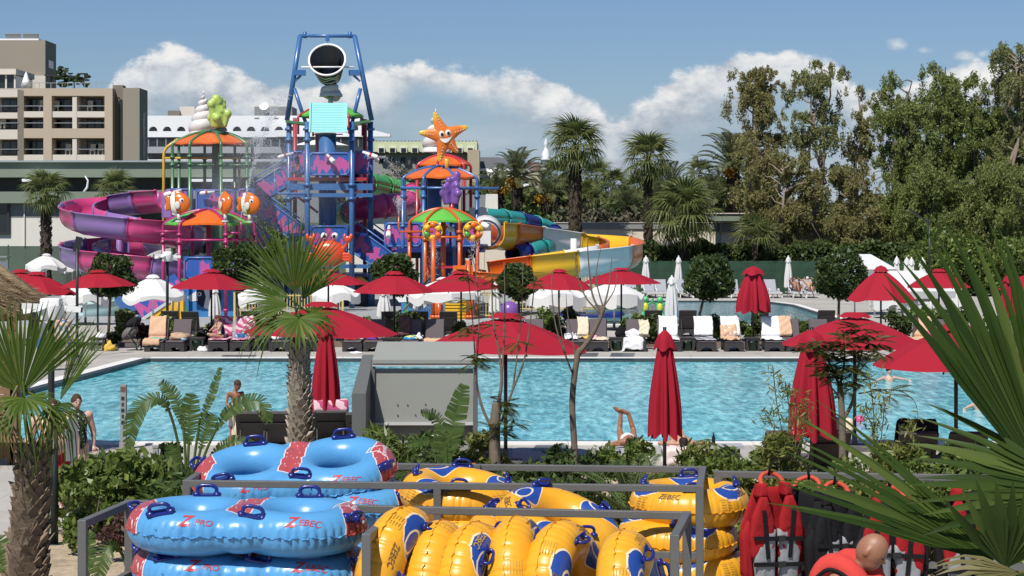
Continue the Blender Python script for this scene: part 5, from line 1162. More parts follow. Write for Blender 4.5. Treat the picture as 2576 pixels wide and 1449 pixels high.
heap('white cloth on the side table by the stroller', 254, whitet, -.1, .2, .18, .12, 40, yL-.1, .46); heap('yellow toy bundle on the ground by the stroller', 275, cloth_mat('cloth_yellow', (.65, .42, .08)), -.2, .22, .18, .22, 41, yL, 0)
heap('white bag on the deck left of the seated woman', 515, whitet, -.5, .16, .12, .14, 42, yL, 0); heap('white shoes on the deck edge below the blue and red towels', 905, whitet, -1.6, .22, .1, .06, 43, yL, 0); heap('dark bag on the table by the trailing towel', 1563, cloth_mat('cover_black', (.012, .012, .013)), .2, .18, .16, .3, 44, yL, .46)
# ---- folded stroller
def stroller():
    t = thing('stroller', 'black folded baby stroller left of the peach towel lounger', 'stroller', (X(318, 69.2), 69.2, 0), .2); k = cloth_mat('stroller_cloth', (.02, .02, .022)); g = M('stroller_grey', (.12, .11, .10), .7)
    MB().tube([(-.35, 0, .15), (.05, 0, .55), (.38, 0, 1.12), (.30, 0, 1.2)], .02, 6).tube([(-.35, .4, .15), (.05, .4, .55), (.38, .4, 1.12), (.30, .4, 1.2)], .02, 6).tube([(.42, 0, .12), (0, 0, .6)], .02, 6).tube([(.42, .4, .12), (0, .4, .6)], .02, 6).out('frame', m_pole, t)
    MB().ball((.12, .2, .62), (.34, .2, .2), 12, 8, RY(-.7)).out('seat', g, t); MB().ball((.25, .2, .98), (.3, .22, .16), 12, 8, RY(-.5)).out('hood', k, t); MB().box((.2, .2, .2), (.5, .34, .14)).out('basket', g, t)
    for (x, y) in ((-.36, 0), (-.36, .4), (.42, 0), (.42, .4)):
        w = MB().lathe([(.07, -.02), (.11, -.025), (.11, .025), (.07, .02)], 16, (x, y, .11), RX(math.pi/2)).out('wheel', m_pole, t); MB().lathe([(.0, -.02), (.065, -.022), (.065, .022)], 10, (x, y, .11), RX(math.pi/2)).out('rim', m_polew, w)
stroller()
# ================= plants
def rot_basis(rng, n, down=0.0):
    a = rng.normal(0, 1, (n, 3)); a[:, 2] -= down; a /= np.linalg.norm(a, axis=1)[:, None]+1e-9
    b = rng.normal(0, 1, (n, 3)); b -= (b*a).sum(1)[:, None]*a; b /= np.linalg.norm(b, axis=1)[:, None]+1e-9; return a, b
def leaf_quads(c, rng, L, w, down=0.0, upn=0):
    # diamond leaves at points c, length L and width w (arrays or numbers)
    n = len(c); a, b = rot_basis(rng, n, down)
    if upn: b[:, 2] *= .25; b -= (b*a).sum(1)[:, None]*a; b /= np.linalg.norm(b, axis=1)[:, None]+1e-9
    s = (.6+.8*rng.random(n))[:, None]; L = s*L; w = s*w
    vs = np.stack([c-a*L*.5, c+b*w*.5, c+a*L*.5, c-b*w*.5], 1).reshape(-1, 3); return vs, np.arange(4*n).reshape(-1, 4)
def merge(parts):
    vs, fs, k = [], [], 0
    for v, f in parts: vs.append(v); fs.append(f+k); k += len(v)
    return np.concatenate(vs), np.concatenate(fs)
m_bark = M('bark_grey', (.16, .13, .10), .9, .1, .3, 5, .8, 12); m_bark2 = M('bark_pale', (.27, .22, .17), .9, .1, .3, 4, .8, 12); m_barkd = M('bark_dark', (.07, .055, .04), .9, .1, .35, 6, .8, 14)
lf_euc = [leaf_mat('leaf_euc_a', (.155, .18, .07), (.26, .28, .115), (.37, .36, .165), .6, .38, .15), leaf_mat('leaf_euc_b', (.135, .18, .055), (.24, .285, .09), (.36, .37, .14), .6, .38, .15), leaf_mat('leaf_euc_c', (.18, .18, .072), (.285, .27, .11), (.37, .325, .15), .6, .38, .15)]
lf_dark = leaf_mat('leaf_gloss_dark', (.028, .05, .014), (.055, .09, .022), (.11, .15, .04), .45, .2, .3); lf_mid = leaf_mat('leaf_mid', (.075, .115, .024), (.145, .205, .044), (.26, .31, .085), .4, .3); lf_hedge = leaf_mat('leaf_hedge', (.045, .075, .022), (.095, .14, .038), (.175, .22, .07), .5, .25)
lf_palm = leaf_mat('leaf_palm', (.045, .085, .010), (.085, .14, .018), (.16, .21, .045), .5, .3, .2); lf_palmf = leaf_mat('leaf_palm_far', (.095, .12, .04), (.17, .20, .065), (.28, .28, .11), .45, .35); lf_date = leaf_mat('leaf_date', (.08, .105, .045), (.145, .17, .075), (.23, .24, .115), .45, .35)
lf_fern = leaf_mat('leaf_fern', (.05, .075, .016), (.10, .125, .028), (.20, .17, .04), .5, .35); lf_bamb = leaf_mat('leaf_bamboo', (.11, .14, .025), (.21, .23, .055), (.32, .31, .10), .45, .35); lf_grey = leaf_mat('leaf_grey', (.09, .085, .06), (.15, .14, .095), (.20, .19, .13), .6, .25)
lf_strel = leaf_mat('leaf_strelitzia', (.055, .095, .025), (.10, .16, .042), (.17, .22, .07), .35, .25); lf_dry = leaf_mat('leaf_dry', (.18, .13, .06), (.28, .21, .11), (.36, .29, .16), .7, .2); lf_red = leaf_mat('leaf_bronze', (.05, .02, .02), (.10, .045, .04), (.14, .08, .06), .5, .2)
def limb(b, p0, p1, r0, r1, rng, wob=.12, n=5):
    p0, p1 = Vector(p0), Vector(p1); L = (p1-p0).length; pts, rs = [], []
    for i in range(n+1):
        t = i/n; q = p0.lerp(p1, t)+Vector(rng.normal(0, 1, 3))*wob*L*.2*math.sin(math.pi*t); pts.append(q); rs.append(r0+(r1-r0)*t)
    b.tube(pts, rs, 6, cap=False); return pts
def euca(label, u, vt, W, d, seed, ncl=46, lpc=170, lo=.30, mat=0, gap=None, stems=3, cl=.75):
    rng = np.random.default_rng(seed); x, H = X(u, d), Z(vt, d); t = thing('eucalyptus_tree', label, 'tree', (x, d, -.3), 0, 'tall eucalyptus trees behind the hedge'); b = MB(); cents = []; H += .3
    for s in range(stems):
        a = rng.uniform(0, 6.28); top = Vector((math.cos(a)*W*.45*rng.uniform(.3, 1), math.sin(a)*W*.3, H*rng.uniform(.80, .95))); base = Vector((rng.uniform(-.25, .25), rng.uniform(-.25, .25), 0))
        main = limb(b, base, top, .20*H/15, .04, rng, .16, 9)
        for k in range(int(ncl*1.6)//stems):
            q = rng.uniform(lo, 1.0); i = min(int(q*9), 8); p = main[i].lerp(main[i+1], q*9-i); ang = rng.uniform(0, 6.28); ln = W*rng.uniform(.2, 1.0)*(1.12-.5*abs(q-.6)); e = p+Vector((math.cos(ang)*ln*.75, math.sin(ang)*ln*.6, rng.uniform(.05, .35)*ln+.4))
            if e.z > H: e.z = H-rng.uniform(0, .6)
            limb(b, p, e, .06, .015, rng, .3, 4)
            if gap and gap[0] < e.z/H < gap[1] and rng.random() < gap[2]: continue
            cents.append((e, cl*.8*rng.uniform(.6, 1.25)))
    b.out('trunk', m_bark2 if mat != 1 else m_bark, t); cs = []
    for e, r in cents:
        n = int(lpc*r*3.8); ns = 6; sc = rng.normal(0, 1, (ns, 3))*np.array([r*.55, r*.5, r*.35]); ix = rng.integers(0, ns, n); dr = rng.random(n)**.7*r*(.5+.9*rng.random(ns))[ix]; g = sc[ix]+rng.normal(0, 1, (n, 3))*np.array([.15, .15, .12])*r*(.7+.6*(dr/r))[:, None]; g[:, 2] -= dr; cs.append(np.array(e)[None]+g)
    cs = np.concatenate(cs); v, f = leaf_quads(cs, rng, .21, .075, 1.1); grid_mesh('crown', v, f, lf_euc[mat], t, smooth=False)
for i, a in enumerate((('eucalyptus with brownish crown, leftmost of the tall trees', 1925, 125, 2.0, 130, 1, 46, 150, .42, 2, (.4, .62, .7), 3, .8), ('eucalyptus with sparse middle and bare twigs on top', 2060, 150, 2.2, 129, 2, 44, 150, .40, 0, (.35, .66, .8), 4, .8), ('slender eucalyptus beside the gap of sky', 2152, 190, 1.2, 131, 3, 26, 140, .35, 2, (.3, .6, .6), 2, .65),
        ('dense green eucalyptus right of the gap of sky', 2270, 175, 2.1, 130, 4, 60, 190, .2, 1, None, 4, .85), ('broad dense eucalyptus with the rounded highest middle crown', 2385, 125, 2.3, 131, 5, 66, 200, .22, 1, None, 4, .9), ('eucalyptus filling the notch before the right edge', 2475, 200, 1.9, 130, 6, 52, 190, .2, 1, None, 3, .85), ('tall eucalyptus cut by the right edge of the picture', 2575, 95, 2.2, 129, 7, 60, 180, .25, 0, None, 4, .9),
        ('full eucalyptus crown beside the tallest one at the right edge', 2530, 185, 2.0, 132, 12, 50, 180, .25, 1, None, 4, .85), ('lower eucalyptus foliage in front at left of the group', 1960, 330, 2.6, 127.5, 8, 52, 170, .28, 2, None, 4, .85), ('low drooping eucalyptus under the gap of sky', 2130, 410, 2.4, 127, 9, 46, 180, .2, 2, None, 4, .85), ('low dense eucalyptus in front right of the middle', 2330, 400, 2.6, 126.5, 10, 54, 190, .15, 1, None, 4, .9), ('low dense eucalyptus in front near the right edge', 2500, 400, 2.6, 126, 11, 54, 190, .15, 1, None, 4, .9))): euca(*a)
# distant grey-green trees between the towers
def bushy(name, label, x, y, z0, rx, ry, h, n, mat, seed, L=.3, w=.16, group=None, cat='tree', trunk=True, lump=10, parent_cat=True, down=0.0, bark=None):
    rng = np.random.default_rng(seed); t = thing(name, label, cat, (x, y, z0), 0, group); b = MB(); cs = []; up = h*.18 if trunk else h*.02
    for k in range(lump):
        a = rng.uniform(0, 6.28); q = math.sqrt(rng.random())*.8; c = Vector((rx*q*math.cos(a), ry*q*math.sin(a), up+(h-up)*((.25 if trunk else .14)+(.62 if trunk else .70)*rng.random()*(1-.35*q*q)))); r = min(rx, h*.5)*rng.uniform(.34, .52)
        limb(b, (c.x*.15, c.y*.15, 0), c, max(.012, .03*h*.35), .008, rng, .2, 4)
        m = n//lump; g = rng.normal(0, 1, (m, 3)); g /= np.linalg.norm(g, axis=1)[:, None]; g *= (rng.random(m)**.45)[:, None]*r*np.array([1.15, 1.0, 1.0]); cs.append(np.array(c)[None]+g)
    b.out('trunk' if trunk else 'stems', bark or m_bark, t); cs = np.concatenate(cs); cs[:, 2] = np.maximum(cs[:, 2], .03); v, f = leaf_quads(cs, rng, L, w, down); grid_mesh('crown' if trunk else 'foliage', v, f, mat, t, smooth=False); return t
for i, (u, vt, rx, d, mt) in enumerate(((965, 385, 3.2, 150, lf_grey), (1015, 395, 3.4, 152, lf_grey), (1058, 410, 2.6, 148, lf_hedge), (940, 420, 2.4, 146, lf_grey), (1240, 445, 2.4, 150, lf_hedge), (650, 470, 2.2, 126, lf_mid))):
    h = Z(vt, d)+.3; bushy('background_tree', 'grey-green background tree '+('right behind the bucket tower', 'left of the starfish tower', 'dark one behind the starfish tower', 'low one at the bucket tower posts', 'dark one right of the starfish tower', 'green one behind the water mist')[i], X(u, d), d, -.3, rx, 2, h, 2600, mt, 60+i, .42, .2, 'trees behind the play towers', lump=16)
for i in range(16):
    u = 1240+i*46+(i*37 % 17); d = 137+(i*7 % 5); h = Z(520-(i*53 % 35), d)+.3; bushy('background_tree', 'dark bushy tree in the belt behind the stone wall', X(u, d), d, -.3, 2.2, 1.6, h, 1500, (lf_hedge, lf_dark, lf_grey)[i % 3], 90+i, .4, .2, 'bushy trees behind the stone wall', lump=12)
# far belt that reads as one mass
rng_ = np.random.default_rng(5); n_ = 30000; xs_ = rng_.uniform(X(1190, 175), X(2700, 175), n_); top_ = np.array([Z(468+18*math.sin(x*.9)+14*math.sin(x*2.3+1)+(40 if x > X(1900, 175) else 0), 175) for x in xs_]); zs_ = rng_.random(n_)**.8*top_
v_, f_ = leaf_quads(np.stack([xs_, 175+rng_.normal(0, 1.2, n_), zs_], 1), rng_, .7, .4); tag(grid_mesh('far_wood', v_, f_, lf_palmf, smooth=False), 'distant dark belt of trees along the horizon', 'trees', kind='stuff')
# ---- hedge
def hedge(label, u0, u1, v0, d, seed, n=15000, dep=1.3, name='hedge'):
    rng = np.random.default_rng(seed); x0, x1, h = X(u0, d), X(u1, d), Z(v0, d); t = thing(name, label, 'hedge', (x0, d, 0)); L = x1-x0
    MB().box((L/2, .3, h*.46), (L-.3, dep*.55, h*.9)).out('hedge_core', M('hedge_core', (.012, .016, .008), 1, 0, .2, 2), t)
    x = rng.uniform(0, L, n); top = h*(1+.05*np.sin(x*1.7)+.04*np.sin(x*4.1+1)); z = rng.random(n)**.75*top; y = rng.normal(0, .18, n)-.12*dep+np.where(rng.random(n) < .25, rng.uniform(0, dep, n), 0); z = np.where(y > 0, top*rng.uniform(.85, 1.03, n), z)
    bl = .35*np.sin(x*2.3)*np.sin(z*1.9); v, f = leaf_quads(np.stack([x, y+bl*.4, z], 1), rng, .26, .15); grid_mesh('foliage', v, f, lf_hedge, t, smooth=False)
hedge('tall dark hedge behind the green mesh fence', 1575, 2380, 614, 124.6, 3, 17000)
# ---- palms
def fan_leaf(R, n, A, Lp, seed, droop=.25, split=.5, fold=.22, tipdroop=.25, pw=.018, fil=0, jit=.04, wmul=1.0):
    # petiole along +x from the origin, blade round its end in the x,y plane, upper side +z
    r = random.Random(seed); b = MB(); b.tube([(0, 0, 0), (Lp*.5, 0, .03*Lp), (Lp, 0, 0)], [pw*1.5, pw, pw*.8], 5, cap=False); dth = 2*A/n
    for i in range(n):
        th = -A+dth*(i+.5)+r.uniform(-jit, jit)*.5; L = R*(.72+.28*math.cos(th*.62))*r.uniform(.92, 1.05); d = Vector((math.cos(th), math.sin(th), 0)); s = Vector((-math.sin(th), math.cos(th), 0)); vs, fs = [], []; sp = split*r.uniform(.85, 1.15); td = tipdroop*r.uniform(.3, 1.6)
        st = (.03, .25, sp, sp+(1-sp)*.4, sp+(1-sp)*.75, 1.0)
        for k, t in enumerate(st):
            q = L*t; hw = math.tan(dth/2)*q*1.03*wmul if t <= sp else math.tan(dth/2)*L*sp*wmul*((1-t)/(1-sp))**.8*.95+.001; z = -droop*R*(t**2)*.5-(td*R*max(0, t-sp)**2*2.4); z += .10*R*math.sin(abs(th)*1.1)*t*.6
            c = Vector((Lp, 0, 0))+d*q*(1-.1*td*t*t); vs += [c+s*hw+Vector((0, 0, z)), c+Vector((0, 0, z-hw*fold*2)), c-s*hw+Vector((0, 0, z))]
        for k in range(len(st)-1):
            a = k*3; fs += [(a, a+1, a+4, a+3), (a+1, a+2, a+5, a+4)]
        b.add(vs, fs, True)
    return b
def feather_leaf(L, n, seed, arch=.5, lw=.03, ll=.28):
    r = random.Random(seed); b = MB(); pts = []
    for i in range(9): t = i/8; pts.append(Vector((L*math.sin(t*1.35)/math.sin(1.35), 0, L*arch*(1.1*t-1.45*t*t))))
    b.tube(pts, [.022*(1-.8*i/8) for i in range(9)], 4, cap=False); sp = spline(pts, 4)
    for i in range(n):
        t = .14+.86*i/n; p = sp[min(int(t*(len(sp)-1)), len(sp)-2)]; q = sp[min(int(t*(len(sp)-1))+1, len(sp)-1)]; tn = (q-p).normalized(); l = L*ll*math.sin(math.pi*(.12+.82*t))*r.uniform(.85, 1.1)
        for s in (-1, 1):
            d = (tn*.55+Vector((0, s, 0))*.8+Vector((0, 0, .25))).normalized(); e = p+d*l+Vector((0, 0, -.18*l)); m = p+d*l*.5; w = tn*lw
            b.add([p, m+w, e, m-w], [(0, 1, 2, 3)])
    return b
def orient(o, pos, axis, normal):
    a = Vector(axis).normalized(); n = Vector(normal); n = (n-a*n.dot(a)).normalized(); y = n.cross(a); o.matrix_local = Matrix.Translation(Vector(pos)) @ Matrix((a, y, n)).transposed().to_4x4(); return o
def boots(t, h0, h1, r0, r1, n, mat, seed, L=.22, w=.16, lean=(0, 0), per=9, name='leaf_base'):
    # old leaf bases that clothe the trunk, in crossed spirals, one object each
    r = random.Random(seed); me = []
    for k in range(3): 
        b = MB(); q = 1+.15*k; b.add([(-w/2, 0, 0), (w/2, 0, 0), (w*.34, -.028*q, L*.55), (-w*.34, -.028*q, L*.55), (.01*k, -.06*q, L*1.0), (-w/2, .06, 0), (w/2, .06, 0), (0, .02, L*.8)], [(0, 1, 2, 3), (3, 2, 4), (1, 6, 7, 2), (5, 0, 3, 7), (2, 7, 4), (7, 3, 4)])
        m = bpy.data.meshes.new(name); m.from_pydata(b.v, [], b.f); m.materials.append(mat); me.append(m)
    rows = max(2, int(n/per))
    for i in range(rows):
        f = i/rows; z = h0+(h1-h0)*f; rad = r0+(r1-r0)*f
        for j in range(per):
            a = 2*math.pi*(j+.5*(i % 2))/per+r.uniform(-.08, .08); o = link(name, me[r.randrange(3)], None, t, (lean[0]*f+rad*math.cos(a), lean[1]*f+rad*math.sin(a), z+r.uniform(-.02, .02)))
            o.rotation_euler = (r.uniform(-.12, .18), r.uniform(-.1, .1), a+math.pi/2); s = r.uniform(.85, 1.2); o.scale = (s, s, s)
LEAFM = {}
def leafmesh(key, fn, mat):
    if key not in LEAFM:
        b = fn(); me = bpy.data.meshes.new('leaf'); me.from_pydata(b.v, [], b.f); me.polygons.foreach_set('use_smooth', b.sm); me.materials.append(mat); LEAFM[key] = me
    return LEAFM[key]
def fan_palm(label, u, vc, d, R, tr, seed, nl=26, z0=-.3, group=None, skirt=True, lo=-1.0, mat=None, key='far', name='fan_palm'):
    r = random.Random(seed); x, zc = X(u, d), Z(vc, d)-z0; t = thing(name, label, 'palm tree', (x, d, z0), 0, group); b = MB()
    b.tube([(0, 0, 0), (r.uniform(-.1, .1), 0, zc*.5), (0, 0, zc)], [tr*1.15, tr, tr*.9], 9); o = b.out('trunk', m_barkd, t)
    if skirt:
        rng = np.random.default_rng(seed); n = int(90*zc); z = rng.random(n)*zc*.97; a = rng.uniform(0, 6.28, n); c = np.stack([np.cos(a)*tr*1.05, np.sin(a)*tr*1.05, z], 1); v, f = leaf_quads(c, rng, .34, .13, 2.2); tag(grid_mesh('dead_leaf_bases', v, f, lf_dead, t, smooth=False), kind='stuff')
    for i in range(nl):
        ml = leafmesh((key, i % 4), lambda: fan_leaf(1.0, 22, 2.1, .85, i*3+1, .30, .45, .2, .75), mat or lf_palmf)
        el = lo+(1.45-lo)*((i+.5)/nl)**.8; az = i*2.4+r.uniform(-.3, .3); ax = Vector((math.cos(az)*math.cos(el), math.sin(az)*math.cos(el), math.sin(el))); nr = Vector((-math.cos(az)*math.sin(el), -math.sin(az)*math.sin(el), math.cos(el)))
        l = link('leaf', ml, None, t); orient(l, (0, 0, zc+.1), ax, nr); s = R*r.uniform(.5, .62); l.scale = (s, s, s)
lf_dead = leaf_mat('leaf_dead', (.035, .028, .02), (.075, .058, .04), (.12, .095, .06), .9, .1)
def date_palm(label, u, vc, d, R, tr, seed, nl=30, group=None, fruit=True, lo=-.35, z0=-.3):
    r = random.Random(seed); x, zc = X(u, d), Z(vc, d)-z0; t = thing('date_palm', label, 'palm tree', (x, d, z0), 0, group); MB().tube([(0, 0, 0), (0, 0, zc)], [tr*1.1, tr], 9).out('trunk', m_barkd, t)
    rng = np.random.default_rng(seed); n = int(60*zc); z = rng.random(n)*zc; a = rng.uniform(0, 6.28, n); v, f = leaf_quads(np.stack([np.cos(a)*tr, np.sin(a)*tr, z], 1), rng, .3, .16, 1.5); tag(grid_mesh('dead_leaf_bases', v, f, lf_dead, t, smooth=False), kind='stuff')
    for i in range(nl):
        ml = leafmesh(('date', i % 3), lambda: feather_leaf(1.0, 26, i, .42, .016, .26), lf_date); el = lo+(1.35-lo)*((i+.5)/nl)**.9; az = i*2.4+r.uniform(-.3, .3)
        ax = Vector((math.cos(az)*math.cos(el), math.sin(az)*math.cos(el), math.sin(el))); nr = Vector((-math.cos(az)*math.sin(el), -math.sin(az)*math.sin(el), math.cos(el))); l = link('frond', ml, None, t); orient(l, (0, 0, zc), ax, nr); s = R*r.uniform(.9, 1.15); l.scale = (s, s, s)
    if fruit:
        for i in range(4):
            az = r.uniform(0, 6.28); c = np.array([math.cos(az)*.5, math.sin(az)*.5-.3, zc-.25])+rng.normal(0, .16, (160, 3)); v, f = leaf_quads(c, rng, .12, .10); tag(grid_mesh('date_cluster', v, f, lf_fruit, t, smooth=False), kind='stuff')
lf_fruit = leaf_mat('date_fruit', (.30, .15, .01), (.48, .26, .02), (.58, .36, .05), .6, .1)
fan_palm('tall fan palm with thick shaggy trunk, left of the two tallest palms', 1447, 372, 127, 2.25, .36, 1, 30); fan_palm('tall slim fan palm, right of the two tallest palms', 1630, 405, 126, 2.1, .24, 2, 26); fan_palm('fan palm with low wide crown in front of the stone wall', 1722, 545, 122.5, 2.6, .2, 3, 30, lo=-1.1)
fan_palm('fan palm in front of the low white building at far left', 116, 490, 118, 1.7, .28, 4, 24); fan_palm('fan palm half hidden above the spiral slide', 290, 482, 128, 1.6, .25, 5, 20)
FPL = ('by the thick date palm', 'left of the slim tall palm', 'right of the shaggy tall palm', 'left of the shaggy tall palm', 'just behind the slim tall palm', 'low beside the shaggy trunk', 'low beside the slim trunk', 'low behind the wide crowned palm')
for i, (u, v, d, R) in enumerate(((1762, 440, 146, 1.5), (1545, 470, 150, 1.7), (1500, 452, 152, 1.8), (1400, 448, 150, 1.7), (1600, 480, 148, 1.5), (1480, 500, 142, 1.5), (1660, 505, 145, 1.6), (1745, 505, 143, 1.5))): fan_palm('small fan palm of the grove '+FPL[i], u, v, d, R, .2, 20+i, 18, group='small fan palms in the grove')
date_palm('date palm with orange fruit, beside the right play tower', 1302, 448, 140, 2.2, .38, 1, 32); date_palm('date palm with orange fruit and dense crown next to the eucalyptus', 1845, 425, 138, 2.9, .45, 2, 36)
DPL = ('right of the fruiting one by the play tower', 'between the slim palm and the wide crown', 'farthest left by the play tower', 'under the leftmost eucalyptus', 'left of the fruiting one by the eucalyptus', 'low between the two tallest palms', 'seen between the dense eucalyptus trunks')
for i, (u, v, d, R) in enumerate(((1372, 490, 139, 1.7), (1688, 478, 140, 2.2), (1255, 470, 145, 1.6), (1900, 470, 139, 2.0), (1790, 500, 137, 1.8), (1575, 520, 139, 1.7), (2255, 450, 150, 1.6))): date_palm('feathery date palm '+DPL[i], u, v, d, R, .3, 10+i, 24, 'date palms in the grove', i < 3)
fan_palm('small palm sprouting in front of the dark hedge', 1900, 610, 122.3, 1.9, .12, 33, 16, lo=-.2)
# ---- round clipped trees at the far deck
def topiary(label, u, v, r, d, ub, seed, n=3200):
    rng = np.random.default_rng(seed); zc = Z(v, d); xb = X(ub, d); t = thing('round_tree', label, 'tree', (xb, d, .05), 0, 'round clipped trees on the far deck'); dx = X(u, d)-xb; rr = r/F*d
    MB().tube([(0, 0, 0), (dx*.5, 0, zc*.5), (dx, 0, zc)], [.06, .05, .04], 7).out('trunk', m_bark, t)
    g = rng.normal(0, 1, (n, 3)); g /= np.linalg.norm(g, axis=1)[:, None]; rad = rr*(.62+.40*rng.random(n)**.6); bl = 1+.17*np.sin(g[:, 0]*4+seed)*np.sin(g[:, 2]*4+seed*.7)+.06*np.sin(g[:, 1]*9); c = g*(rad*bl)[:, None]*np.array([1.0, 1.0, .93]); c += np.array([dx, 0, zc-.05]); v_, f_ = leaf_quads(c, rng, .19, .085); grid_mesh('crown', v_, f_, lf_dark, t, smooth=False)
for a in (('round clipped tree in front of the spiral slide', 281, 692, 60, 75, 272, 1), ('round clipped tree by the fish mural, left of the palm fan', 590, 672, 62, 75, 603, 2), ('round clipped tree in front of the blue stairs', 988, 690, 56, 75, 996, 3), ('round clipped tree below the low orange slide', 1302, 706, 48, 74.5, 1310, 4), ('round clipped tree on a leaning trunk by the kids pool', 1785, 696, 62, 73, 1742, 5), ('round clipped tree left of the steep red parasol', 2112, 692, 66, 73, 2108, 6)): topiary(*a)
# ---- shrubs in the far planter
r_ = random.Random(4)
PL_LAB = ['leafy shrub in the far planter '+q for q in ('left of the stroller', 'x', 'under the lamp pole', 'left of the seated woman', 'right of the pink towels', 'right of the closed red parasol', 'before the yellow picket fence', 'under the round tree by the blue stairs', 'before the yellow climbing wall', 'right of the bamboo stems', 'left of the bare tree top', 'behind the bare tree fork', 'left of the frog statues', 'below the frog statues', 'under the near closed white parasol', 'right of the leaning trunk', 'left of the far closed red parasol', 'under the far closed red parasol', 'left of the round tree trunk at right', 'under the rightmost round tree', 'below the steep red parasol', 'right of the steep red parasol', 'left of the big palm leaf tips', 'among the big palm leaf tips', 'behind the big palm leaf', 'at the right picture edge')]
for i, (u, h, rx) in enumerate(((300, 1.35, .6), (352, .9, .6), (425, 1.25, .45), (520, 1.1, .45), (680, .8, .5), (860, 1.1, .5), (915, .95, .5), (1010, 1.25, .6), (1160, 1.0, .45), (1230, .9, .5), (1380, 1.4, .6), (1425, 1.3, .55), (1590, 1.15, .45), (1620, 1.3, .55), (1665, 1.0, .45), (1790, .95, .55), (1860, .9, .55), (1905, 1.2, .5), (2010, .95, .5), (2050, .95, .55), (2165, .85, .5), (2260, 1.3, .7), (2330, 1.5, .75), (2400, 1.4, .7), (2480, 1.1, .6), (2530, 1.0, .6))):
    d = 72.6+r_.uniform(-.6, 1.4); bushy('shrub', PL_LAB[i] if i != 1 else 'reddish brown shrub in the far planter beside the stroller', X(u, d), d, .05, rx, .45, h, 900, (lf_mid, lf_dark)[i % 2] if i != 1 else lf_red, 200+i, .16, .075, 'shrubs in the far planter' if i != 1 else None, 'shrub', False, 7)
bushy('shrub', 'pale green shrub behind the parasols at right, below the eucalyptus', X(2400, 118), 118, 0, 2.6, 1.5, 4.2, 5000, lf_mid, 300, .3, .14, None, 'shrub', False, 14); bushy('shrub', 'pale green shrub at the right end of the hedge', X(2530, 118), 118, 0, 2.4, 1.5, 4.0, 4500, lf_mid, 301, .3, .14, None, 'shrub', False, 14)
# ---- near garden shrubs
for i, (u, vt, d, rx, n, mt, L, w, lab) in enumerate((
    (280, 1122, 28.6, 1.0, 4600, lf_mid, .17, .075, 'big leafy green shrub between the metal sign and the left rack'), (215, 1200, 27.2, .35, 1000, lf_mid, .12, .055, 'leafy shrub foot beside the dark post'), (335, 1290, 26.6, .42, 1300, lf_red, .09, .04, 'dark bronze leaved shrub at the rack foot'), (392, 1235, 27.5, .45, 900, lf_strel, .3, .05, 'strappy low shrub by the bollard'),
    (452, 1100, 31, .30, 800, lf_dark, .12, .055, 'small glossy shrub left of the bird of paradise'), (985, 1085, 30.8, .55, 2600, lf_mid, .20, .035, 'narrow leaved shrub below the grey screen box'), (1105, 1105, 30.2, .55, 1800, lf_strel, .2, .05, 'leafy shrub under the big paddle leaf'), (1195, 1105, 30, .45, 1600, lf_bamb, .14, .06, 'yellow green shrub beside the sawn tree stump'),
    (1365, 1122, 29.6, .55, 2000, lf_dark, .13, .055, 'glossy shrub left of the bare tree trunk'), (1470, 1150, 29, .45, 1500, lf_dark, .13, .055, 'glossy shrub right of the bare tree trunk'), (1590, 1104, 29.5, .58, 2400, lf_mid, .13, .055, 'leafy shrub in front of the raised legs'), (1700, 1150, 29, .5, 1600, lf_mid, .13, .055, 'leafy shrub below the closed red parasol'),
    (1790, 1128, 29.4, .5, 1500, lf_bamb, .16, .04, 'light green shrub right of the closed red parasol'), (1880, 1118, 29.3, .5, 1600, lf_mid, .13, .05, 'leafy shrub left of the feathery shrub'), (1985, 1110, 29.2, .55, 1700, lf_bamb, .16, .035, 'yellow green willowy shrub under the wide closed parasol'), (2120, 1130, 29, .6, 1900, lf_mid, .13, .05, 'leafy shrub at the foot of the feathery shrub'), (2230, 1120, 29, .55, 1700, lf_bamb, .15, .04, 'yellow green shrub behind the palm leaf fingers'), (2350, 1135, 29, .6, 1700, lf_mid, .13, .05, 'leafy shrub behind the long palm leaf'), (2470, 1130, 29, .6, 1700, lf_dark, .13, .05, 'leafy shrub at the right edge behind the palm leaf'),
    (1080, 1178, 26.5, .75, 2000, lf_dark, .12, .05, 'dark shrub with coral flowers behind the yellow tube'), (1330, 1215, 25.8, .8, 2600, lf_hedge, .12, .05, 'dark low shrub between the rack rails'), (1480, 1225, 25.6, .7, 2400, lf_dark, .13, .05, 'dark low shrub behind the middle rack rail'), (1640, 1195, 26, .7, 2200, lf_mid, .13, .05, 'low green shrub behind the rack, right of the middle'), (1850, 1215, 25.5, .7, 2400, lf_bamb, .14, .045, 'light green shrub between rack and life vests'), (2050, 1205, 25.5, .75, 2400, lf_mid, .13, .05, 'low shrub behind the hanging life vests'), (2250, 1200, 25.5, .75, 2400, lf_bamb, .13, .05, 'low yellow green shrub behind the life vests'), (2450, 1205, 25.5, .75, 2000, lf_mid, .13, .05, 'low shrub behind the rightmost life vest'), (520, 1185, 26.5, .5, 1000, lf_strel, .28, .05, 'strappy shrub behind the left end of the rear rack'))):
    h = max(.6, Z(vt, d)-.03)*(1.2 if i else 1.05); bushy('shrub', lab, X(u, d), d, .03, rx, .5, h, n, mt, 400+i, L, w, 'shrubs in the near garden', 'shrub', False, 9 if i else 22)
fl_ = np.random.default_rng(8); c_ = np.concatenate([np.array([X(u, 26), 25.75, Z(v, 26)])+fl_.normal(0, .05, (46, 3)) for (u, v) in ((1040, 1192), (1075, 1188), (1085, 1200), (1120, 1190), (1140, 1186), (1165, 1192), (1190, 1188), (1105, 1180), (1150, 1196))]); v_, f_ = leaf_quads(c_, fl_, .07, .045)
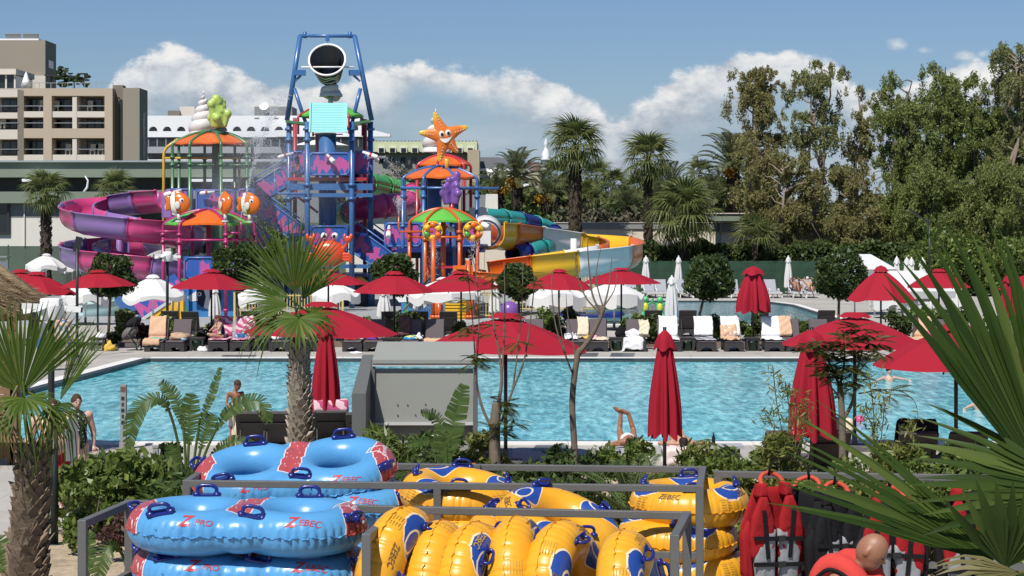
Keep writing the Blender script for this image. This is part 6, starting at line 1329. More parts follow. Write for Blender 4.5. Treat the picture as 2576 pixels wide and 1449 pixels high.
tag(grid_mesh('coral_flowers', v_, f_, leaf_mat('petal_coral', (.50, .12, .08), (.62, .24, .16), (.66, .40, .30), .6, .3), smooth=False), 'cluster of coral flowers behind the rear rack', 'flowers', kind='stuff')
# cycad fan behind the rack
cy = thing('cycad', 'dark cycad fronds low behind the rack, left of the yellow stack', 'plant', (X(1590, 25), 25, .03))
for i in range(14): l = link('frond', leafmesh(('cyc', i % 2), lambda: feather_leaf(1.0, 30, i, .35, .012, .16), lf_hedge), None, cy); a = i*2.4; el = .5+.6*((i % 4)/4); orient(l, (0, 0, .8), (math.cos(a)*math.cos(el), math.sin(a)*math.cos(el), math.sin(el)), (-math.cos(a)*math.sin(el), -math.sin(a)*math.sin(el), math.cos(el)))
# ---- the three near palms
def near_palm(name, label, base, top, r0, r1, lvs, mat_b, seed, nb, per, bL=.22, bw=.17):
    base, top = Vector(base), Vector(top); t = thing(name, label, 'palm tree', base); tp = top-base; MB().tube([(0, 0, 0), tp*.5+Vector((.02, 0, 0)), tp], [r0, (r0+r1)*.5, r1*.8], 14).out('trunk', m_barkd, t)
    boots(t, .02, tp.z*.985, r0*.90, r1*.90, int(nb*1.7), mat_b, seed, bL*.8, bw*.85, (tp.x, tp.y), per+1)
    for i, (hub, ax, nr, R, A, n, Lp, dr, td, sp, mt) in enumerate(lvs):
        hub = Vector(hub)-base; ax = Vector(ax).normalized(); b = fan_leaf(R, n, A, Lp, seed*9+i, dr, sp, .22, td, .014, 0, .03, 1.5 if seed == 5 else 1.0); o = b.out('leaf', mt, t); orient(o, hub-ax*Lp, ax, nr)
    return t
lf_pnear = leaf_mat('leaf_palm_near', (.022, .045, .007), (.045, .08, .012), (.105, .145, .03), .5, .2, .2)  # darker copy of the palm leaf green, shaded side put into the colour
lf_boot = M('palm_boot', (.215, .165, .118), .9, .1, .35, 6, .7, 30); lf_bootg = M('palm_boot_grey', (.36, .315, .255), .9, .1, .35, 6, .7, 30)
d = 33.0; Hb = lambda u, v, dd=0: P(u, v, d+dd)
LV = [(Hb(728, 752, .05), (-.8, -.1, .6), (.45, -.85, .25), 1.0, .5, 15, .5, .2, .2, .55, lf_palm), (Hb(741, 735), (-.05, -.2, 1), (0, -1, -.2), 1.28, .84, 30, .55, .12, .12, .52, lf_palm), (Hb(752, 800, -.3), (.02, -.75, -.62), (0, -.62, .75), .70, 2.2, 30, .4, .1, .5, .5, lf_palm), (Hb(725, 770, -.1), (-1, -.2, .28), (.2, -.7, .7), .82, .9, 20, .5, .35, .3, .5, lf_palm),
      (Hb(760, 755, .3), (.38, .1, .9), (-.5, -.8, .3), 1.05, .75, 16, .5, .15, .15, .55, lf_palm), (Hb(720, 800, -.2), (-.9, -.3, -.12), (-.1, -.6, .8), .95, .8, 16, .45, .5, .6, .45, lf_palm), (Hb(775, 800, 0), (.45, .1, .25), (-.2, -.75, .6), .55, 1.2, 16, .4, .6, .8, .4, lf_palm), (Hb(740, 815, .4), (-.3, .9, .4), (0, -.4, .9), .9, 1.3, 20, .5, .4, .5, .45, lf_palm), (Hb(770, 830, .2), (.3, .5, -.9), (.4, -.6, .1), .6, .6, 12, .35, .2, .3, .4, lf_palm)]
near_palm('fan_palm', 'central fan palm with grey scaly trunk and big upright fan', Hb(757, 1246), Hb(752, 850), .24, .13, LV, lf_bootg, 3, 150, 8, .2, .16)
d = 22.0
lf_dryg = leaf_mat('leaf_palm_dry', (.12, .12, .045), (.20, .18, .075), (.27, .24, .12), .5, .3)
LV = [(Hb(55, 990), (-.12, -.2, 1), (.1, -1, -.2), 1.12, 1.05, 36, .6, .10, .10, .6, lf_palm), (Hb(150, 1010, .1), (.42, -.1, 1), (-.8, -.55, .3), 1.02, .55, 18, .55, .12, .1, .6, lf_palm), (Hb(62, 1000, -.35), (.25, -.85, -.35), (0, -.4, .9), .62, 2.0, 28, .4, .3, 1.0, .45, lf_palm), (Hb(-30, 1020), (-.8, -.2, .2), (0, -.7, .7), .9, 1.1, 20, .5, .4, .6, .5, lf_palm),
      (Hb(130, 1020, -.2), (.8, -.4, -.35), (.3, -.4, .85), .62, 1.4, 24, .4, .5, 1.0, .4, lf_palm), (Hb(10, 1040, -.3), (-.3, -.5, -.8), (0, -.8, .4), .55, 1.0, 18, .35, .3, .6, .4, lf_dryg), (Hb(120, 1050, .1), (.5, .1, -.85), (.6, -.6, .3), .5, .7, 14, .35, .2, .4, .4, lf_dryg)]
near_palm('fan_palm', 'fan palm with shaggy brown trunk at the left edge', (X(62, d), d, 0), Hb(88, 1125), .24, .14, LV, lf_boot, 4, 170, 10, .24, .18)
d = 10.0
LV = [(Hb(2515, 1420), (-.86, -.12, .53), (.30, -.75, .6), 1.26, .34, 12, .35, .03, .12, .45, lf_pnear), (Hb(2655, 1270, .3), (-.40, .05, 1), (.6, -.8, .2), 1.62, .40, 14, .5, .05, .10, .58, lf_pnear), (Hb(2730, 1240, .1), (-.95, -.1, .22), (.1, -.75, .66), .95, .50, 10, .4, .10, .10, .5, lf_pnear), (Hb(2530, 1430, -.2), (.1, -.4, 1), (0, -.9, -.4), .50, .9, 10, .2, .1, .2, .5, lf_pnear), (Hb(2560, 1440, -.3), (-.85, -.4, .1), (0, -.5, .85), .42, .7, 10, .2, .2, .3, .5, lf_dryg)]
near_palm('fan_palm', 'near fan palm whose long leaves cross the right side', (X(2640, 10.3), 10.3, TERR), Hb(2640, 1500, .3), .20, .15, LV, lf_boot, 5, 60, 9)
# ---- bird of paradise plants
def paddle(b, pts, w, seed, splits=9):
    # a long paddle blade along a curve, torn into strips
    sp = spline(pts, 11); r = random.Random(seed); n = len(sp); m0 = n//3
    b.tube(sp[:m0+2], .022, 5, cap=False)
    for k in range(m0, n-1):
        t = (k-m0)/(n-1-m0); hw = w*math.sin(math.pi*(.06+.9*t))**.7; p, q = sp[k], sp[k+1]; tn = (q-p).normalized(); sd = tn.cross(Vector((0, -1, .35))).normalized(); up = sd.cross(tn)
        for s in (-1, 1):
            dz = Vector((0, 0, -.30*hw*r.uniform(.3, 1.0))); j = tn*(hw*.45+r.uniform(-.01, .02)); st_ = (q-p).length; torn = r.random() < .35
            e_ = tn*st_*(.32 if torn else .02); b.add([p, q, q-e_+sd*s*hw*.97+j+dz+up*.02, p+e_*.6+sd*s*hw*(.96 if torn else 1)+j+dz+up*.02], [(0, 1, 2, 3)])
def strelitzia(label, base, lvs, name='bird_of_paradise'):
    t = thing(name, label, 'plant', base)
    for i, (pts, w) in enumerate(lvs): b = MB(); paddle(b, [Vector(p)-Vector(base) for p in pts], w, i+3); b.out('leaf', lf_strel, t)
d = 30.5
strelitzia('bird of paradise plant with an arching torn leaf, left of the boy', (X(465, d), d, .03), [([Hb(465, 1240), Hb(445, 1100), Hb(412, 1010, -.2), Hb(365, 1010, -.3), Hb(335, 1060, -.3), Hb(322, 1130, -.3)], .15), ([Hb(470, 1240), Hb(462, 1080), Hb(440, 1000), Hb(405, 960)], .12), ([Hb(480, 1240), Hb(500, 1080), Hb(530, 1000), Hb(555, 925, .1)], .07), ([Hb(470, 1240), Hb(475, 1120), Hb(478, 1050), Hb(482, 990)], .16), ([Hb(480, 1240), Hb(505, 1130), Hb(520, 1080), Hb(535, 1040)], .15), ([Hb(485, 1240), Hb(525, 1120, -.1), Hb(580, 1030, -.2), Hb(650, 1010, -.3), Hb(675, 1060, -.3)], .14), ([Hb(490, 1240), Hb(530, 1150), Hb(590, 1110, -.3), Hb(650, 1130, -.3)], .12), ([Hb(460, 1240), Hb(440, 1160), Hb(430, 1120)], .12)])
d = 29.5
strelitzia('bird of paradise plant with one upright paddle leaf below the screen box', (X(1130, d), d, .03), [([Hb(1130, 1260), Hb(1135, 1150), Hb(1140, 1070), Hb(1168, 968)], .17), ([Hb(1125, 1260), Hb(1120, 1120), Hb(1098, 1050), Hb(1058, 1038, -.2)], .10), ([Hb(1120, 1260), Hb(1100, 1150), Hb(1080, 1110), Hb(1020, 1120, -.3)], .08), ([Hb(1135, 1260), Hb(1118, 1160), Hb(1108, 1080)], .13)])
d = 24.5
strelitzia('torn banana-like leaf drooping at the foot of the left rack', (X(300, d), d, .03), [([Hb(330, 1480), Hb(310, 1400), Hb(280, 1372, -.2), Hb(255, 1410, -.3), Hb(245, 1450, -.3)], .13), ([Hb(222, 1480), Hb(222, 1420), Hb(226, 1340)], .10), ([Hb(330, 1480), Hb(345, 1400), Hb(360, 1350)], .1), ([Hb(10, 1480), Hb(5, 1420), Hb(-10, 1350)], .2)])
# ---- slender trees in the near garden
def twigtree(name, label, base, segs, mat, fern=(), lm=None, seed=0, fl=.34):
    t = thing(name, label, 'tree', base); b = MB(); o = Vector(base)
    for pts, r0, r1 in segs:
        sp = spline([Vector(p)-o for p in pts], 5); n = len(sp); b.tube(sp, [r0+(r1-r0)*i/(n-1) for i in range(n)], 7)
    b.out('trunk', mat, t); rng = np.random.default_rng(seed)
    for i, (p, k, rad) in enumerate(fern):
        f = MB(); r = random.Random(seed*40+i)
        for j in range(k):
            a = r.uniform(0, 6.28); e = r.uniform(-.35, .5); L = fl*r.uniform(.6, 1.15); st = Vector(p)-o+Vector((r.uniform(-rad, rad), r.uniform(-rad, rad), r.uniform(-rad, rad)))*.4; d = Vector((math.cos(a)*math.cos(e), math.sin(a)*math.cos(e), math.sin(e))); sd = d.cross(Vector((0, 0, 1))).normalized(); n = 13
            for q in range(n):
                c = st+d*(L*(q+1)/n)+Vector((0, 0, -.22*L*((q+1)/n)**2)); l = .11*fl/.34*math.sin(math.pi*(.15+.8*q/n)); w = d*(.013*fl/.34)
                for s in (-1, 1): e2 = c+sd*s*l+d*l*.35+Vector((0, 0, -.15*l)); f.add([c, c+sd*s*l*.5+w+d*l*.15, e2, c+sd*s*l*.5-w+d*l*.15], [(0, 1, 2, 3)])
        f.out('foliage', lm or lf_fern, t)
d = 31.0
twigtree('bare_tree', 'slender bare tree with a forked trunk in front of the pool', (X(1440, d), d, 0), [([Hb(1440, 1292), Hb(1446, 1150), Hb(1440, 1010), Hb(1452, 900), Hb(1462, 878)], .055, .045), ([Hb(1455, 890), Hb(1485, 850), Hb(1510, 800), Hb(1520, 770)], .045, .03), ([Hb(1515, 790), Hb(1490, 740), Hb(1480, 650), Hb(1478, 600)], .02, .006), ([Hb(1518, 775), Hb(1532, 720), Hb(1540, 640)], .018, .005), ([Hb(1512, 790), Hb(1475, 750), Hb(1455, 700), Hb(1445, 640)], .016, .005), ([Hb(1518, 775), Hb(1500, 700), Hb(1512, 620)], .014, .005), ([Hb(1445, 950), Hb(1425, 900), Hb(1398, 820), Hb(1388, 720), Hb(1392, 680)], .018, .005), ([Hb(1448, 905), Hb(1440, 850), Hb(1428, 790), Hb(1424, 740)], .014, .004), ([Hb(1520, 770), Hb(1545, 730), Hb(1552, 690)], .012, .004), ([Hb(1425, 900), Hb(1405, 790), Hb(1410, 740)], .01, .003)], m_bark)
d = 30.0
twigtree('sawn_tree', 'sawn off tree stump sprouting long thin stems with feathery leaves', (X(1245, d), d, 0), [([Hb(1245, 1316), Hb(1246, 1180), Hb(1245, 1080), Hb(1252, 1010)], .11, .075), ([Hb(1240, 1080), Hb(1215, 1030), Hb(1198, 960), Hb(1196, 900)], .025, .015), ([Hb(1255, 1010), Hb(1262, 960), Hb(1258, 900), Hb(1240, 800), Hb(1238, 690)], .03, .008), ([Hb(1262, 960), Hb(1268, 850), Hb(1270, 750), Hb(1268, 660)], .018, .006), ([Hb(1262, 1060), Hb(1290, 980), Hb(1320, 900), Hb(1340, 760), Hb(1345, 690)], .022, .006), ([Hb(1290, 980), Hb(1300, 900), Hb(1312, 780), Hb(1316, 660)], .015, .005), ([Hb(1196, 920), Hb(1190, 820), Hb(1178, 700), Hb(1170, 650)], .012, .005), ([Hb(1198, 930), Hb(1205, 800), Hb(1196, 680), Hb(1180, 630)], .012, .005)], m_bark,
    [(Hb(1196, 905), 16, .25), (Hb(1175, 760), 8, .2), (Hb(1165, 700), 7, .2), (Hb(1178, 835), 8, .2), (Hb(1240, 830), 6, .15), (Hb(1268, 700), 8, .2), (Hb(1238, 720), 6, .2), (Hb(1318, 700), 6, .2), (Hb(1300, 860), 6, .15), (Hb(1270, 1020), 14, .2), (Hb(1285, 1060), 10, .2), (Hb(1262, 1090), 12, .2), (Hb(1340, 720), 5, .2), (Hb(1335, 790), 5, .15)], lf_fern, 7, .32)
d = 31.0
twigtree('feathery_shrub', 'dark stemmed tree with feathery leaves before the wide closed parasol', (X(2118, d), d, 0), [([Hb(2118, 1292), Hb(2120, 1150), Hb(2118, 1040), Hb(2112, 960)], .07, .045), ([Hb(2118, 1060), Hb(2145, 1010), Hb(2155, 940), Hb(2170, 880)], .035, .012), ([Hb(2112, 970), Hb(2090, 920), Hb(2060, 870), Hb(2040, 850)], .025, .008), ([Hb(2115, 960), Hb(2125, 900), Hb(2120, 830)], .022, .007), ([Hb(2155, 940), Hb(2190, 900), Hb(2215, 860)], .015, .005), ([Hb(2112, 1000), Hb(2070, 950), Hb(2040, 930)], .015, .005), ([Hb(2160, 990), Hb(2250, 980, -.2), Hb(2300, 1010, -.2), Hb(2310, 1060, -.2)], .012, .003)], m_bark,
    [(Hb(2055, 870), 16, .3), (Hb(2090, 890), 16, .3), (Hb(2120, 850), 18, .35), (Hb(2160, 880), 16, .3), (Hb(2195, 870), 14, .3), (Hb(2085, 940), 14, .3), (Hb(2150, 940), 14, .3), (Hb(2060, 925), 12, .3), (Hb(2120, 910), 14, .3), (Hb(2140, 970), 10, .3), (Hb(2230, 985, -.2), 5, .15), (Hb(2165, 830), 8, .2)], leaf_mat('leaf_fern_dark', (.035, .05, .014), (.075, .09, .022), (.19, .13, .03), .5, .3), 8, .40)
# willowy stems
def willow(label, us, d, seed):
    t = thing('bamboo_clump', label, 'plant', (X(us[0][0], d), d, .03)); o = Vector(t.location); r = random.Random(seed); b = MB(); cs = []
    for (u0, v0, u1, v1) in us:
        a, e = P(u0, v0, d)-o, P(u1, v1, d)-o; sp = spline([a, a.lerp(e, .5)+Vector((r.uniform(-.1, .1), 0, .1)), e], 6); b.tube(sp, [.008]*len(sp), 4, cap=False)
        for q in sp[3:]:
            for k in range(9): cs.append(q+Vector((r.gauss(0, .07), r.gauss(0, .07), r.gauss(0, .06))))
    b.out('stems', m_bark, t); v, f = leaf_quads(np.array([tuple(c) for c in cs]), np.random.default_rng(seed), .13, .022, .4); grid_mesh('foliage', v, f, lf_bamb, t, smooth=False)
willow('thin bamboo stems before the pool, left of the wide closed parasol', [(1985, 1160, 1945, 930), (1990, 1160, 1975, 960), (2000, 1160, 2000, 990), (1975, 1160, 1925, 1040), (1995, 1160, 2030, 1010)], 29.4, 3); willow('thin bamboo stems behind the palm leaf fingers', [(2200, 1150, 2185, 940), (2210, 1150, 2225, 1000), (2195, 1150, 2170, 1030), (2300, 1150, 2290, 1060)], 29.2, 5)
# ================= near furniture: racks, tubes, screen box, signs, lamps, hut
m_steel = M('rack_steel', (.115, .115, .11), .5, .4, .2, 3, .15, 50, dirt=.5); ZR = 2.03
def RP(u, v, z=ZR): d = F*(EYE-z)/(v-HV); return Vector(((u-HU)/F*d, d, z))
def rack(label, posts, rails, low=(), base=TERR):
    o = Vector(posts[0]); o.z = base; t = thing('tube_rack', label, 'rack', o)
    for p in posts: MB().box(Vector((p.x-o.x, p.y-o.y, (p.z-base)/2)), (.075, .075, p.z-base)).out('post', m_steel, t, bevel=.006)
    for a, b in rails:
        dv = (b-a).normalized()*.035; MB().bar(a-o-dv+Vector((0, 0, -.035)), b-o+dv+Vector((0, 0, -.035)), .07, .066).out('rail', m_steel, t, bevel=.006)
    for a, b, z in low: MB().bar(Vector((a.x-o.x, a.y-o.y, z)), Vector((b.x-o.x, b.y-o.y, z)), .06, .06).out('lower_rail', m_steel, t)
    return t
A_, B_, C_, E_ = RP(208, 1307), RP(325, 1257), RP(1728, 1287), RP(1697, 1344); D_, DB = RP(922, 1342), RP(1005, 1272)
rack('front grey steel rack holding the blue tubes and the upright yellow tubes', [A_, B_, C_, E_, D_], [(A_, B_), (B_, DB), (DB, C_), (D_, DB), (E_, C_)], [(B_, C_, .45), (A_, B_, .45), (E_, C_, .45)])
F1, F2, F3, F4, F5 = RP(470, 1207), RP(1760, 1220), RP(1768, 1173), RP(540, 1160), RP(1100, 1213)
rack('rear grey steel rack behind the front one', [F1, F2, F3, F4, F5, RP(1200, 1168)], [(F1, F5), (F5, F2), (F2, F3), (F4, F3), (F1, F4)], [(F1, F2, .45), (F4, F3, .45)])
H1, H2 = RP(1805, 1184), RP(2660, 1197)
rack('grey steel rail at right where the life vests hang', [H1, H2, RP(2240, 1190)], [(H1, H2)], [(H1+Vector((0, -.4, 0)), H2+Vector((0, -.4, 0)), .28)])
# ---- yellow single tubes
def tube_wave(nt, x, y, z, R, n, ph, rr=.15):
    # blue wave patches with pale outlines round the top face: returns (patch, outline)
    th = y.op('ARCTAN2', x)*(n/(2*math.pi))+ph; r = (x*x+y*y).sqrt(); a = (th.fr()-.5); rad = (r-R)
    k = (a*a*14.0+((rad-.02+a*.25)*(1/rr)).pw(2.0)).sqrt(); hook = ((a-.06).pw(2.0)*40+((rad-.03)*(1/.07)).pw(2.0)).sqrt()
    patch = k.lt(.92)*z.gt(.05); inner = hook.lt(1.0)*hook.gt(.80)
    out = (k.gt(.92)*k.lt(.985)*z.gt(.05)).mx(inner*patch); return patch, out
def ytube_mat():
    m, nt, b = new_mat('yellow_vinyl'); x, y, z = n_xyz(nt, coords(nt)); p, o = tube_wave(nt, x, y, z, .40, 3, .1); n1 = n_noise(nt, coords(nt), 5, 5)
    c = n_mix(nt, n1, (.66, .30, .012), (.80, .40, .025)); c = n_mix(nt, p, c, (.02, .065, .30)); c = n_mix(nt, o, c, (.78, .62, .38))
    th = y.op('ARCTAN2', x); s = n_noise(nt, coords(nt), 30, 4)
    nt.links.new(c, b.inputs['Base Color']); nt.links.new((s*.2+.26).k, b.inputs['Roughness']); b.inputs['Specular IOR Level'].default_value = .45; b.inputs['Coat Weight'].default_value = .1; b.inputs['Subsurface Weight'].default_value = 0
    bump(nt, b, n_noise(nt, coords(nt), 4, 3)*.7+s*.05, .12, .05); return m
m_yt = ytube_mat(); p_hand = plastic('handle_blue', (.012, .022, .17), .3)
def ytube_mesh(seed=0, R=.40, r=.205, creases=34):
    rng = random.Random(seed); N, K = 276, 28; vs, fs = [], []; ca = sorted([2*math.pi*(i+rng.uniform(-.25, .25))/creases for i in range(creases)]); am = [rng.uniform(.4, 1.2) for _ in ca]
    for i in range(N):
        th = 2*math.pi*i/N; dmin = min(((abs((th-c+math.pi) % (2*math.pi)-math.pi), q) for c, q in zip(ca, am)), key=lambda e: e[0]); cr = math.exp(-(dmin[0]/.012)**2)*dmin[1]; puff = 1-math.exp(-(dmin[0]/.05)**2)
        for k in range(K):
            ph = 2*math.pi*k/K; q = r*(1+.012*math.sin(3*th+seed)); ex = max(0, math.cos(ph))**1.3; q -= (cr*.012-puff*.002)*ex+(.0); q2 = q*(.93 if abs(ph-math.pi) < 1.2 else 1)
            vs.append(((R+q2*math.cos(ph))*math.cos(th), (R+q2*math.cos(ph))*math.sin(th), q*.98*math.sin(ph)))
    for i in range(N):
        for k in range(K): i2, k2 = (i+1) % N, (k+1) % K; fs.append((i*K+k, i2*K+k, i2*K+k2, i*K+k2))
    # welded seam flange round the outside
    n0 = len(vs); 
    for i in range(N):
        th = 2*math.pi*i/N; w = .016+.004*math.sin(th*23+seed)+rng.uniform(-.002, .002); zz = .006*math.sin(th*37)+.004*math.sin(th*61)
        for rr, z in ((R+r*.965, 0), (R+r*.985+w, zz)): vs.append((rr*math.cos(th), rr*math.sin(th), z))
    for i in range(N): i2 = (i+1) % N; fs.append((n0+2*i, n0+2*i2, n0+2*i2+1, n0+2*i+1))
    me = bpy.data.meshes.new('inflated_ring'); me.from_pydata(vs, [], fs); me.polygons.foreach_set('use_smooth', [True]*len(fs)); me.materials.append(m_yt); return me
YM = [ytube_mesh(1), ytube_mesh(2)]
def handle_mesh():
    b = MB().box((0, 0, .006), (.20, .075, .012)); pts = spline([(-.07, 0, .01), (-.075, 0, .05), (-.05, 0, .075), (0, 0, .08), (.05, 0, .075), (.075, 0, .05), (.07, 0, .01)], 4); b.tube(pts, .015, 8)
    for s in (-1, 1): b.ball((s*.08, 0, .012), (.035, .036, .02), 10, 6)
    me = bpy.data.meshes.new('handle'); me.from_pydata(b.v, [], b.f); me.polygons.foreach_set('use_smooth', b.sm); me.materials.append(p_hand); return me
HM = handle_mesh()
def text_mesh(txt, size, shear=.25, bold=.012):
    cu = bpy.data.curves.new('lettering', 'FONT'); cu.body = txt; cu.size = size; cu.shear = shear; cu.offset = bold*size; cu.align_x = 'CENTER'; cu.align_y = 'CENTER'; o = bpy.data.objects.new('lettering', cu); COL.objects.link(o); dg = bpy.context.evaluated_depsgraph_get(); me = bpy.data.meshes.new_from_object(o.evaluated_get(dg)); bpy.data.objects.remove(o)
    bm = bmesh.new(); bm.from_mesh(me); bmesh.ops.triangulate(bm, faces=bm.faces); long = [e for e in bm.edges if e.calc_length() > .02]
    bmesh.ops.subdivide_edges(bm, edges=long, cuts=1); bmesh.ops.triangulate(bm, faces=bm.faces); vs = [v.co.copy() for v in bm.verts]; fs = [tuple(v.index for v in f.verts) for f in bm.faces]; bm.verts.ensure_lookup_table(); bm.free(); bpy.data.meshes.remove(me); return vs, fs
m_ink = M('ink_grey', (.44, .27, .05), .6, .2, .1); m_inkr = M('ink_red', (.42, .05, .055), .45, .3, .1); m_inkd = M('ink_dark', (.16, .10, .04), .6, .2); m_inkb = M('ink_blue', (.05, .10, .30), .5, .2); m_inkw = M('ink_white', (.72, .72, .72), .5, .2)
def torus_print(tx, mat, parent, th0, ph0, R=.40, r=.205, rot=0.0, name='print', off=.004, yexp=1.0):
    vs, fs = tx; out = []; c, s = math.cos(rot), math.sin(rot)
    for v in vs:
        a, q = v.x*c-v.y*s, v.x*s+v.y*c; th = th0+a/(R+r); ph = ph0+q/r*yexp; rr = r*(1+.012*math.sin(3*th))+off; out.append(((R+rr*math.cos(ph))*math.cos(th), (R+rr*math.cos(ph))*math.sin(th), rr*.985*math.sin(ph)))
    return MB().add(out, fs, True).out(name, mat, parent)
T_ZEB = text_mesh('ZEBEC', .085); T_TAG = text_mesh('1 3 5', .05)
def label_block(w, h, seed):
    # a printed notice: a thin outline with short lines of small print
    r = random.Random(seed); vs, fs = [], []
    def q(x0, y0, x1, y1):
        n = len(vs); nx = max(1, int((x1-x0)/.025)); [vs.extend([Vector((x0+(x1-x0)*i/nx, y0, 0)), Vector((x0+(x1-x0)*i/nx, y1, 0))]) for i in range(nx+1)]; [fs.append((n+2*i, n+2*i+2, n+2*i+3, n+2*i+1)) for i in range(nx)]
    e = .004; q(-w/2, -h/2, w/2, -h/2+e); q(-w/2, h/2-e, w/2, h/2); q(-w/2, -h/2, -w/2+e, h/2); q(w/2-e, -h/2, w/2, h/2)
    n = int(h/.022)
    for i in range(1, n):
        y = -h/2+i*h/n
        for (a, b) in ((-w*.42, -.02*w), (.06*w, w*.42)): q(a, y-.004, b-r.uniform(0, .1)*w, y+.004)
    return vs, fs
T_LAB = [label_block(.16, .13, 1), label_block(.19, .14, 2)]
# a square quick-response mark is left off the notices
def yellow_tube(label, c, axis, spin, mesh=0, hands=(0.3, 1.9, 3.4, 5.0), prints=True):
    t = thing('yellow_swim_tube', label, 'swim tube', c, 0, 'yellow swim tubes'); a = Vector(axis).normalized(); x = a.orthogonal().normalized(); y = a.cross(x); m = Matrix((x, y, a)).transposed() @ RZ(spin); t.rotation_euler = m.to_euler()
    link('inflated_ring', YM[mesh], None, t)
    for h in hands:
        o = link('handle', HM, None, t); rr = .40+.215*math.cos(1.25); o.matrix_local = Matrix.Translation(((rr)*math.cos(h), rr*math.sin(h), .21*math.sin(1.25))) @ (RZ(h+math.pi/2) @ RX(-(math.pi/2-1.25))).to_4x4()
    if prints:
        for k in (0.9, 2.5, 4.2, 5.7):
            torus_print(T_LAB[int(k) % 2], m_ink, t, k, .30 if k < 3 else .45, name='notice'); torus_print(T_ZEB, m_inkd if k < 3 else m_ink, t, k+.55, .8, name='lettering')
    return t
def YC(u, v, d): return P(u, v, d)
for (u, vt, d, ax, sp, ms, lab) in ((1003, 1275, 16.9, (1, -.42, -.10), .4, 0, 'upright yellow tube at the left end of the upright row, showing two blue patches'), (1098, 1310, 17.0, (1, -.20, -.06), 1.6, 1, 'second upright yellow tube, with printed notices facing the camera'), (1202, 1317, 16.9, (1, -.40, .08), 2.75, 0, 'third upright yellow tube, blue patch and handle on its right face'), (1312, 1300, 17.0, (1, -.22, .12), 4.0, 1, 'fourth upright yellow tube, thin blue stripes on its face'), (1422, 1312, 16.9, (1, -.46, .10), 5.35, 0, 'fifth upright yellow tube, large blue patch with white outline'), (1588, 1336, 16.6, (1, -.26, .14), .9, 1, 'sixth upright yellow tube at the right end of the row')):
    yellow_tube(lab, YC(u, vt, d)-Vector((0, 0, .60)), ax, sp, ms)
for (u, v, d, ax, sp, ms, lab) in ((1157, 1248, 19.95, (.10, -.10, 1), .5, 0, 'yellow tube lying on top in the rear rack, left of the middle'), (1165, 1330, 19.9, (-.03, -.04, 1), 2.2, 1, 'yellow tube lying below another in the rear rack, left of the middle'), (1405, 1330, 18.5, (.30, -.30, 1), 1.0, 0, 'tilted yellow tube between the upright row and the rear rack'), (1330, 1362, 18.6, (.12, -.2, 1), 3.0, 1, 'yellow tube lying low behind the upright row'), (1735, 1266, 20.1, (0, -.03, 1), 2.0, 0, 'yellow tube on top of the right hand stack'), (1704, 1349, 20.0, (.02, -.06, 1), 3.6, 1, 'yellow tube second from the top in the right hand stack'), (1730, 1432, 20.0, (0, -.03, 1), 5.2, 0, 'yellow tube at the bottom of the right hand stack')):
    yellow_tube(lab, YC(u, v, d), ax, sp, ms)
# ---- blue two-seat tubes
def btube_mat():
    m, nt, b = new_mat('blue_vinyl'); co = coords(nt); x, y, z = n_xyz(nt, co); n1 = n_noise(nt, co, 4, 5); wv = (n_noise(nt, n_vec(nt, x*0, y*9, 0), 1, 3)-.5)*.09; ax = x.abs()
    band = (x-y*.12+wv).abs(); e1 = band-.10; e2 = (ax*-1)+.80+wv+y.abs()*.25; q = e1.mx((y*-1)-.30).mn(e2)
    red = q.lt(0)*z.gt(-.02); ring = q.gt(0)*q.lt(.012)*z.gt(-.02)
    dash = n_noise(nt, n_vec(nt, x*36, y*16, 0), 1, 1).gt(.68)
    c = n_mix(nt, n1, (.075, .27, .53), (.105, .335, .60)); c = n_mix(nt, ring, c, (.70, .60, .60)); c = n_mix(nt, red, c, n_mix(nt, n1, (.36, .055, .06), (.44, .085, .085))); c = n_mix(nt, red*dash*e2.gt(-.16), c, (.72, .62, .60))
    nt.links.new(c, b.inputs['Base Color']); b.inputs['Roughness'].default_value = .3; b.inputs['Specular IOR Level'].default_value = .45; b.inputs['Coat Weight'].default_value = .1
    bump(nt, b, n_noise(nt, co, 5, 3), .12, .04); return m
def torus(b, c, R, r, N=48, K=16):
    vs, fs = [], []
    for i in range(N):
        th = 2*math.pi*i/N
        for k in range(K): ph = 2*math.pi*k/K; vs.append((c[0]+(R+r*math.cos(ph))*math.cos(th), c[1]+(R+r*math.cos(ph))*math.sin(th), c[2]+r*math.sin(ph)))
    for i in range(N):
        for k in range(K): i2, k2 = (i+1) % N, (k+1) % K; fs.append((i*K+k, i2*K+k, i2*K+k2, i*K+k2))
    b.add(vs, fs, True)
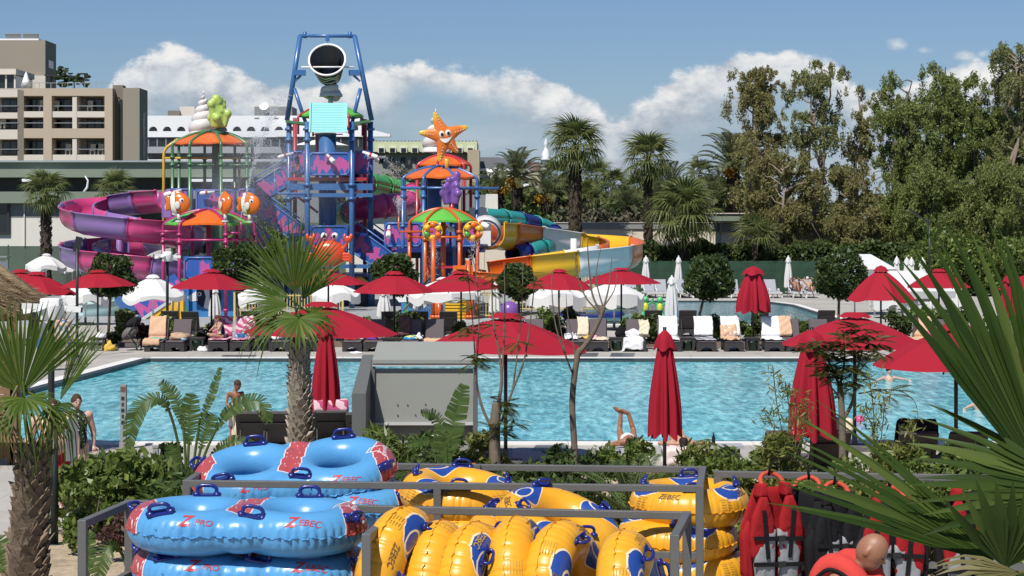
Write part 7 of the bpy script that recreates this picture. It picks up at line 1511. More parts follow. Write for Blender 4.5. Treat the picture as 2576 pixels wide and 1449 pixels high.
def blue_base():
    b = MB(); BA, BR, br = .455, .40, .195
    for s in (-1, 1): torus(b, (s*BA, 0, 0), BR, br)
    b.ball((0, 0, 0), (.16, .36, .17), 16, 10)
    for s in (-1, 1): b.ball((0, s*.42, 0), (.26, .155, .17), 16, 10)
    o = b.out('blue_base', None); fuse(o, .022, 14); dg = bpy.context.evaluated_depsgraph_get(); me = bpy.data.meshes.new_from_object(o.evaluated_get(dg)); bpy.data.objects.remove(o); me.name = 'inflated_ring'
    # seam creases: pinch the wall along many short lines round the outline
    n = len(me.vertices); co = np.empty(n*3, dtype=np.float32); me.vertices.foreach_get('co', co); co = co.reshape(-1, 3)
    xc = np.clip(co[:, 0], -BA, BA); dx, dy = co[:, 0]-xc, co[:, 1]; rad = np.hypot(dx, dy)+1e-6; s = np.where(np.abs(co[:, 0]) < BA, np.sign(dy)*co[:, 0], np.sign(co[:, 0])*(BA*np.sign(dy)+0)+np.arctan2(dy, dx)*.59)
    rng = np.random.default_rng(4); ph = np.arctan2(dy, dx); key = np.where(np.abs(co[:, 0]) < BA, co[:, 0]*np.sign(dy)*1.7, ph)
    cr = np.exp(-(((key*7.2) % 1-.5)/.10)**2); out = np.clip((rad-.45)/.13, 0, 1); lat = np.exp(-(co[:, 2]/.10)**2); f = 1-cr*out*lat*.028/rad; co[:, 0] = xc+dx*f; co[:, 1] = dy*f
    me.vertices.foreach_set('co', co.ravel()); me.materials.clear(); me.materials.append(btube_mat()); me.polygons.foreach_set('use_smooth', [True]*len(me.polygons)); me.update(); return me
BM_ = blue_base(); bvh = BVHTree.FromPolygons([v.co.copy() for v in BM_.vertices], [tuple(p.vertices) for p in BM_.polygons])
def on_blue(vs, fs, c, dirv, up, mat, name='lettering', off=.003):
    # lay flat outlines onto the inflated skin by projecting along dirv from above point c
    dv = Vector(dirv).normalized(); upv = Vector(up); upv = (upv-dv*upv.dot(dv)).normalized(); rt = dv.cross(upv); out = []
    for v in vs:
        h = bvh.ray_cast(Vector(c)+rt*v.x+upv*v.y-dv*1.0, dv)
        out.append(h[0]+h[1]*off if h[0] is not None else Vector(c)+rt*v.x+upv*v.y)
    me = bpy.data.meshes.new(name); me.from_pydata(out, [], fs); me.materials.append(mat); return me
LET = [on_blue(*text_mesh('EBEC', .085), (.60, -.50, .1), (0, 1, -.9), (0, .5, .7), m_inkr), on_blue(*text_mesh('Z', .14, .35, .03), (.44, -.50, .1), (0, 1, -.9), (0, .5, .7), m_inkr), on_blue(*text_mesh('PRO', .075), (-.30, -.50, .09), (0, 1, -.9), (0, .5, .7), m_inkr), on_blue(*text_mesh('Z', .15, .35, .03), (-.46, -.50, .1), (0, 1, -.9), (0, .5, .7), m_inkr), on_blue(*text_mesh('FORWARD', .055), (.93, .02, .15), (-.3, 0, -1), (-1, 0, .2), m_inkw)]
def bars(polys):
    vs, fs = [], []
    for pts in polys:
        n = len(vs); w = .006
        for i, p in enumerate(pts):
            a, c = pts[max(i-1, 0)], pts[min(i+1, len(pts)-1)]; d = Vector((c[0]-a[0], c[1]-a[1], 0)).normalized(); nr = Vector((-d.y, d.x, 0)); vs += [Vector((*p, 0))+nr*w, Vector((*p, 0))-nr*w]
        fs += [(n+2*i, n+2*i+1, n+2*i+3, n+2*i+2) for i in range(len(pts)-1)]
    return vs, fs
tri = [(-.16, -.10), (-.10, -.13), (.02, -.135), (.16, -.13), (.15, -.05), (.06, .14), (0, .17), (-.05, .11), (-.03, .05), (-.08, .03), (-.12, -.04), (-.16, -.05)]
tri2 = []
for (a, b) in zip(tri, tri[1:]+tri[:1]): tri2 += [(a[0]+(b[0]-a[0])*k/4, a[1]+(b[1]-a[1])*k/4) for k in range(4)]
LET.append(on_blue(*bars([tri2+tri2[:1]]), (.92, .02, .15), (-.3, 0, -1), (-1, 0, .2), m_inkw, 'emblem'))
for (x, y) in ((-.42, .52), (.46, .52)): LET.append(on_blue(*text_mesh('Left  separate here' if x > 0 else 'Right  separate here', .035, .1, 0), (x, y-.02, .15), (0, -.5, -1), (0, 1, 0), m_inkb, 'small_print'))
SEAM = []
def seam_mesh():
    vs, fs = [], []; rng = random.Random(7); pts = []
    for k in range(420):
        t = k/420*2*math.pi; d = Vector((math.cos(t), math.sin(t), 0)); h = bvh.ray_cast(d*3, -d); pts.append((h[0], d))
    n = len(pts)
    for i, (p, d) in enumerate(pts): w = .016+.006*math.sin(i*.41)+rng.uniform(-.002, .002); zz = .008*math.sin(i*.63)+.004*math.sin(i*1.7); q = Vector((p.x, p.y, 0)); vs += [q-d*.012, q+d*w+Vector((0, 0, zz))]
    fs = [(2*i, 2*((i+1) % n), 2*((i+1) % n)+1, 2*i+1) for i in range(n)]; me = bpy.data.meshes.new('seam'); me.from_pydata(vs, [], fs); me.polygons.foreach_set('use_smooth', [True]*len(fs)); me.materials.append(BM_.materials[0]); return me
SM_ = seam_mesh()
def blue_tube(label, c, tilt, roll, yaw, flip=False):
    t = thing('blue_double_tube', label, 'swim tube', c, 0, 'blue two-seat swim tubes'); t.rotation_euler = (RZ(yaw) @ RY(roll) @ RX(tilt)).to_euler(); link('inflated_ring', BM_, None, t); link('seam', SM_, None, t)
    for me in LET: link(me.name.split('.')[0], me, None, t)
    for (x, y, a) in ((-.68, -.42, .0), (.10, -.42, 0), (.93, -.26, .9), (-.42, .40, 0), (.50, .40, 0), (-.98, .2, 1.2)):
        h = bvh.ray_cast(Vector((x, y, 2)), Vector((0, 0, -1)))
        if h[0] is None: continue
        n = h[1]; xx = Vector((math.cos(a), math.sin(a), 0)); xx = (xx-n*xx.dot(n)).normalized(); o = link('handle', HM, None, t); o.matrix_local = Matrix.Translation(h[0]) @ Matrix((xx, n.cross(xx), n)).transposed().to_4x4() @ Matrix.Scale(1.15, 4)
    return t
blue_tube('blue double tube on top of the front stack, with red lettering on its side', P(622, 1322, 17.35), .03, .012, -.01); blue_tube('blue double tube second in the front stack, lettering in shadow', P(634, 1428, 17.45), .05, .02, .02); blue_tube('blue double tube at the bottom of the front stack', Vector((X(628, 17.4), 17.45, TERR+.2)), 0, 0, 0)
blue_tube('blue double tube on top of the rear stack, tilted to show both seat holes', P(742, 1192, 20.35), .30, -.075, .02); blue_tube('blue double tube below the tilted one in the rear stack, sticking out right', P(790, 1268, 20.3), .06, -.02, -.03); blue_tube('blue double tube low in the rear stack', P(770, 1366, 20.3), .02, 0, .03); blue_tube('lowest blue double tube in the rear stack', Vector((X(760, 20.3), 20.3, TERR+.2)), 0, 0, 0)
# ---- life vests on the rail
v_red = cloth_mat('vest_red', (.31, .016, .02)); v_or = cloth_mat('vest_orange', (.52, .085, .05)); v_gry = cloth_mat('vest_grey', (.26, .27, .28)); v_blk = cloth_mat('vest_black', (.014, .014, .016))
def vest(label, c, yaw, s=1.0, top=v_or, mid=v_red, low=v_gry, side=v_blk):
    # hangs by its shoulders: two padded front halves, a back, collar, straps with buckles
    t = thing('life_vest', label, 'life vest', c, yaw, 'life vests on the rail'); t.scale = (s,)*3
    def pad(name, poly, y0, y1, mat, par):
        # a stuffed panel: outline rings that swell from the seam to the middle, with soft creases
        n = len(poly); cx, cz = sum(p[0] for p in poly)/n, sum(p[1] for p in poly)/n; pts = []
        for (a, b) in zip(poly, poly[1:]+poly[:1]): pts += [(a[0]+(b[0]-a[0])*k/5, a[1]+(b[1]-a[1])*k/5) for k in range(5)]
        m = len(pts); ym = (y0+y1)/2; th = (y1-y0)/2; vs, fs = [], []; rings = ((1, 0), (.97, .55), (.88, .86), (.65, 1.0), (.35, 1.03))
        for sg in (-1, 1):
            b0 = len(vs)
            for (q, h) in rings:
                for (x, z) in pts: w = .010*mnoise.noise(Vector((x*9, z*14, sg+c[0]*3)))*h; vs.append((cx+(x-cx)*q, ym+sg*(th*h)+w, cz+(z-cz)*q+w))
            vs.append((cx, ym+sg*th*1.03, cz)); L = len(vs)-1
            for r in range(4):
                for j in range(m): f = (b0+r*m+j, b0+r*m+(j+1) % m, b0+(r+1)*m+(j+1) % m, b0+(r+1)*m+j); fs.append(f if sg < 0 else f[::-1])
            for j in range(m): f = (b0+4*m+j, b0+4*m+(j+1) % m, L); fs.append(f if sg < 0 else f[::-1])
        return MB().add(vs, fs, True).out(name, mat, par)
    for k in (-1, 1):
        P2 = lambda pts: [(k*x, z) for x, z in pts][::k]
        f = pad('front_panel', P2([(.015, -.46), (.25, -.46), (.27, -.28), (.24, -.10), (.16, .06), (.10, .06), (.03, -.14)]), -.10, -.03, mid, t)
        pad('lower_panel', P2([(.03, -.74), (.20, -.70), (.235, -.42), (.13, -.24), (.015, -.22)]), -.105, -.03, low, t); pad('side_panel', P2([(.21, -.68), (.30, -.62), (.32, -.25), (.25, -.14)]), -.05, .04, side, t)
        pad('shoulder', P2([(.09, .05), (.17, .05), (.15, .16), (.09, .17)]), -.08, .05, mid, t)
        MB().box((k*.13, -.112, -.26), (.035, .012, .42), RY(k*.10)).out('strap', v_blk, f)
    MB().tube(spline([(-.11, -.06, .10), (-.10, .03, .20), (0, .07, .24), (.10, .03, .20), (.11, -.06, .10)], 5), .02, 8).out('collar', top, t)
    pad('back_panel', [(-.26, -.72), (.26, -.72), (.28, -.2), (.15, .12), (-.15, .12), (-.28, -.2)], .03, .09, side, t)
    for z in (-.30, -.52): MB().box((0, -.112, z), (.50, .014, .035), RY(.06)).out('strap', v_blk, t); MB().box((.02, -.122, z), (.07, .02, .05)).out('buckle', m_pole, t)
    MB().tube([(0, .05, .22), (0, .02, .34)], .012, 6).out('hanging_loop', v_blk, t)
for (u, v, d, yaw, s, lab) in ((1942, 1262, 19.6, .45, 1.15, 'red and grey life vest hanging first on the rail, next to the yellow stack'), (2030, 1272, 19.8, -.5, 1.15, 'grey and black life vest hanging second on the rail'), (2105, 1284, 19.7, .35, 1.12, 'dark life vest with red shoulder, third on the rail behind the bald man'), (2240, 1300, 19.6, .1, 1.2, 'red and black life vest right of the bald man'), (2440, 1275, 19.7, .2, 1.2, 'orange life vest hanging at far right behind the palm leaf')):
    dark = 'dark' in lab or 'grey and black' in lab; vest(lab, P(u, v, d), yaw, s, v_or, v_red if not dark else v_blk, v_gry, v_blk if 'red and grey' not in lab else v_red)
# ---- grey screen box
def screen_box():
    d = 33; O = down(P(1060, 1247, d)); t = thing('screen_box', 'grey cabinet with a rolled down screen and slanting side panel', 'cabinet', O); ms = M('cabinet_grey', (.27, .28, .255), .6, .3, .10, 1.2, .05, 60, dirt=.25); md = M('cabinet_dark', (.115, .12, .12), .55, .3, .08, 2); mk = M('cabinet_shadow', (.012, .012, .012), .8)
    Q = lambda u, v, dy=0: P(u, v, d+dy)-O
    x0, x1 = Q(937, 0).x, Q(1196, 0).x; z0, z1 = Q(0, 1100).z, Q(0, 914).z
    MB().box(((x0+x1)/2, .10, (Q(0, 928).z+Q(0, 1064).z)/2), (x1-x0-.08, .04, Q(0, 928).z-Q(0, 1064).z)).out('screen', ms, t); MB().box(((x0+x1)/2, .06, Q(0, 918).z), (x1-x0, .12, .05)).out('roller', M('cabinet_edge', (.5, .5, .49), .4), t); MB().box(((x0+x1)/2, .06, Q(0, 1067).z), (x1-x0-.08, .08, .04)).out('bottom_bar', M('cabinet_edge', (.5, .5, .49), .4), t)
    for x in (x0, x1): MB().box((x, .14, (z0+z1)/2-.1), (.07, .22, z1-z0+.3)).out('side_post', md, t)
    MB().add([(x0, -.02, z1+.06), (x1, -.02, z1+.06), (x1-.02, 1.0, z1+.30), (x0+.02, 1.0, z1+.30), (x0, -.02, z1), (x1, -.02, z1), (x1-.02, 1.0, z1+.22), (x0+.02, 1.0, z1+.22)], [(0, 1, 2, 3), (4, 5, 1, 0), (5, 6, 2, 1), (7, 4, 0, 3), (6, 7, 3, 2), (7, 6, 5, 4)]).out('roof_panel', ms, t)
    MB().box(((x0+x1)/2, .5, .8), (x1-x0-.1, .6, 1.6)).out('cabinet_body', ms, t); MB().box(((x0+x1)/2, .14, .3), (x1-x0, .2, .6)).out('plinth', md, t)
    # slanting side panel
    p = [Q(885, 990, -.9), Q(920, 990, -.9), Q(940, 892, .6), Q(912, 892, .6)]; dn = lambda q: Vector((q.x, q.y, 0))
    MB().add(p+[dn(q) for q in p], [(0, 1, 2, 3), (4, 5, 1, 0), (5, 6, 2, 1), (6, 7, 3, 2), (7, 4, 0, 3)]).out('side_panel', md, t)
    for (u, v) in ((1000, 1020), (1025, 1020), (1045, 1045), (1000, 1046), (1070, 1018)): MB().lathe([(.0, 0), (.012, 0), (.012, .01)], 8, m=RX(math.pi/2)).out('rivet', md, t, Q(u, v)+Vector((0, .075, 0)))
screen_box()
# ---- thatched hut
def hut():
    d = 37.0; O = Vector((X(-130, d+1.6), d+1.6, 0)); t = thing('thatched_hut', 'thatched hut with plank wall at the left edge', 'hut', O); tip = P(142, 778, d+1.6)-O; rg = P(-130, 615, d+1.6)-O
    m, nt, b = new_mat('thatch'); co = coords(nt); x, y, z = n_xyz(nt, co); n1 = n_noise(nt, n_vec(nt, x*3, y*14, z*14), 2, 6, .7); nt.links.new(n_mix(nt, (n1-.5)*2.4+.5, (.16, .11, .06), (.48, .36, .21)), b.inputs['Base Color']); b.inputs['Roughness'].default_value = .95; bump(nt, b, n1, 1, .06)
    R = tip.x; he, hr = tip.z, rg.z+.05
    MB().lathe([(R*.02, hr+.1), (R*.35, he+(hr-he)*.70), (R*.7, he+(hr-he)*.32), (R*1.0, he), (R*.99, he-.16), (R*.9, he-.12)], 28).out('thatch_roof', m, t)
    rng = np.random.default_rng(3); n = 9000; a = rng.uniform(-2.6, .6, n); q = rng.random(n)**.6; r = R*q; zz = he+(hr-he)*(1-q)*1.0+.03; ds = np.stack([np.cos(a)*.95, np.sin(a)*.95, -np.full(n, .30)], 1)+rng.normal(0, .16, (n, 3)); c = np.stack([np.cos(a)*r, np.sin(a)*r, zz-(.05*np.sin(q*3.1))], 1); L = rng.uniform(.12, .32, n)[:, None]; sd = np.stack([-np.sin(a), np.cos(a), rng.normal(0, .2, n)], 1)*.007
    v = np.stack([c-sd, c+sd, c+ds*L+sd*.4+np.array([0, 0, .02]), c+ds*L-sd*.4+np.array([0, 0, .02])], 1).reshape(-1, 3); tag(grid_mesh('straw', v, np.arange(4*n).reshape(-1, 4), leaf_mat('straw', (.20, .14, .08), (.40, .30, .18), (.58, .46, .29), .8, .2), t, smooth=False), kind='stuff')
    for k in range(3):
        an = -1.1+.9*k; MB().tube([(.1*math.cos(an), .1*math.sin(an), hr+.12), (R*math.cos(an), R*math.sin(an), he+.06)], .09, 8).out('ridge_roll', m, t)
    mw = M('hut_plank', (.22, .13, .07), .8, .2, .3, 6, .4, 20); w0 = X(-120, d)-O.x; w1 = X(42, d)-O.x; y = -1.35
    for i in range(13): MB().box(((w0+w1)/2, y, .18+i*.15), (w1-w0, .05, .138)).out('plank', mw, t)
    for x in (w0, w1-.1, X(20, d)-O.x): MB().box((x, y-.05, he/2), (.12, .12, he)).out('post', mw, t)
    MB().box(((w0+w1)/2, y-.28, .5), (w1-w0+.1, .5, .07)).out('bench_shelf', mw, t)
hut()
# ---- lamps, signs, small posts
def camera_pole(label, u, v, d, base_v=None):
    z = Z(v, d); t = thing('camera_pole', label, 'camera pole', (X(u, d), d, 0)); MB().tube([(0, 0, 0), (0, 0, z-.15)], .06, 8).out('pole', m_pole, t); MB().box((0, 0, z), (.36, .30, .26)).lathe([(.2, -.26), (.24, -.12), (.24, 0)], 12, (0, 0, z)).out('junction_box', p_w, t, bevel=.03)
    for i, (a, dr) in enumerate(((.15, .1), (math.pi-.2, .15), (-1.9, .2), (math.pi+.35, -.05))):
        h = MB().box((.35, 0, 0), (.36, .12, .10)).tube([(.1, 0, 0), (.25, 0, 0)], .045, 8).out('camera_head', p_w, t, (0, 0, z-.03)); h.rotation_euler = (0, dr, a); MB().box((.545, 0, -.005), (.03, .10, .09)).out('lens_hood', p_bk, h)
camera_pole('white camera cluster on a black pole before the blue splash stairs', 421, 641, 80); camera_pole('near white camera cluster beside the thatched roof', 129, 768, 36)
o = MB().tube([(0, 0, 0), (0, 0, 3.6)], .05, 8).box((.02, 0, 3.75), (.22, .08, .5), RY(.25)).out('lamp_post', m_pole, None, (X(194, 66), 66, 0)); tag(o, 'dark lamp post between the two left red parasols', 'lamp post')
o = MB().tube([(0, 0, 0), (0, 0, 4.6)], .05, 8).box((-.5, 0, 4.72), (1.3, .16, .08), RY(.62)).out('lamp_post', m_pole, None, (X(2338, 100), 100, 0)); tag(o, 'dark lamp post with slanted lamp behind the right red parasol', 'lamp post')
o = MB().tube([(0, 0, 0), (0, 0, Z(1085, 27.9))], .055, 8).tube([(0, 0, 0), (0, 0, .04)], .12, 10).out('dark_post', M('post_darkgreen', (.012, .02, .016), .5), None, (X(137, 27.9), 27.9, 0)); tag(o, 'dark green post in front of the man in red shorts', 'post')
t = thing('metal_sign', 'back of a rounded grey metal sign on a thin post by the shrub', 'sign', (X(180, 29.5), 29.5, 0)); MB().tube([(0, 0, 0), (0, 0, Z(1068, 29.5))], .022, 8).out('post', m_grey, t); MB().prism([(-.09, -.32), (.09, -.32), (.09, .26), (.05, .32), (-.05, .32), (-.09, .26)], -.03, -.01, RZ(.5), (0, 0, Z(1105, 29.5))).out('sign_plate', m_grey, t)
t = thing('rule_sign', 'narrow white sign board with dark lettering at the near pool edge', 'sign', (X(311, 39.6), 39.6, 0), -.5); MB().box((0, 0, .72), (.14, .04, 1.15)).out('sign_board', m_grey, t); MB().box((0, -.024, 1.2), (.12, .006, .10)).out('red_band', brown_t, t); MB().box((0, .01, .08), (.16, .1, .16)).out('foot', m_grey, t)
for i in range(5): MB().box((0, -.024, 1.02-i*.12), (.05 if i % 2 else .08, .006, .07)).out('lettering', m_fr, t)
for (u, l) in ((392, 'left'), (405, 'right')): o = MB().box((0, 0, .30), (.10, .10, .6)).box((0, 0, .63), (.11, .11, .05)).out('bollard', m_grey, None, (X(u, 34.6), 34.6+(u-392)*.02, 0), bevel=.01); tag(o, l+' grey bollard of two behind the big shrub', 'bollard')
# lifeguard chair at far left
t = thing('lifeguard_chair', 'white lifeguard chair cut by the left edge at the green fence', 'chair', (X(-2, 112), 112, 0))
for x in (-.35, .35):
    for y in (-.35, .35): MB().bar((x*1.25, y*1.25, 0), (x, y, 1.5 if y < 0 else 2.3), .07).out('leg', m_lw, t)
MB().box((0, 0, 1.5), (.75, .75, .07)).out('seat', m_lw, t); MB().box((0, .36, 1.95), (.72, .06, .5)).out('backrest', m_lw, t)
for i in range(4): MB().box((0, -.42, .3+i*.33), (.8, .06, .06)).out('step', m_lw, t)
MB().box((0, 0, 2.45), (1.1, 1.1, .06)).out('sunshade', m_grey, t)
# bottles and cup, small drinks table
def bottle(u, v, d, col, label, h=.24):
    z = Z(v, d); o = MB().lathe([(.0, 0), (.032, 0), (.034, .02), (.034, .13), (.014, .18), (.013, h), (.0, h)], 12).out('bottle', col, None, (X(u, d), d, z)); tag(o, label, 'bottle')
g_gr = M('glass_green', (.01, .06, .03), .15, .6); g_br = M('glass_brown', (.10, .05, .01), .15, .6); g_dk = M('glass_dark', (.008, .012, .016), .15, .6)
t = thing('drinks_table', 'low dark table with bottles beside the closed red parasol', 'side table', (X(868, 38.4), 38.4, 0)); MB().box((0, 0, .45), (.45, .45, .04)).out('table_top', m_rattan, t)
for sx in (-.17, .17):
    for sy in (-.17, .17): MB().box((sx, sy, .215), (.05, .05, .43)).out('leg', m_rattan, t)
zt = HV+F*(EYE-.47)/38.4
bottle(866, zt, 38.4, g_gr, 'green glass bottle on the drinks table'); bottle(852, zt, 38.4, g_br, 'brown drink bottle on the drinks table', .2)
t = thing('drinks_table', 'low dark table with a bottle right of the reclining sunbather', 'side table', (X(1818, 36.9), 36.9, 0)); MB().box((0, 0, .38), (.75, .5, .05)).out('table_top', m_cushg, t); MB().box((0, 0, .18), (.6, .4, .36)).out('pedestal', m_rattan, t); bottle(1795, HV+F*(EYE-.405)/36.9, 36.9, g_dk, 'dark bottle on the table right of the reclining sunbather')
# pool toys
o = MB().ball((0, 0, 0), .11, 16, 10).out('ball', plastic('pink_vinyl', (.72, .06, .24)), None, (X(2163, 46), 46, -.06)); tag(o, 'pink ball floating in the pool', 'ball')
o = MB().ball((0, 0, .42), .42, 20, 14).out('purple_ball', p_vio, None, (X(1281, 87), 87, .15)); MB().lathe([(.2, -.15), (.2, .1)], 12).out('stand', p_or, o); tag(o, 'purple ball feature at the kids pool by the closed white parasol', 'ball')
# ================= people
def skin_mat(name, col):
    m, nt, b = new_mat(name); n1 = n_noise(nt, coords(nt), 9, 4); nt.links.new(n_mix(nt, n1, tuple(q*.86 for q in col), tuple(min(1, q*1.1) for q in col)), b.inputs['Base Color']); b.inputs['Roughness'].default_value = .5; b.inputs['Subsurface Weight'].default_value = .12; b.inputs['Subsurface Radius'].default_value = (.02, .008, .004); return m
sk_tan = skin_mat('skin_tan', (.30, .14, .08)); sk_pale = skin_mat('skin_pale', (.56, .36, .28)); sk_mid = skin_mat('skin_mid', (.46, .27, .18)); hair_br = M('hair_brown', (.06, .032, .018), .7, .3, .3, 20, .5, 80); hair_rd = M('hair_red', (.12, .03, .02), .7, .3, .3, 20, .5, 80); hair_bk = M('hair_black', (.014, .011, .01), .6, .3, .3, 20, .5, 80)
def V(*a): return Vector(a)
def hand(o, w, d, skin, s=1.0, curl=.5, nr=(0, -1, 0)):
    # palm and five separate bent fingers leaving the wrist w along d
    d = Vector(d).normalized(); n = Vector(nr); n = (n-d*n.dot(d)).normalized(); sd = d.cross(n); b = MB(); w = Vector(w); b.tube([w-d*.01*s, w+d*.05*s, w+d*.09*s], [.026*s, .040*s, .038*s], 8, flat=.6)
    for k in range(4):
        p = w+d*.085*s+sd*(k-1.5)*.019*s; L = (.068, .078, .073, .055)[k]*s; q = p+(d*math.cos(curl)+n*math.sin(curl))*L*.5; b.tube([p, q, q+(d*math.cos(curl*2.2)+n*math.sin(curl*2.2))*L*.5], [.009*s, .0085*s, .006*s], 6)
    p = w+d*.03*s-sd*.032*s; b.tube([p, p+(d*.6-sd*.6+n*.3)*.045*s, p+(d*.9-sd*.5+n*.6)*.075*s], [.012*s, .010*s, .007*s], 6); return b.out('hand', skin, o)
def body(name, label, loc, rz, J, skin, s=1.0, fat=1.0, female=False, group=None, voxel=.016, belly=0, head_r=(.078, .098, .115), face=None, hair=None, feet=True):
    # J: joint positions; one fused skin from capsules that taper between the joints
    b = MB(); g = lambda k: Vector(J[k])*s
    def seg(ks, rs, n=10):
        pts = [g(k) for k in ks]; b.tube(pts, [r*s for r in rs], n)
        for p, r in zip(pts, rs): b.ball(p, r*s*.99, 10, 8)
    seg(('pelvis', 'waist', 'chest'), (.135*fat, .118*fat, .135*fat)); ch = g('chest'); pv = g('pelvis')
    seg(('chest', 'neck', 'chin'), (.10, .058, .052))
    for q in 'LR':
        seg(('chest', 'sh'+q), (.10, .062*fat)); seg(('sh'+q, 'el'+q, 'wr'+q), (.052*fat, .043*fat, .028)); seg(('pelvis', 'hip'+q), (.12*fat, .098*fat)); seg(('hip'+q, 'kn'+q, 'an'+q), (.092*fat, .058*fat, .038)); 
        c = g('kn'+q).lerp(g('an'+q), .3); b.ball(c, .055*fat*s, 10, 8)
        if feet: an, to = g('an'+q), g('to'+q); b.tube([an, an.lerp(to, .5)+V(0, 0, -.01*s), to], [.04*s, .042*s, .025*s], 8)
    if belly: b.ball(g('waist')+V(0, -.07*s, -.03*s)*belly, (.19*belly*s, .17*belly*s, .19*s), 14, 10)
    if female:
        for q in (-1, 1): b.ball(ch+V(q*.075, -.10, -.03)*s, .07*s, 10, 8)
    hd = g('head'); fc = Vector(face or (0, -1, 0)).normalized(); up = (hd-g('chin')).normalized(); sdv = fc.cross(up).normalized(); fc = up.cross(sdv); m = Matrix((sdv, -fc, up)).transposed(); hr = [q*s for q in head_r]
    b.ball(hd, hr, 16, 12, m); b.ball(hd+m @ V(0, -.02*s, -hr[2]*.5), (hr[0]*.78, hr[1]*.80, hr[2]*.62), 14, 10, m)
    b.tube([hd+m @ V(0, -hr[1]*.90, .012*s), hd+m @ V(0, -hr[1]*1.14, -.022*s)], [.010*s, .017*s], 6)
    for q in (-1, 1): b.ball(hd+m @ V(q*hr[0]*1.0, .008*s, -.012*s), (.016*s, .024*s, .036*s), 8, 6, m)
    o = b.out(name, skin, None, loc, rotz=rz); fuse(o, voxel, 4); tag(o, label, 'person', group)
    for q in (-1, 1): MB().ball(hd+m @ V(q*.032*s, -hr[1]*.90, .008*s), (.013*s, .008*s, .008*s), 8, 6, m).out('eye', hair_bk, o)
    MB().tube([hd+m @ V(-.025*s, -hr[1]*.86, -.062*s), hd+m @ V(0, -hr[1]*.93, -.066*s), hd+m @ V(.025*s, -hr[1]*.86, -.062*s)], .006*s, 6).out('mouth', M('lips', (.30, .09, .08), .5), o)
    if hair:
        hm, ln = hair; hb = MB().ball(hd+m @ V(0, .014*s, .022*s), (hr[0]*1.10, hr[1]*1.04, hr[2]*1.0), 16, 12, m)
        if ln: hb.tube([hd+m @ V(0, .06*s, .03*s), hd+m @ V(0, .10*s, -.08*s), hd+m @ V(0, .09*s, -ln*s)], [.085*s, .075*s, .03*s], 10)
        h = hb.out('hair', hm, o)
        for v in h.data.vertices: v.co += Vector(v.co-hd).normalized()*.008*s*mnoise.noise(v.co*60/s)
    for q in 'LR':
        if 'ha'+q in J: hand(o, g('wr'+q), J['ha'+q], skin, s)
    return o, g
def garment(o, g, name, segs, mat, s=1.0, voxel=.018):
    b = MB()
    for ks, rs in segs:
        pts = [g(k) if isinstance(k, str) else Vector(k)*s for k in ks]; b.tube(pts, [r*s for r in rs], 12)
        for p, r in list(zip(pts, rs))[:-1]: b.ball(p, r*s*.98, 12, 8)
    k = b.out(name, mat, o); fuse(k, voxel, 4); return k
STAND = dict(pelvis=(0, 0, .95), waist=(0, 0, 1.12), chest=(0, 0, 1.32), neck=(0, .01, 1.48), chin=(0, -.01, 1.53), head=(0, -.02, 1.63), shL=(-.19, 0, 1.40), shR=(.19, 0, 1.40), elL=(-.26, .03, 1.13), elR=(.26, .03, 1.13), wrL=(-.27, -.06, .90), wrR=(.27, -.06, .90), haL=(0, -.2, -1), haR=(0, -.2, -1), hipL=(-.10, 0, .90), hipR=(.10, 0, .90), knL=(-.11, -.02, .50), knR=(.11, -.02, .50), anL=(-.12, .02, .09), anR=(.12, .02, .09), toL=(-.14, -.14, .035), toR=(.14, -.14, .035))
def st(**k): d = dict(STAND); d.update(k); return d
# man in red shorts and woman in a floral swimsuit, on the deck at left
o, g = body('person', 'heavy bare chested person in red shorts behind the left palm', (X(132, 31), 31, 0), .25, st(elL=(-.36, .03, 1.13), elR=(.36, .03, 1.13), wrL=(-.38, -.06, .90), wrR=(.38, -.06, .90), shL=(-.25, 0, 1.42), shR=(.25, 0, 1.42)), sk_pale, 1.02, 1.45, belly=1.35, hair=(hair_br, 0), voxel=.02)
garment(o, g, 'shorts', [(('waist', 'pelvis'), (.20, .215)), (('pelvis', 'hipL', (-.13, -.01, .56)), (.19, .165, .15)), (('pelvis', 'hipR', (.13, -.01, .56)), (.19, .165, .15))], cloth_mat('shorts_red', (.40, .015, .03)), 1.02)
o, g = body('person', 'person in a dark floral swimsuit beside the metal sign', (X(192, 32.6), 32.6, 0), .5, st(elR=(.30, .03, 1.12), wrR=(.30, -.02, .88), shL=(-.21, 0, 1.40), shR=(.21, 0, 1.40)), sk_pale, .98, 1.3, True, hair=(hair_br, .12), voxel=.02)
fl_m = cloth_mat('swim_floral', (.02, .022, .03)); nt = fl_m.node_tree; b_ = nt.nodes['Principled BSDF']; v_ = nt.nodes.new('ShaderNodeTexVoronoi'); v_.inputs['Scale'].default_value = 22; nt.links.new(coords(nt), v_.inputs['Vector']); nt.links.new(n_mix(nt, E(nt, v_.outputs['Distance']).lt(.28), (.015, .017, .025), (.55, .55, .53)), b_.inputs['Base Color'])
garment(o, g, 'swimsuit', [(('chest', 'waist', 'pelvis'), (.19, .175, .195)), (('pelvis', 'hipL'), (.18, .14)), (('pelvis', 'hipR'), (.18, .14))], fl_m, .98)
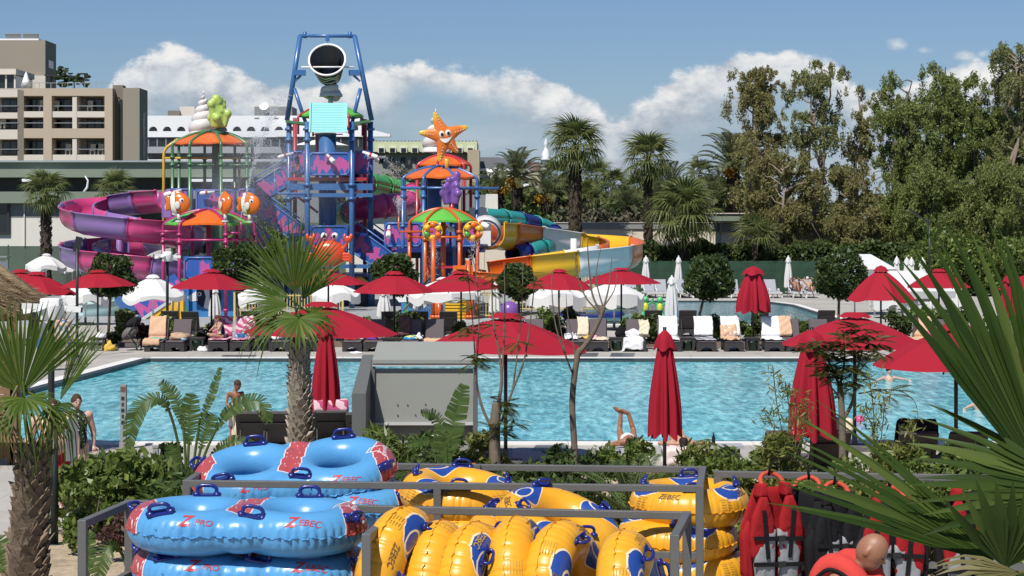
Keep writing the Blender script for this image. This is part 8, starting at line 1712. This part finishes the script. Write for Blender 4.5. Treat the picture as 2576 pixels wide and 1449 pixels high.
# boy with a towel
o, g = body('person', 'bare chested child looking down at a towel at the near pool edge', (X(592, 39.6), 39.6, 0), .55, st(head=(.03, -.07, 1.61), chin=(.02, -.03, 1.52), elL=(-.25, -.02, 1.14), wrL=(-.14, -.22, 1.0), elR=(.25, -.02, 1.14), wrR=(.10, -.24, 1.02), haL=(.7, -.6, -.2), haR=(-.6, -.6, -.2)), sk_tan, .80, .80, hair=(hair_br, 0), face=(.35, -.75, -.55), voxel=.012)
garment(o, g, 'swim_shorts', [(('waist', 'pelvis'), (.11, .135)), (('pelvis', 'hipL', (-.11, -.01, .56)), (.125, .105, .10)), (('pelvis', 'hipR', (.11, -.01, .56)), (.125, .105, .10))], greyt, .80)
tw = []; N, K = 14, 9
for i in range(N+1):
    for j in range(K+1): t_ = i/N; tw.append((-.14+.30*j/K*(1-.25*t_)+.015*math.sin(i+j), -.22-.03*math.sin(j*1.3+i*.4), .86-.62*t_+.02*math.sin(j*2)))
o = MB().add(tw, [(i*(K+1)+j, i*(K+1)+j+1, (i+1)*(K+1)+j+1, (i+1)*(K+1)+j) for i in range(N) for j in range(K)], True).out('towel', cream, None, (X(596, 39.6), 39.55, 0), rotz=.4); m_ = o.modifiers.new('t', 'SOLIDIFY'); m_.thickness = .015; tag(o, 'cream towel held by the child at the near pool edge', 'towel')
# sunbathers at the near edge (lying, head towards the camera side)
LY = dict(pelvis=(0, .10, .47), waist=(0, -.10, .48), chest=(0, -.32, .50), neck=(0, -.48, .52), chin=(0, -.52, .55), head=(0, -.62, .54), shL=(-.19, -.40, .48), shR=(.19, -.40, .48), elL=(-.36, -.55, .46), elR=(.36, -.55, .46), wrL=(-.2, -.70, .48), wrR=(.2, -.70, .48), hipL=(-.10, .15, .46), hipR=(.10, .15, .46), knL=(-.13, .50, .62), knR=(.13, .52, .62), anL=(-.10, .56, .96), anR=(.04, .54, .93), toL=(-.25, .50, 1.06), toR=(-.12, .48, 1.02))
o, g = body('person', 'sunbather on a flat lounger with crossed legs raised in the air', (X(1580, 36.9), 36.9, 0), 0, LY, sk_tan, 1.0, .95, hair=(hair_br, 0), face=(0, .2, 1), voxel=.015)
garment(o, g, 'swim_trunks', [(('waist', 'pelvis'), (.12, .15)), (('pelvis', 'hipL'), (.15, .115)), (('pelvis', 'hipR'), (.15, .115))], whitet)
L2 = dict(LY); L2.update(knL=(-.11, .60, .46), knR=(.11, .60, .46), anL=(-.11, 1.0, .45), anR=(.11, 1.0, .45), toL=(-.13, 1.1, .56), toR=(.13, 1.1, .56), elL=(-.42, -.45, .48), elR=(.42, -.45, .48), wrL=(-.10, -.66, .50), wrR=(.10, -.66, .50))
o, g = body('person', 'sunbather lying with arms folded behind the head', (X(1712, 36.9), 36.9, 0), 0, L2, sk_mid, 1.0, 1.0, hair=(hair_bk, 0), face=(0, .2, 1), voxel=.016)
drape('pale towel over the end of the sunbather lounger', 1712, cloth_mat('towel_pale', (.70, .60, .58)), .5, 5, -.36, .36, .03, 51, 36.6)
# seated woman on the far lounger
SIT = st(pelvis=(0, .12, .55), waist=(0, .10, .72), chest=(0, .04, .90), neck=(0, -.02, 1.05), chin=(0, -.05, 1.09), head=(0, -.08, 1.17), shL=(-.18, 0, .98), shR=(.18, 0, .98), elL=(-.24, -.14, .80), elR=(.24, -.12, .80), wrL=(-.12, -.32, .72), wrR=(.14, -.32, .72), hipL=(-.10, .05, .52), hipR=(.10, .05, .52), knL=(-.14, -.36, .60), knR=(.12, -.36, .58), anL=(-.10, -.16, .44), anR=(.10, -.22, .44), toL=(-.16, -.36, .42), toR=(.16, -.4, .42)); del SIT['haL'], SIT['haR']
o, g = body('person', 'seated person with red hair in a pale and navy swimsuit', (X(549, 69.2), 69.35, 0), -1.0, SIT, sk_mid, .95, 1.05, True, hair=(hair_rd, .1), voxel=.02)
garment(o, g, 'swimsuit', [(('chest', 'waist', 'pelvis'), (.145, .13, .15)), (('pelvis', 'hipL'), (.145, .11)), (('pelvis', 'hipR'), (.145, .11))], cloth_mat('swim_mix', (.55, .53, .40), (.012, .018, .05), 4), .95)
# two sunbathers on the white loungers
REC = dict(LY); REC.update(pelvis=(0, -.15, .50), waist=(0, .20, .58), chest=(0, .48, .80), neck=(0, .60, .98), chin=(0, .62, 1.02), head=(0, .66, 1.10), shL=(-.19, .50, .86), shR=(.19, .50, .86), elL=(-.36, .45, 1.02), elR=(.36, .45, 1.02), wrL=(-.16, .58, 1.18), wrR=(.16, .58, 1.18), hipL=(-.1, -.2, .50), hipR=(.1, -.2, .50), knL=(-.12, -.5, .82), knR=(.14, -.5, .78), anL=(-.12, -.8, .46), anR=(.12, -.85, .46), toL=(-.12, -.98, .42), toR=(.12, -1.02, .42))
for (u, l, mt, hm) in ((2004, 'left of two reclining sunbathers on white loungers', hair_bk, hair_bk), (2038, 'right of two reclining sunbathers on white loungers, with a pale hat', redc, whitet)):
    o, g = body('person', l, (X(u, 115.5), 115.3, 0), .12, REC, sk_tan if mt == hair_bk else sk_mid, 1.0, 1.1, mt == redc, hair=(hm, 0), voxel=.03, group='sunbathers on white loungers'); garment(o, g, 'swimwear', [(('pelvis', 'hipL'), (.15, .12)), (('pelvis', 'hipR'), (.15, .12))], v_blk if mt == hair_bk else bluec, 1.0, .03)
# others, small
o, g = body('person', 'standing person with pink shoulders between the palm and the camera pole', (X(160, 62), 62, 0), .4, st(), sk_pale, 1.0, 1.1, True, hair=(hair_br, .15), voxel=.025); garment(o, g, 'beach_dress', [(('chest', 'waist', 'pelvis', (0, 0, .6)), (.16, .15, .18, .2))], cloth_mat('dress_mix', (.5, .42, .36), (.10, .14, .3), 7), 1.0, .03)
o, g = body('person', 'standing person in light shirt behind the left palm fan', (X(112, 60), 60, 0), -.2, st(), sk_mid, 1.02, 1.1, hair=(hair_bk, 0), voxel=.025); garment(o, g, 'shirt', [(('chest', 'waist', 'pelvis'), (.17, .16, .165))], greyt, 1.02, .03); garment(o, g, 'shorts', [(('pelvis', 'hipL', 'knL'), (.16, .14, .12)), (('pelvis', 'hipR', 'knR'), (.16, .14, .12))], bluec, 1.02, .03)
o, g = body('person', 'dark haired child on the upper platform of the bucket tower', (X(748, 103.4), 103.4, Z(452, 103.4)), 0, st(), sk_tan, .86, .9, hair=(hair_bk, 0), voxel=.03); garment(o, g, 'swim_shirt', [(('chest', 'waist', 'pelvis'), (.15, .14, .15))], v_blk, .86, .03)
o, g = body('person', 'person bending by the white parasol near the bare tree', (X(1435, 84), 84, 0), .8, st(waist=(0, -.06, 1.10), chest=(0, -.28, 1.22), neck=(0, -.44, 1.26), chin=(0, -.49, 1.26), head=(0, -.58, 1.27), shL=(-.19, -.32, 1.26), shR=(.19, -.32, 1.26), elL=(-.22, -.36, 1.0), elR=(.22, -.36, 1.0), wrL=(-.18, -.46, .78), wrR=(.18, -.46, .78)), sk_pale, 1.0, 1.2, hair=(hair_br, 0), voxel=.03); garment(o, g, 'shorts', [(('pelvis', 'hipL', 'knL'), (.17, .15, .13)), (('pelvis', 'hipR', 'knR'), (.17, .15, .13))], v_blk, 1.0, .03)
for (u, v, l) in ((2462, 1030, 'swimmer at the right, leaning back in the water'), (2236, 960, 'swimmer farther out behind the bamboo stems')):
    q = G(u, v, -.1); SW = st(); o, g = body('person', l, (q.x, q.y, -1.35), .4, st(elL=(-.42, -.1, 1.36), elR=(.42, -.1, 1.36), wrL=(-.6, -.2, 1.34), wrR=(.6, -.2, 1.34)), sk_pale, .97, 1.1, hair=(hair_br, 0), voxel=.03)
# frog statues in the kids pool
p_frog = plastic('frog_green', (.09, .42, .14)); p_fy = plastic('frog_yellow', (.62, .55, .05))
for (u, v, l) in ((1624, 800, 'left'), (1660, 802, 'right')):
    q = G(u, v); b = MB().ball((0, 0, .62), (.24, .2, .36), 14, 10).ball((0, -.04, 1.08), (.22, .19, .17), 14, 10)
    for k in (-1, 1): b.ball((k*.11, -.06, 1.24), .075, 10, 8).tube([(k*.2, 0, .8), (k*.42, -.12, .95), (k*.5, -.2, 1.15)], [.07, .055, .05], 8).tube([(k*.12, 0, .35), (k*.2, -.1, .15), (k*.18, -.22, -.05)], [.11, .09, .08], 8)
    o = b.out('frog_statue', p_frog, None, (q.x, q.y, .0)); o.scale = (.72, .72, .8); fuse(o, .03, 3); tag(o, l+' green and yellow frog statue at the kids pool', 'frog statue', 'frog statues'); MB().ball((0, -.1, .62), (.19, .15, .28), 14, 10).out('belly', p_fy, o)
    for k in (-1, 1): MB().ball((k*.11, -.12, 1.26), .035, 8, 6).out('eye', p_bk, o)
# bald man in a life vest, nearest figure
BD = st(pelvis=(0, 0, .95), chest=(0, -.06, 1.32), neck=(.02, -.10, 1.47), chin=(.04, -.14, 1.51), head=(.06, -.20, 1.60), shL=(-.20, -.05, 1.40), shR=(.20, -.05, 1.40), elL=(-.27, -.15, 1.12), elR=(.27, -.15, 1.12), wrL=(-.2, -.36, 1.0), wrR=(.2, -.36, 1.0))
o, g = body('person', 'bald person in an orange life vest looking down, bottom right', (X(2120, 13.3), 13.3, TERR), .95, BD, sk_tan, .93, 1.12, head_r=(.090, .113, .132), face=(.1, -.80, -.60), voxel=.010)
vb = MB(); S_ = .93
for k in (-1, 1): vb.tube(spline([V(k*.10, -.24, 1.06)*S_, V(k*.115, -.22, 1.30)*S_, V(k*.125, -.13, 1.45)*S_, V(k*.125, .02, 1.50)*S_, V(k*.13, .12, 1.36)*S_, V(k*.13, .14, 1.05)*S_], 4), .085, 12, flat=1.0)
vb.tube([V(-.14, .10, 1.42)*S_, V(0, .11, 1.47)*S_, V(.14, .10, 1.42)*S_], .07, 10).tube([V(0, .13, 1.36)*S_, V(0, .14, 1.02)*S_], .12, 10)
k_ = vb.out('life_vest', cloth_mat('vest_coral', (.58, .06, .05)), o); fuse(k_, .016, 3)
for k in (-1, 1): MB().tube(spline([V(k*.02, -.315, 1.27)*S_, V(k*.12, -.325, 1.28)*S_, V(k*.215, -.21, 1.33)*S_], 4), .014, 8, flat=2.0).out('strap', v_blk, o); MB().tube(spline([V(k*.21, .12, 1.40)*S_, V(k*.225, .0, 1.485)*S_, V(k*.215, -.14, 1.44)*S_, V(k*.20, -.25, 1.30)*S_], 4), .014, 8).out('strap', v_blk, o)
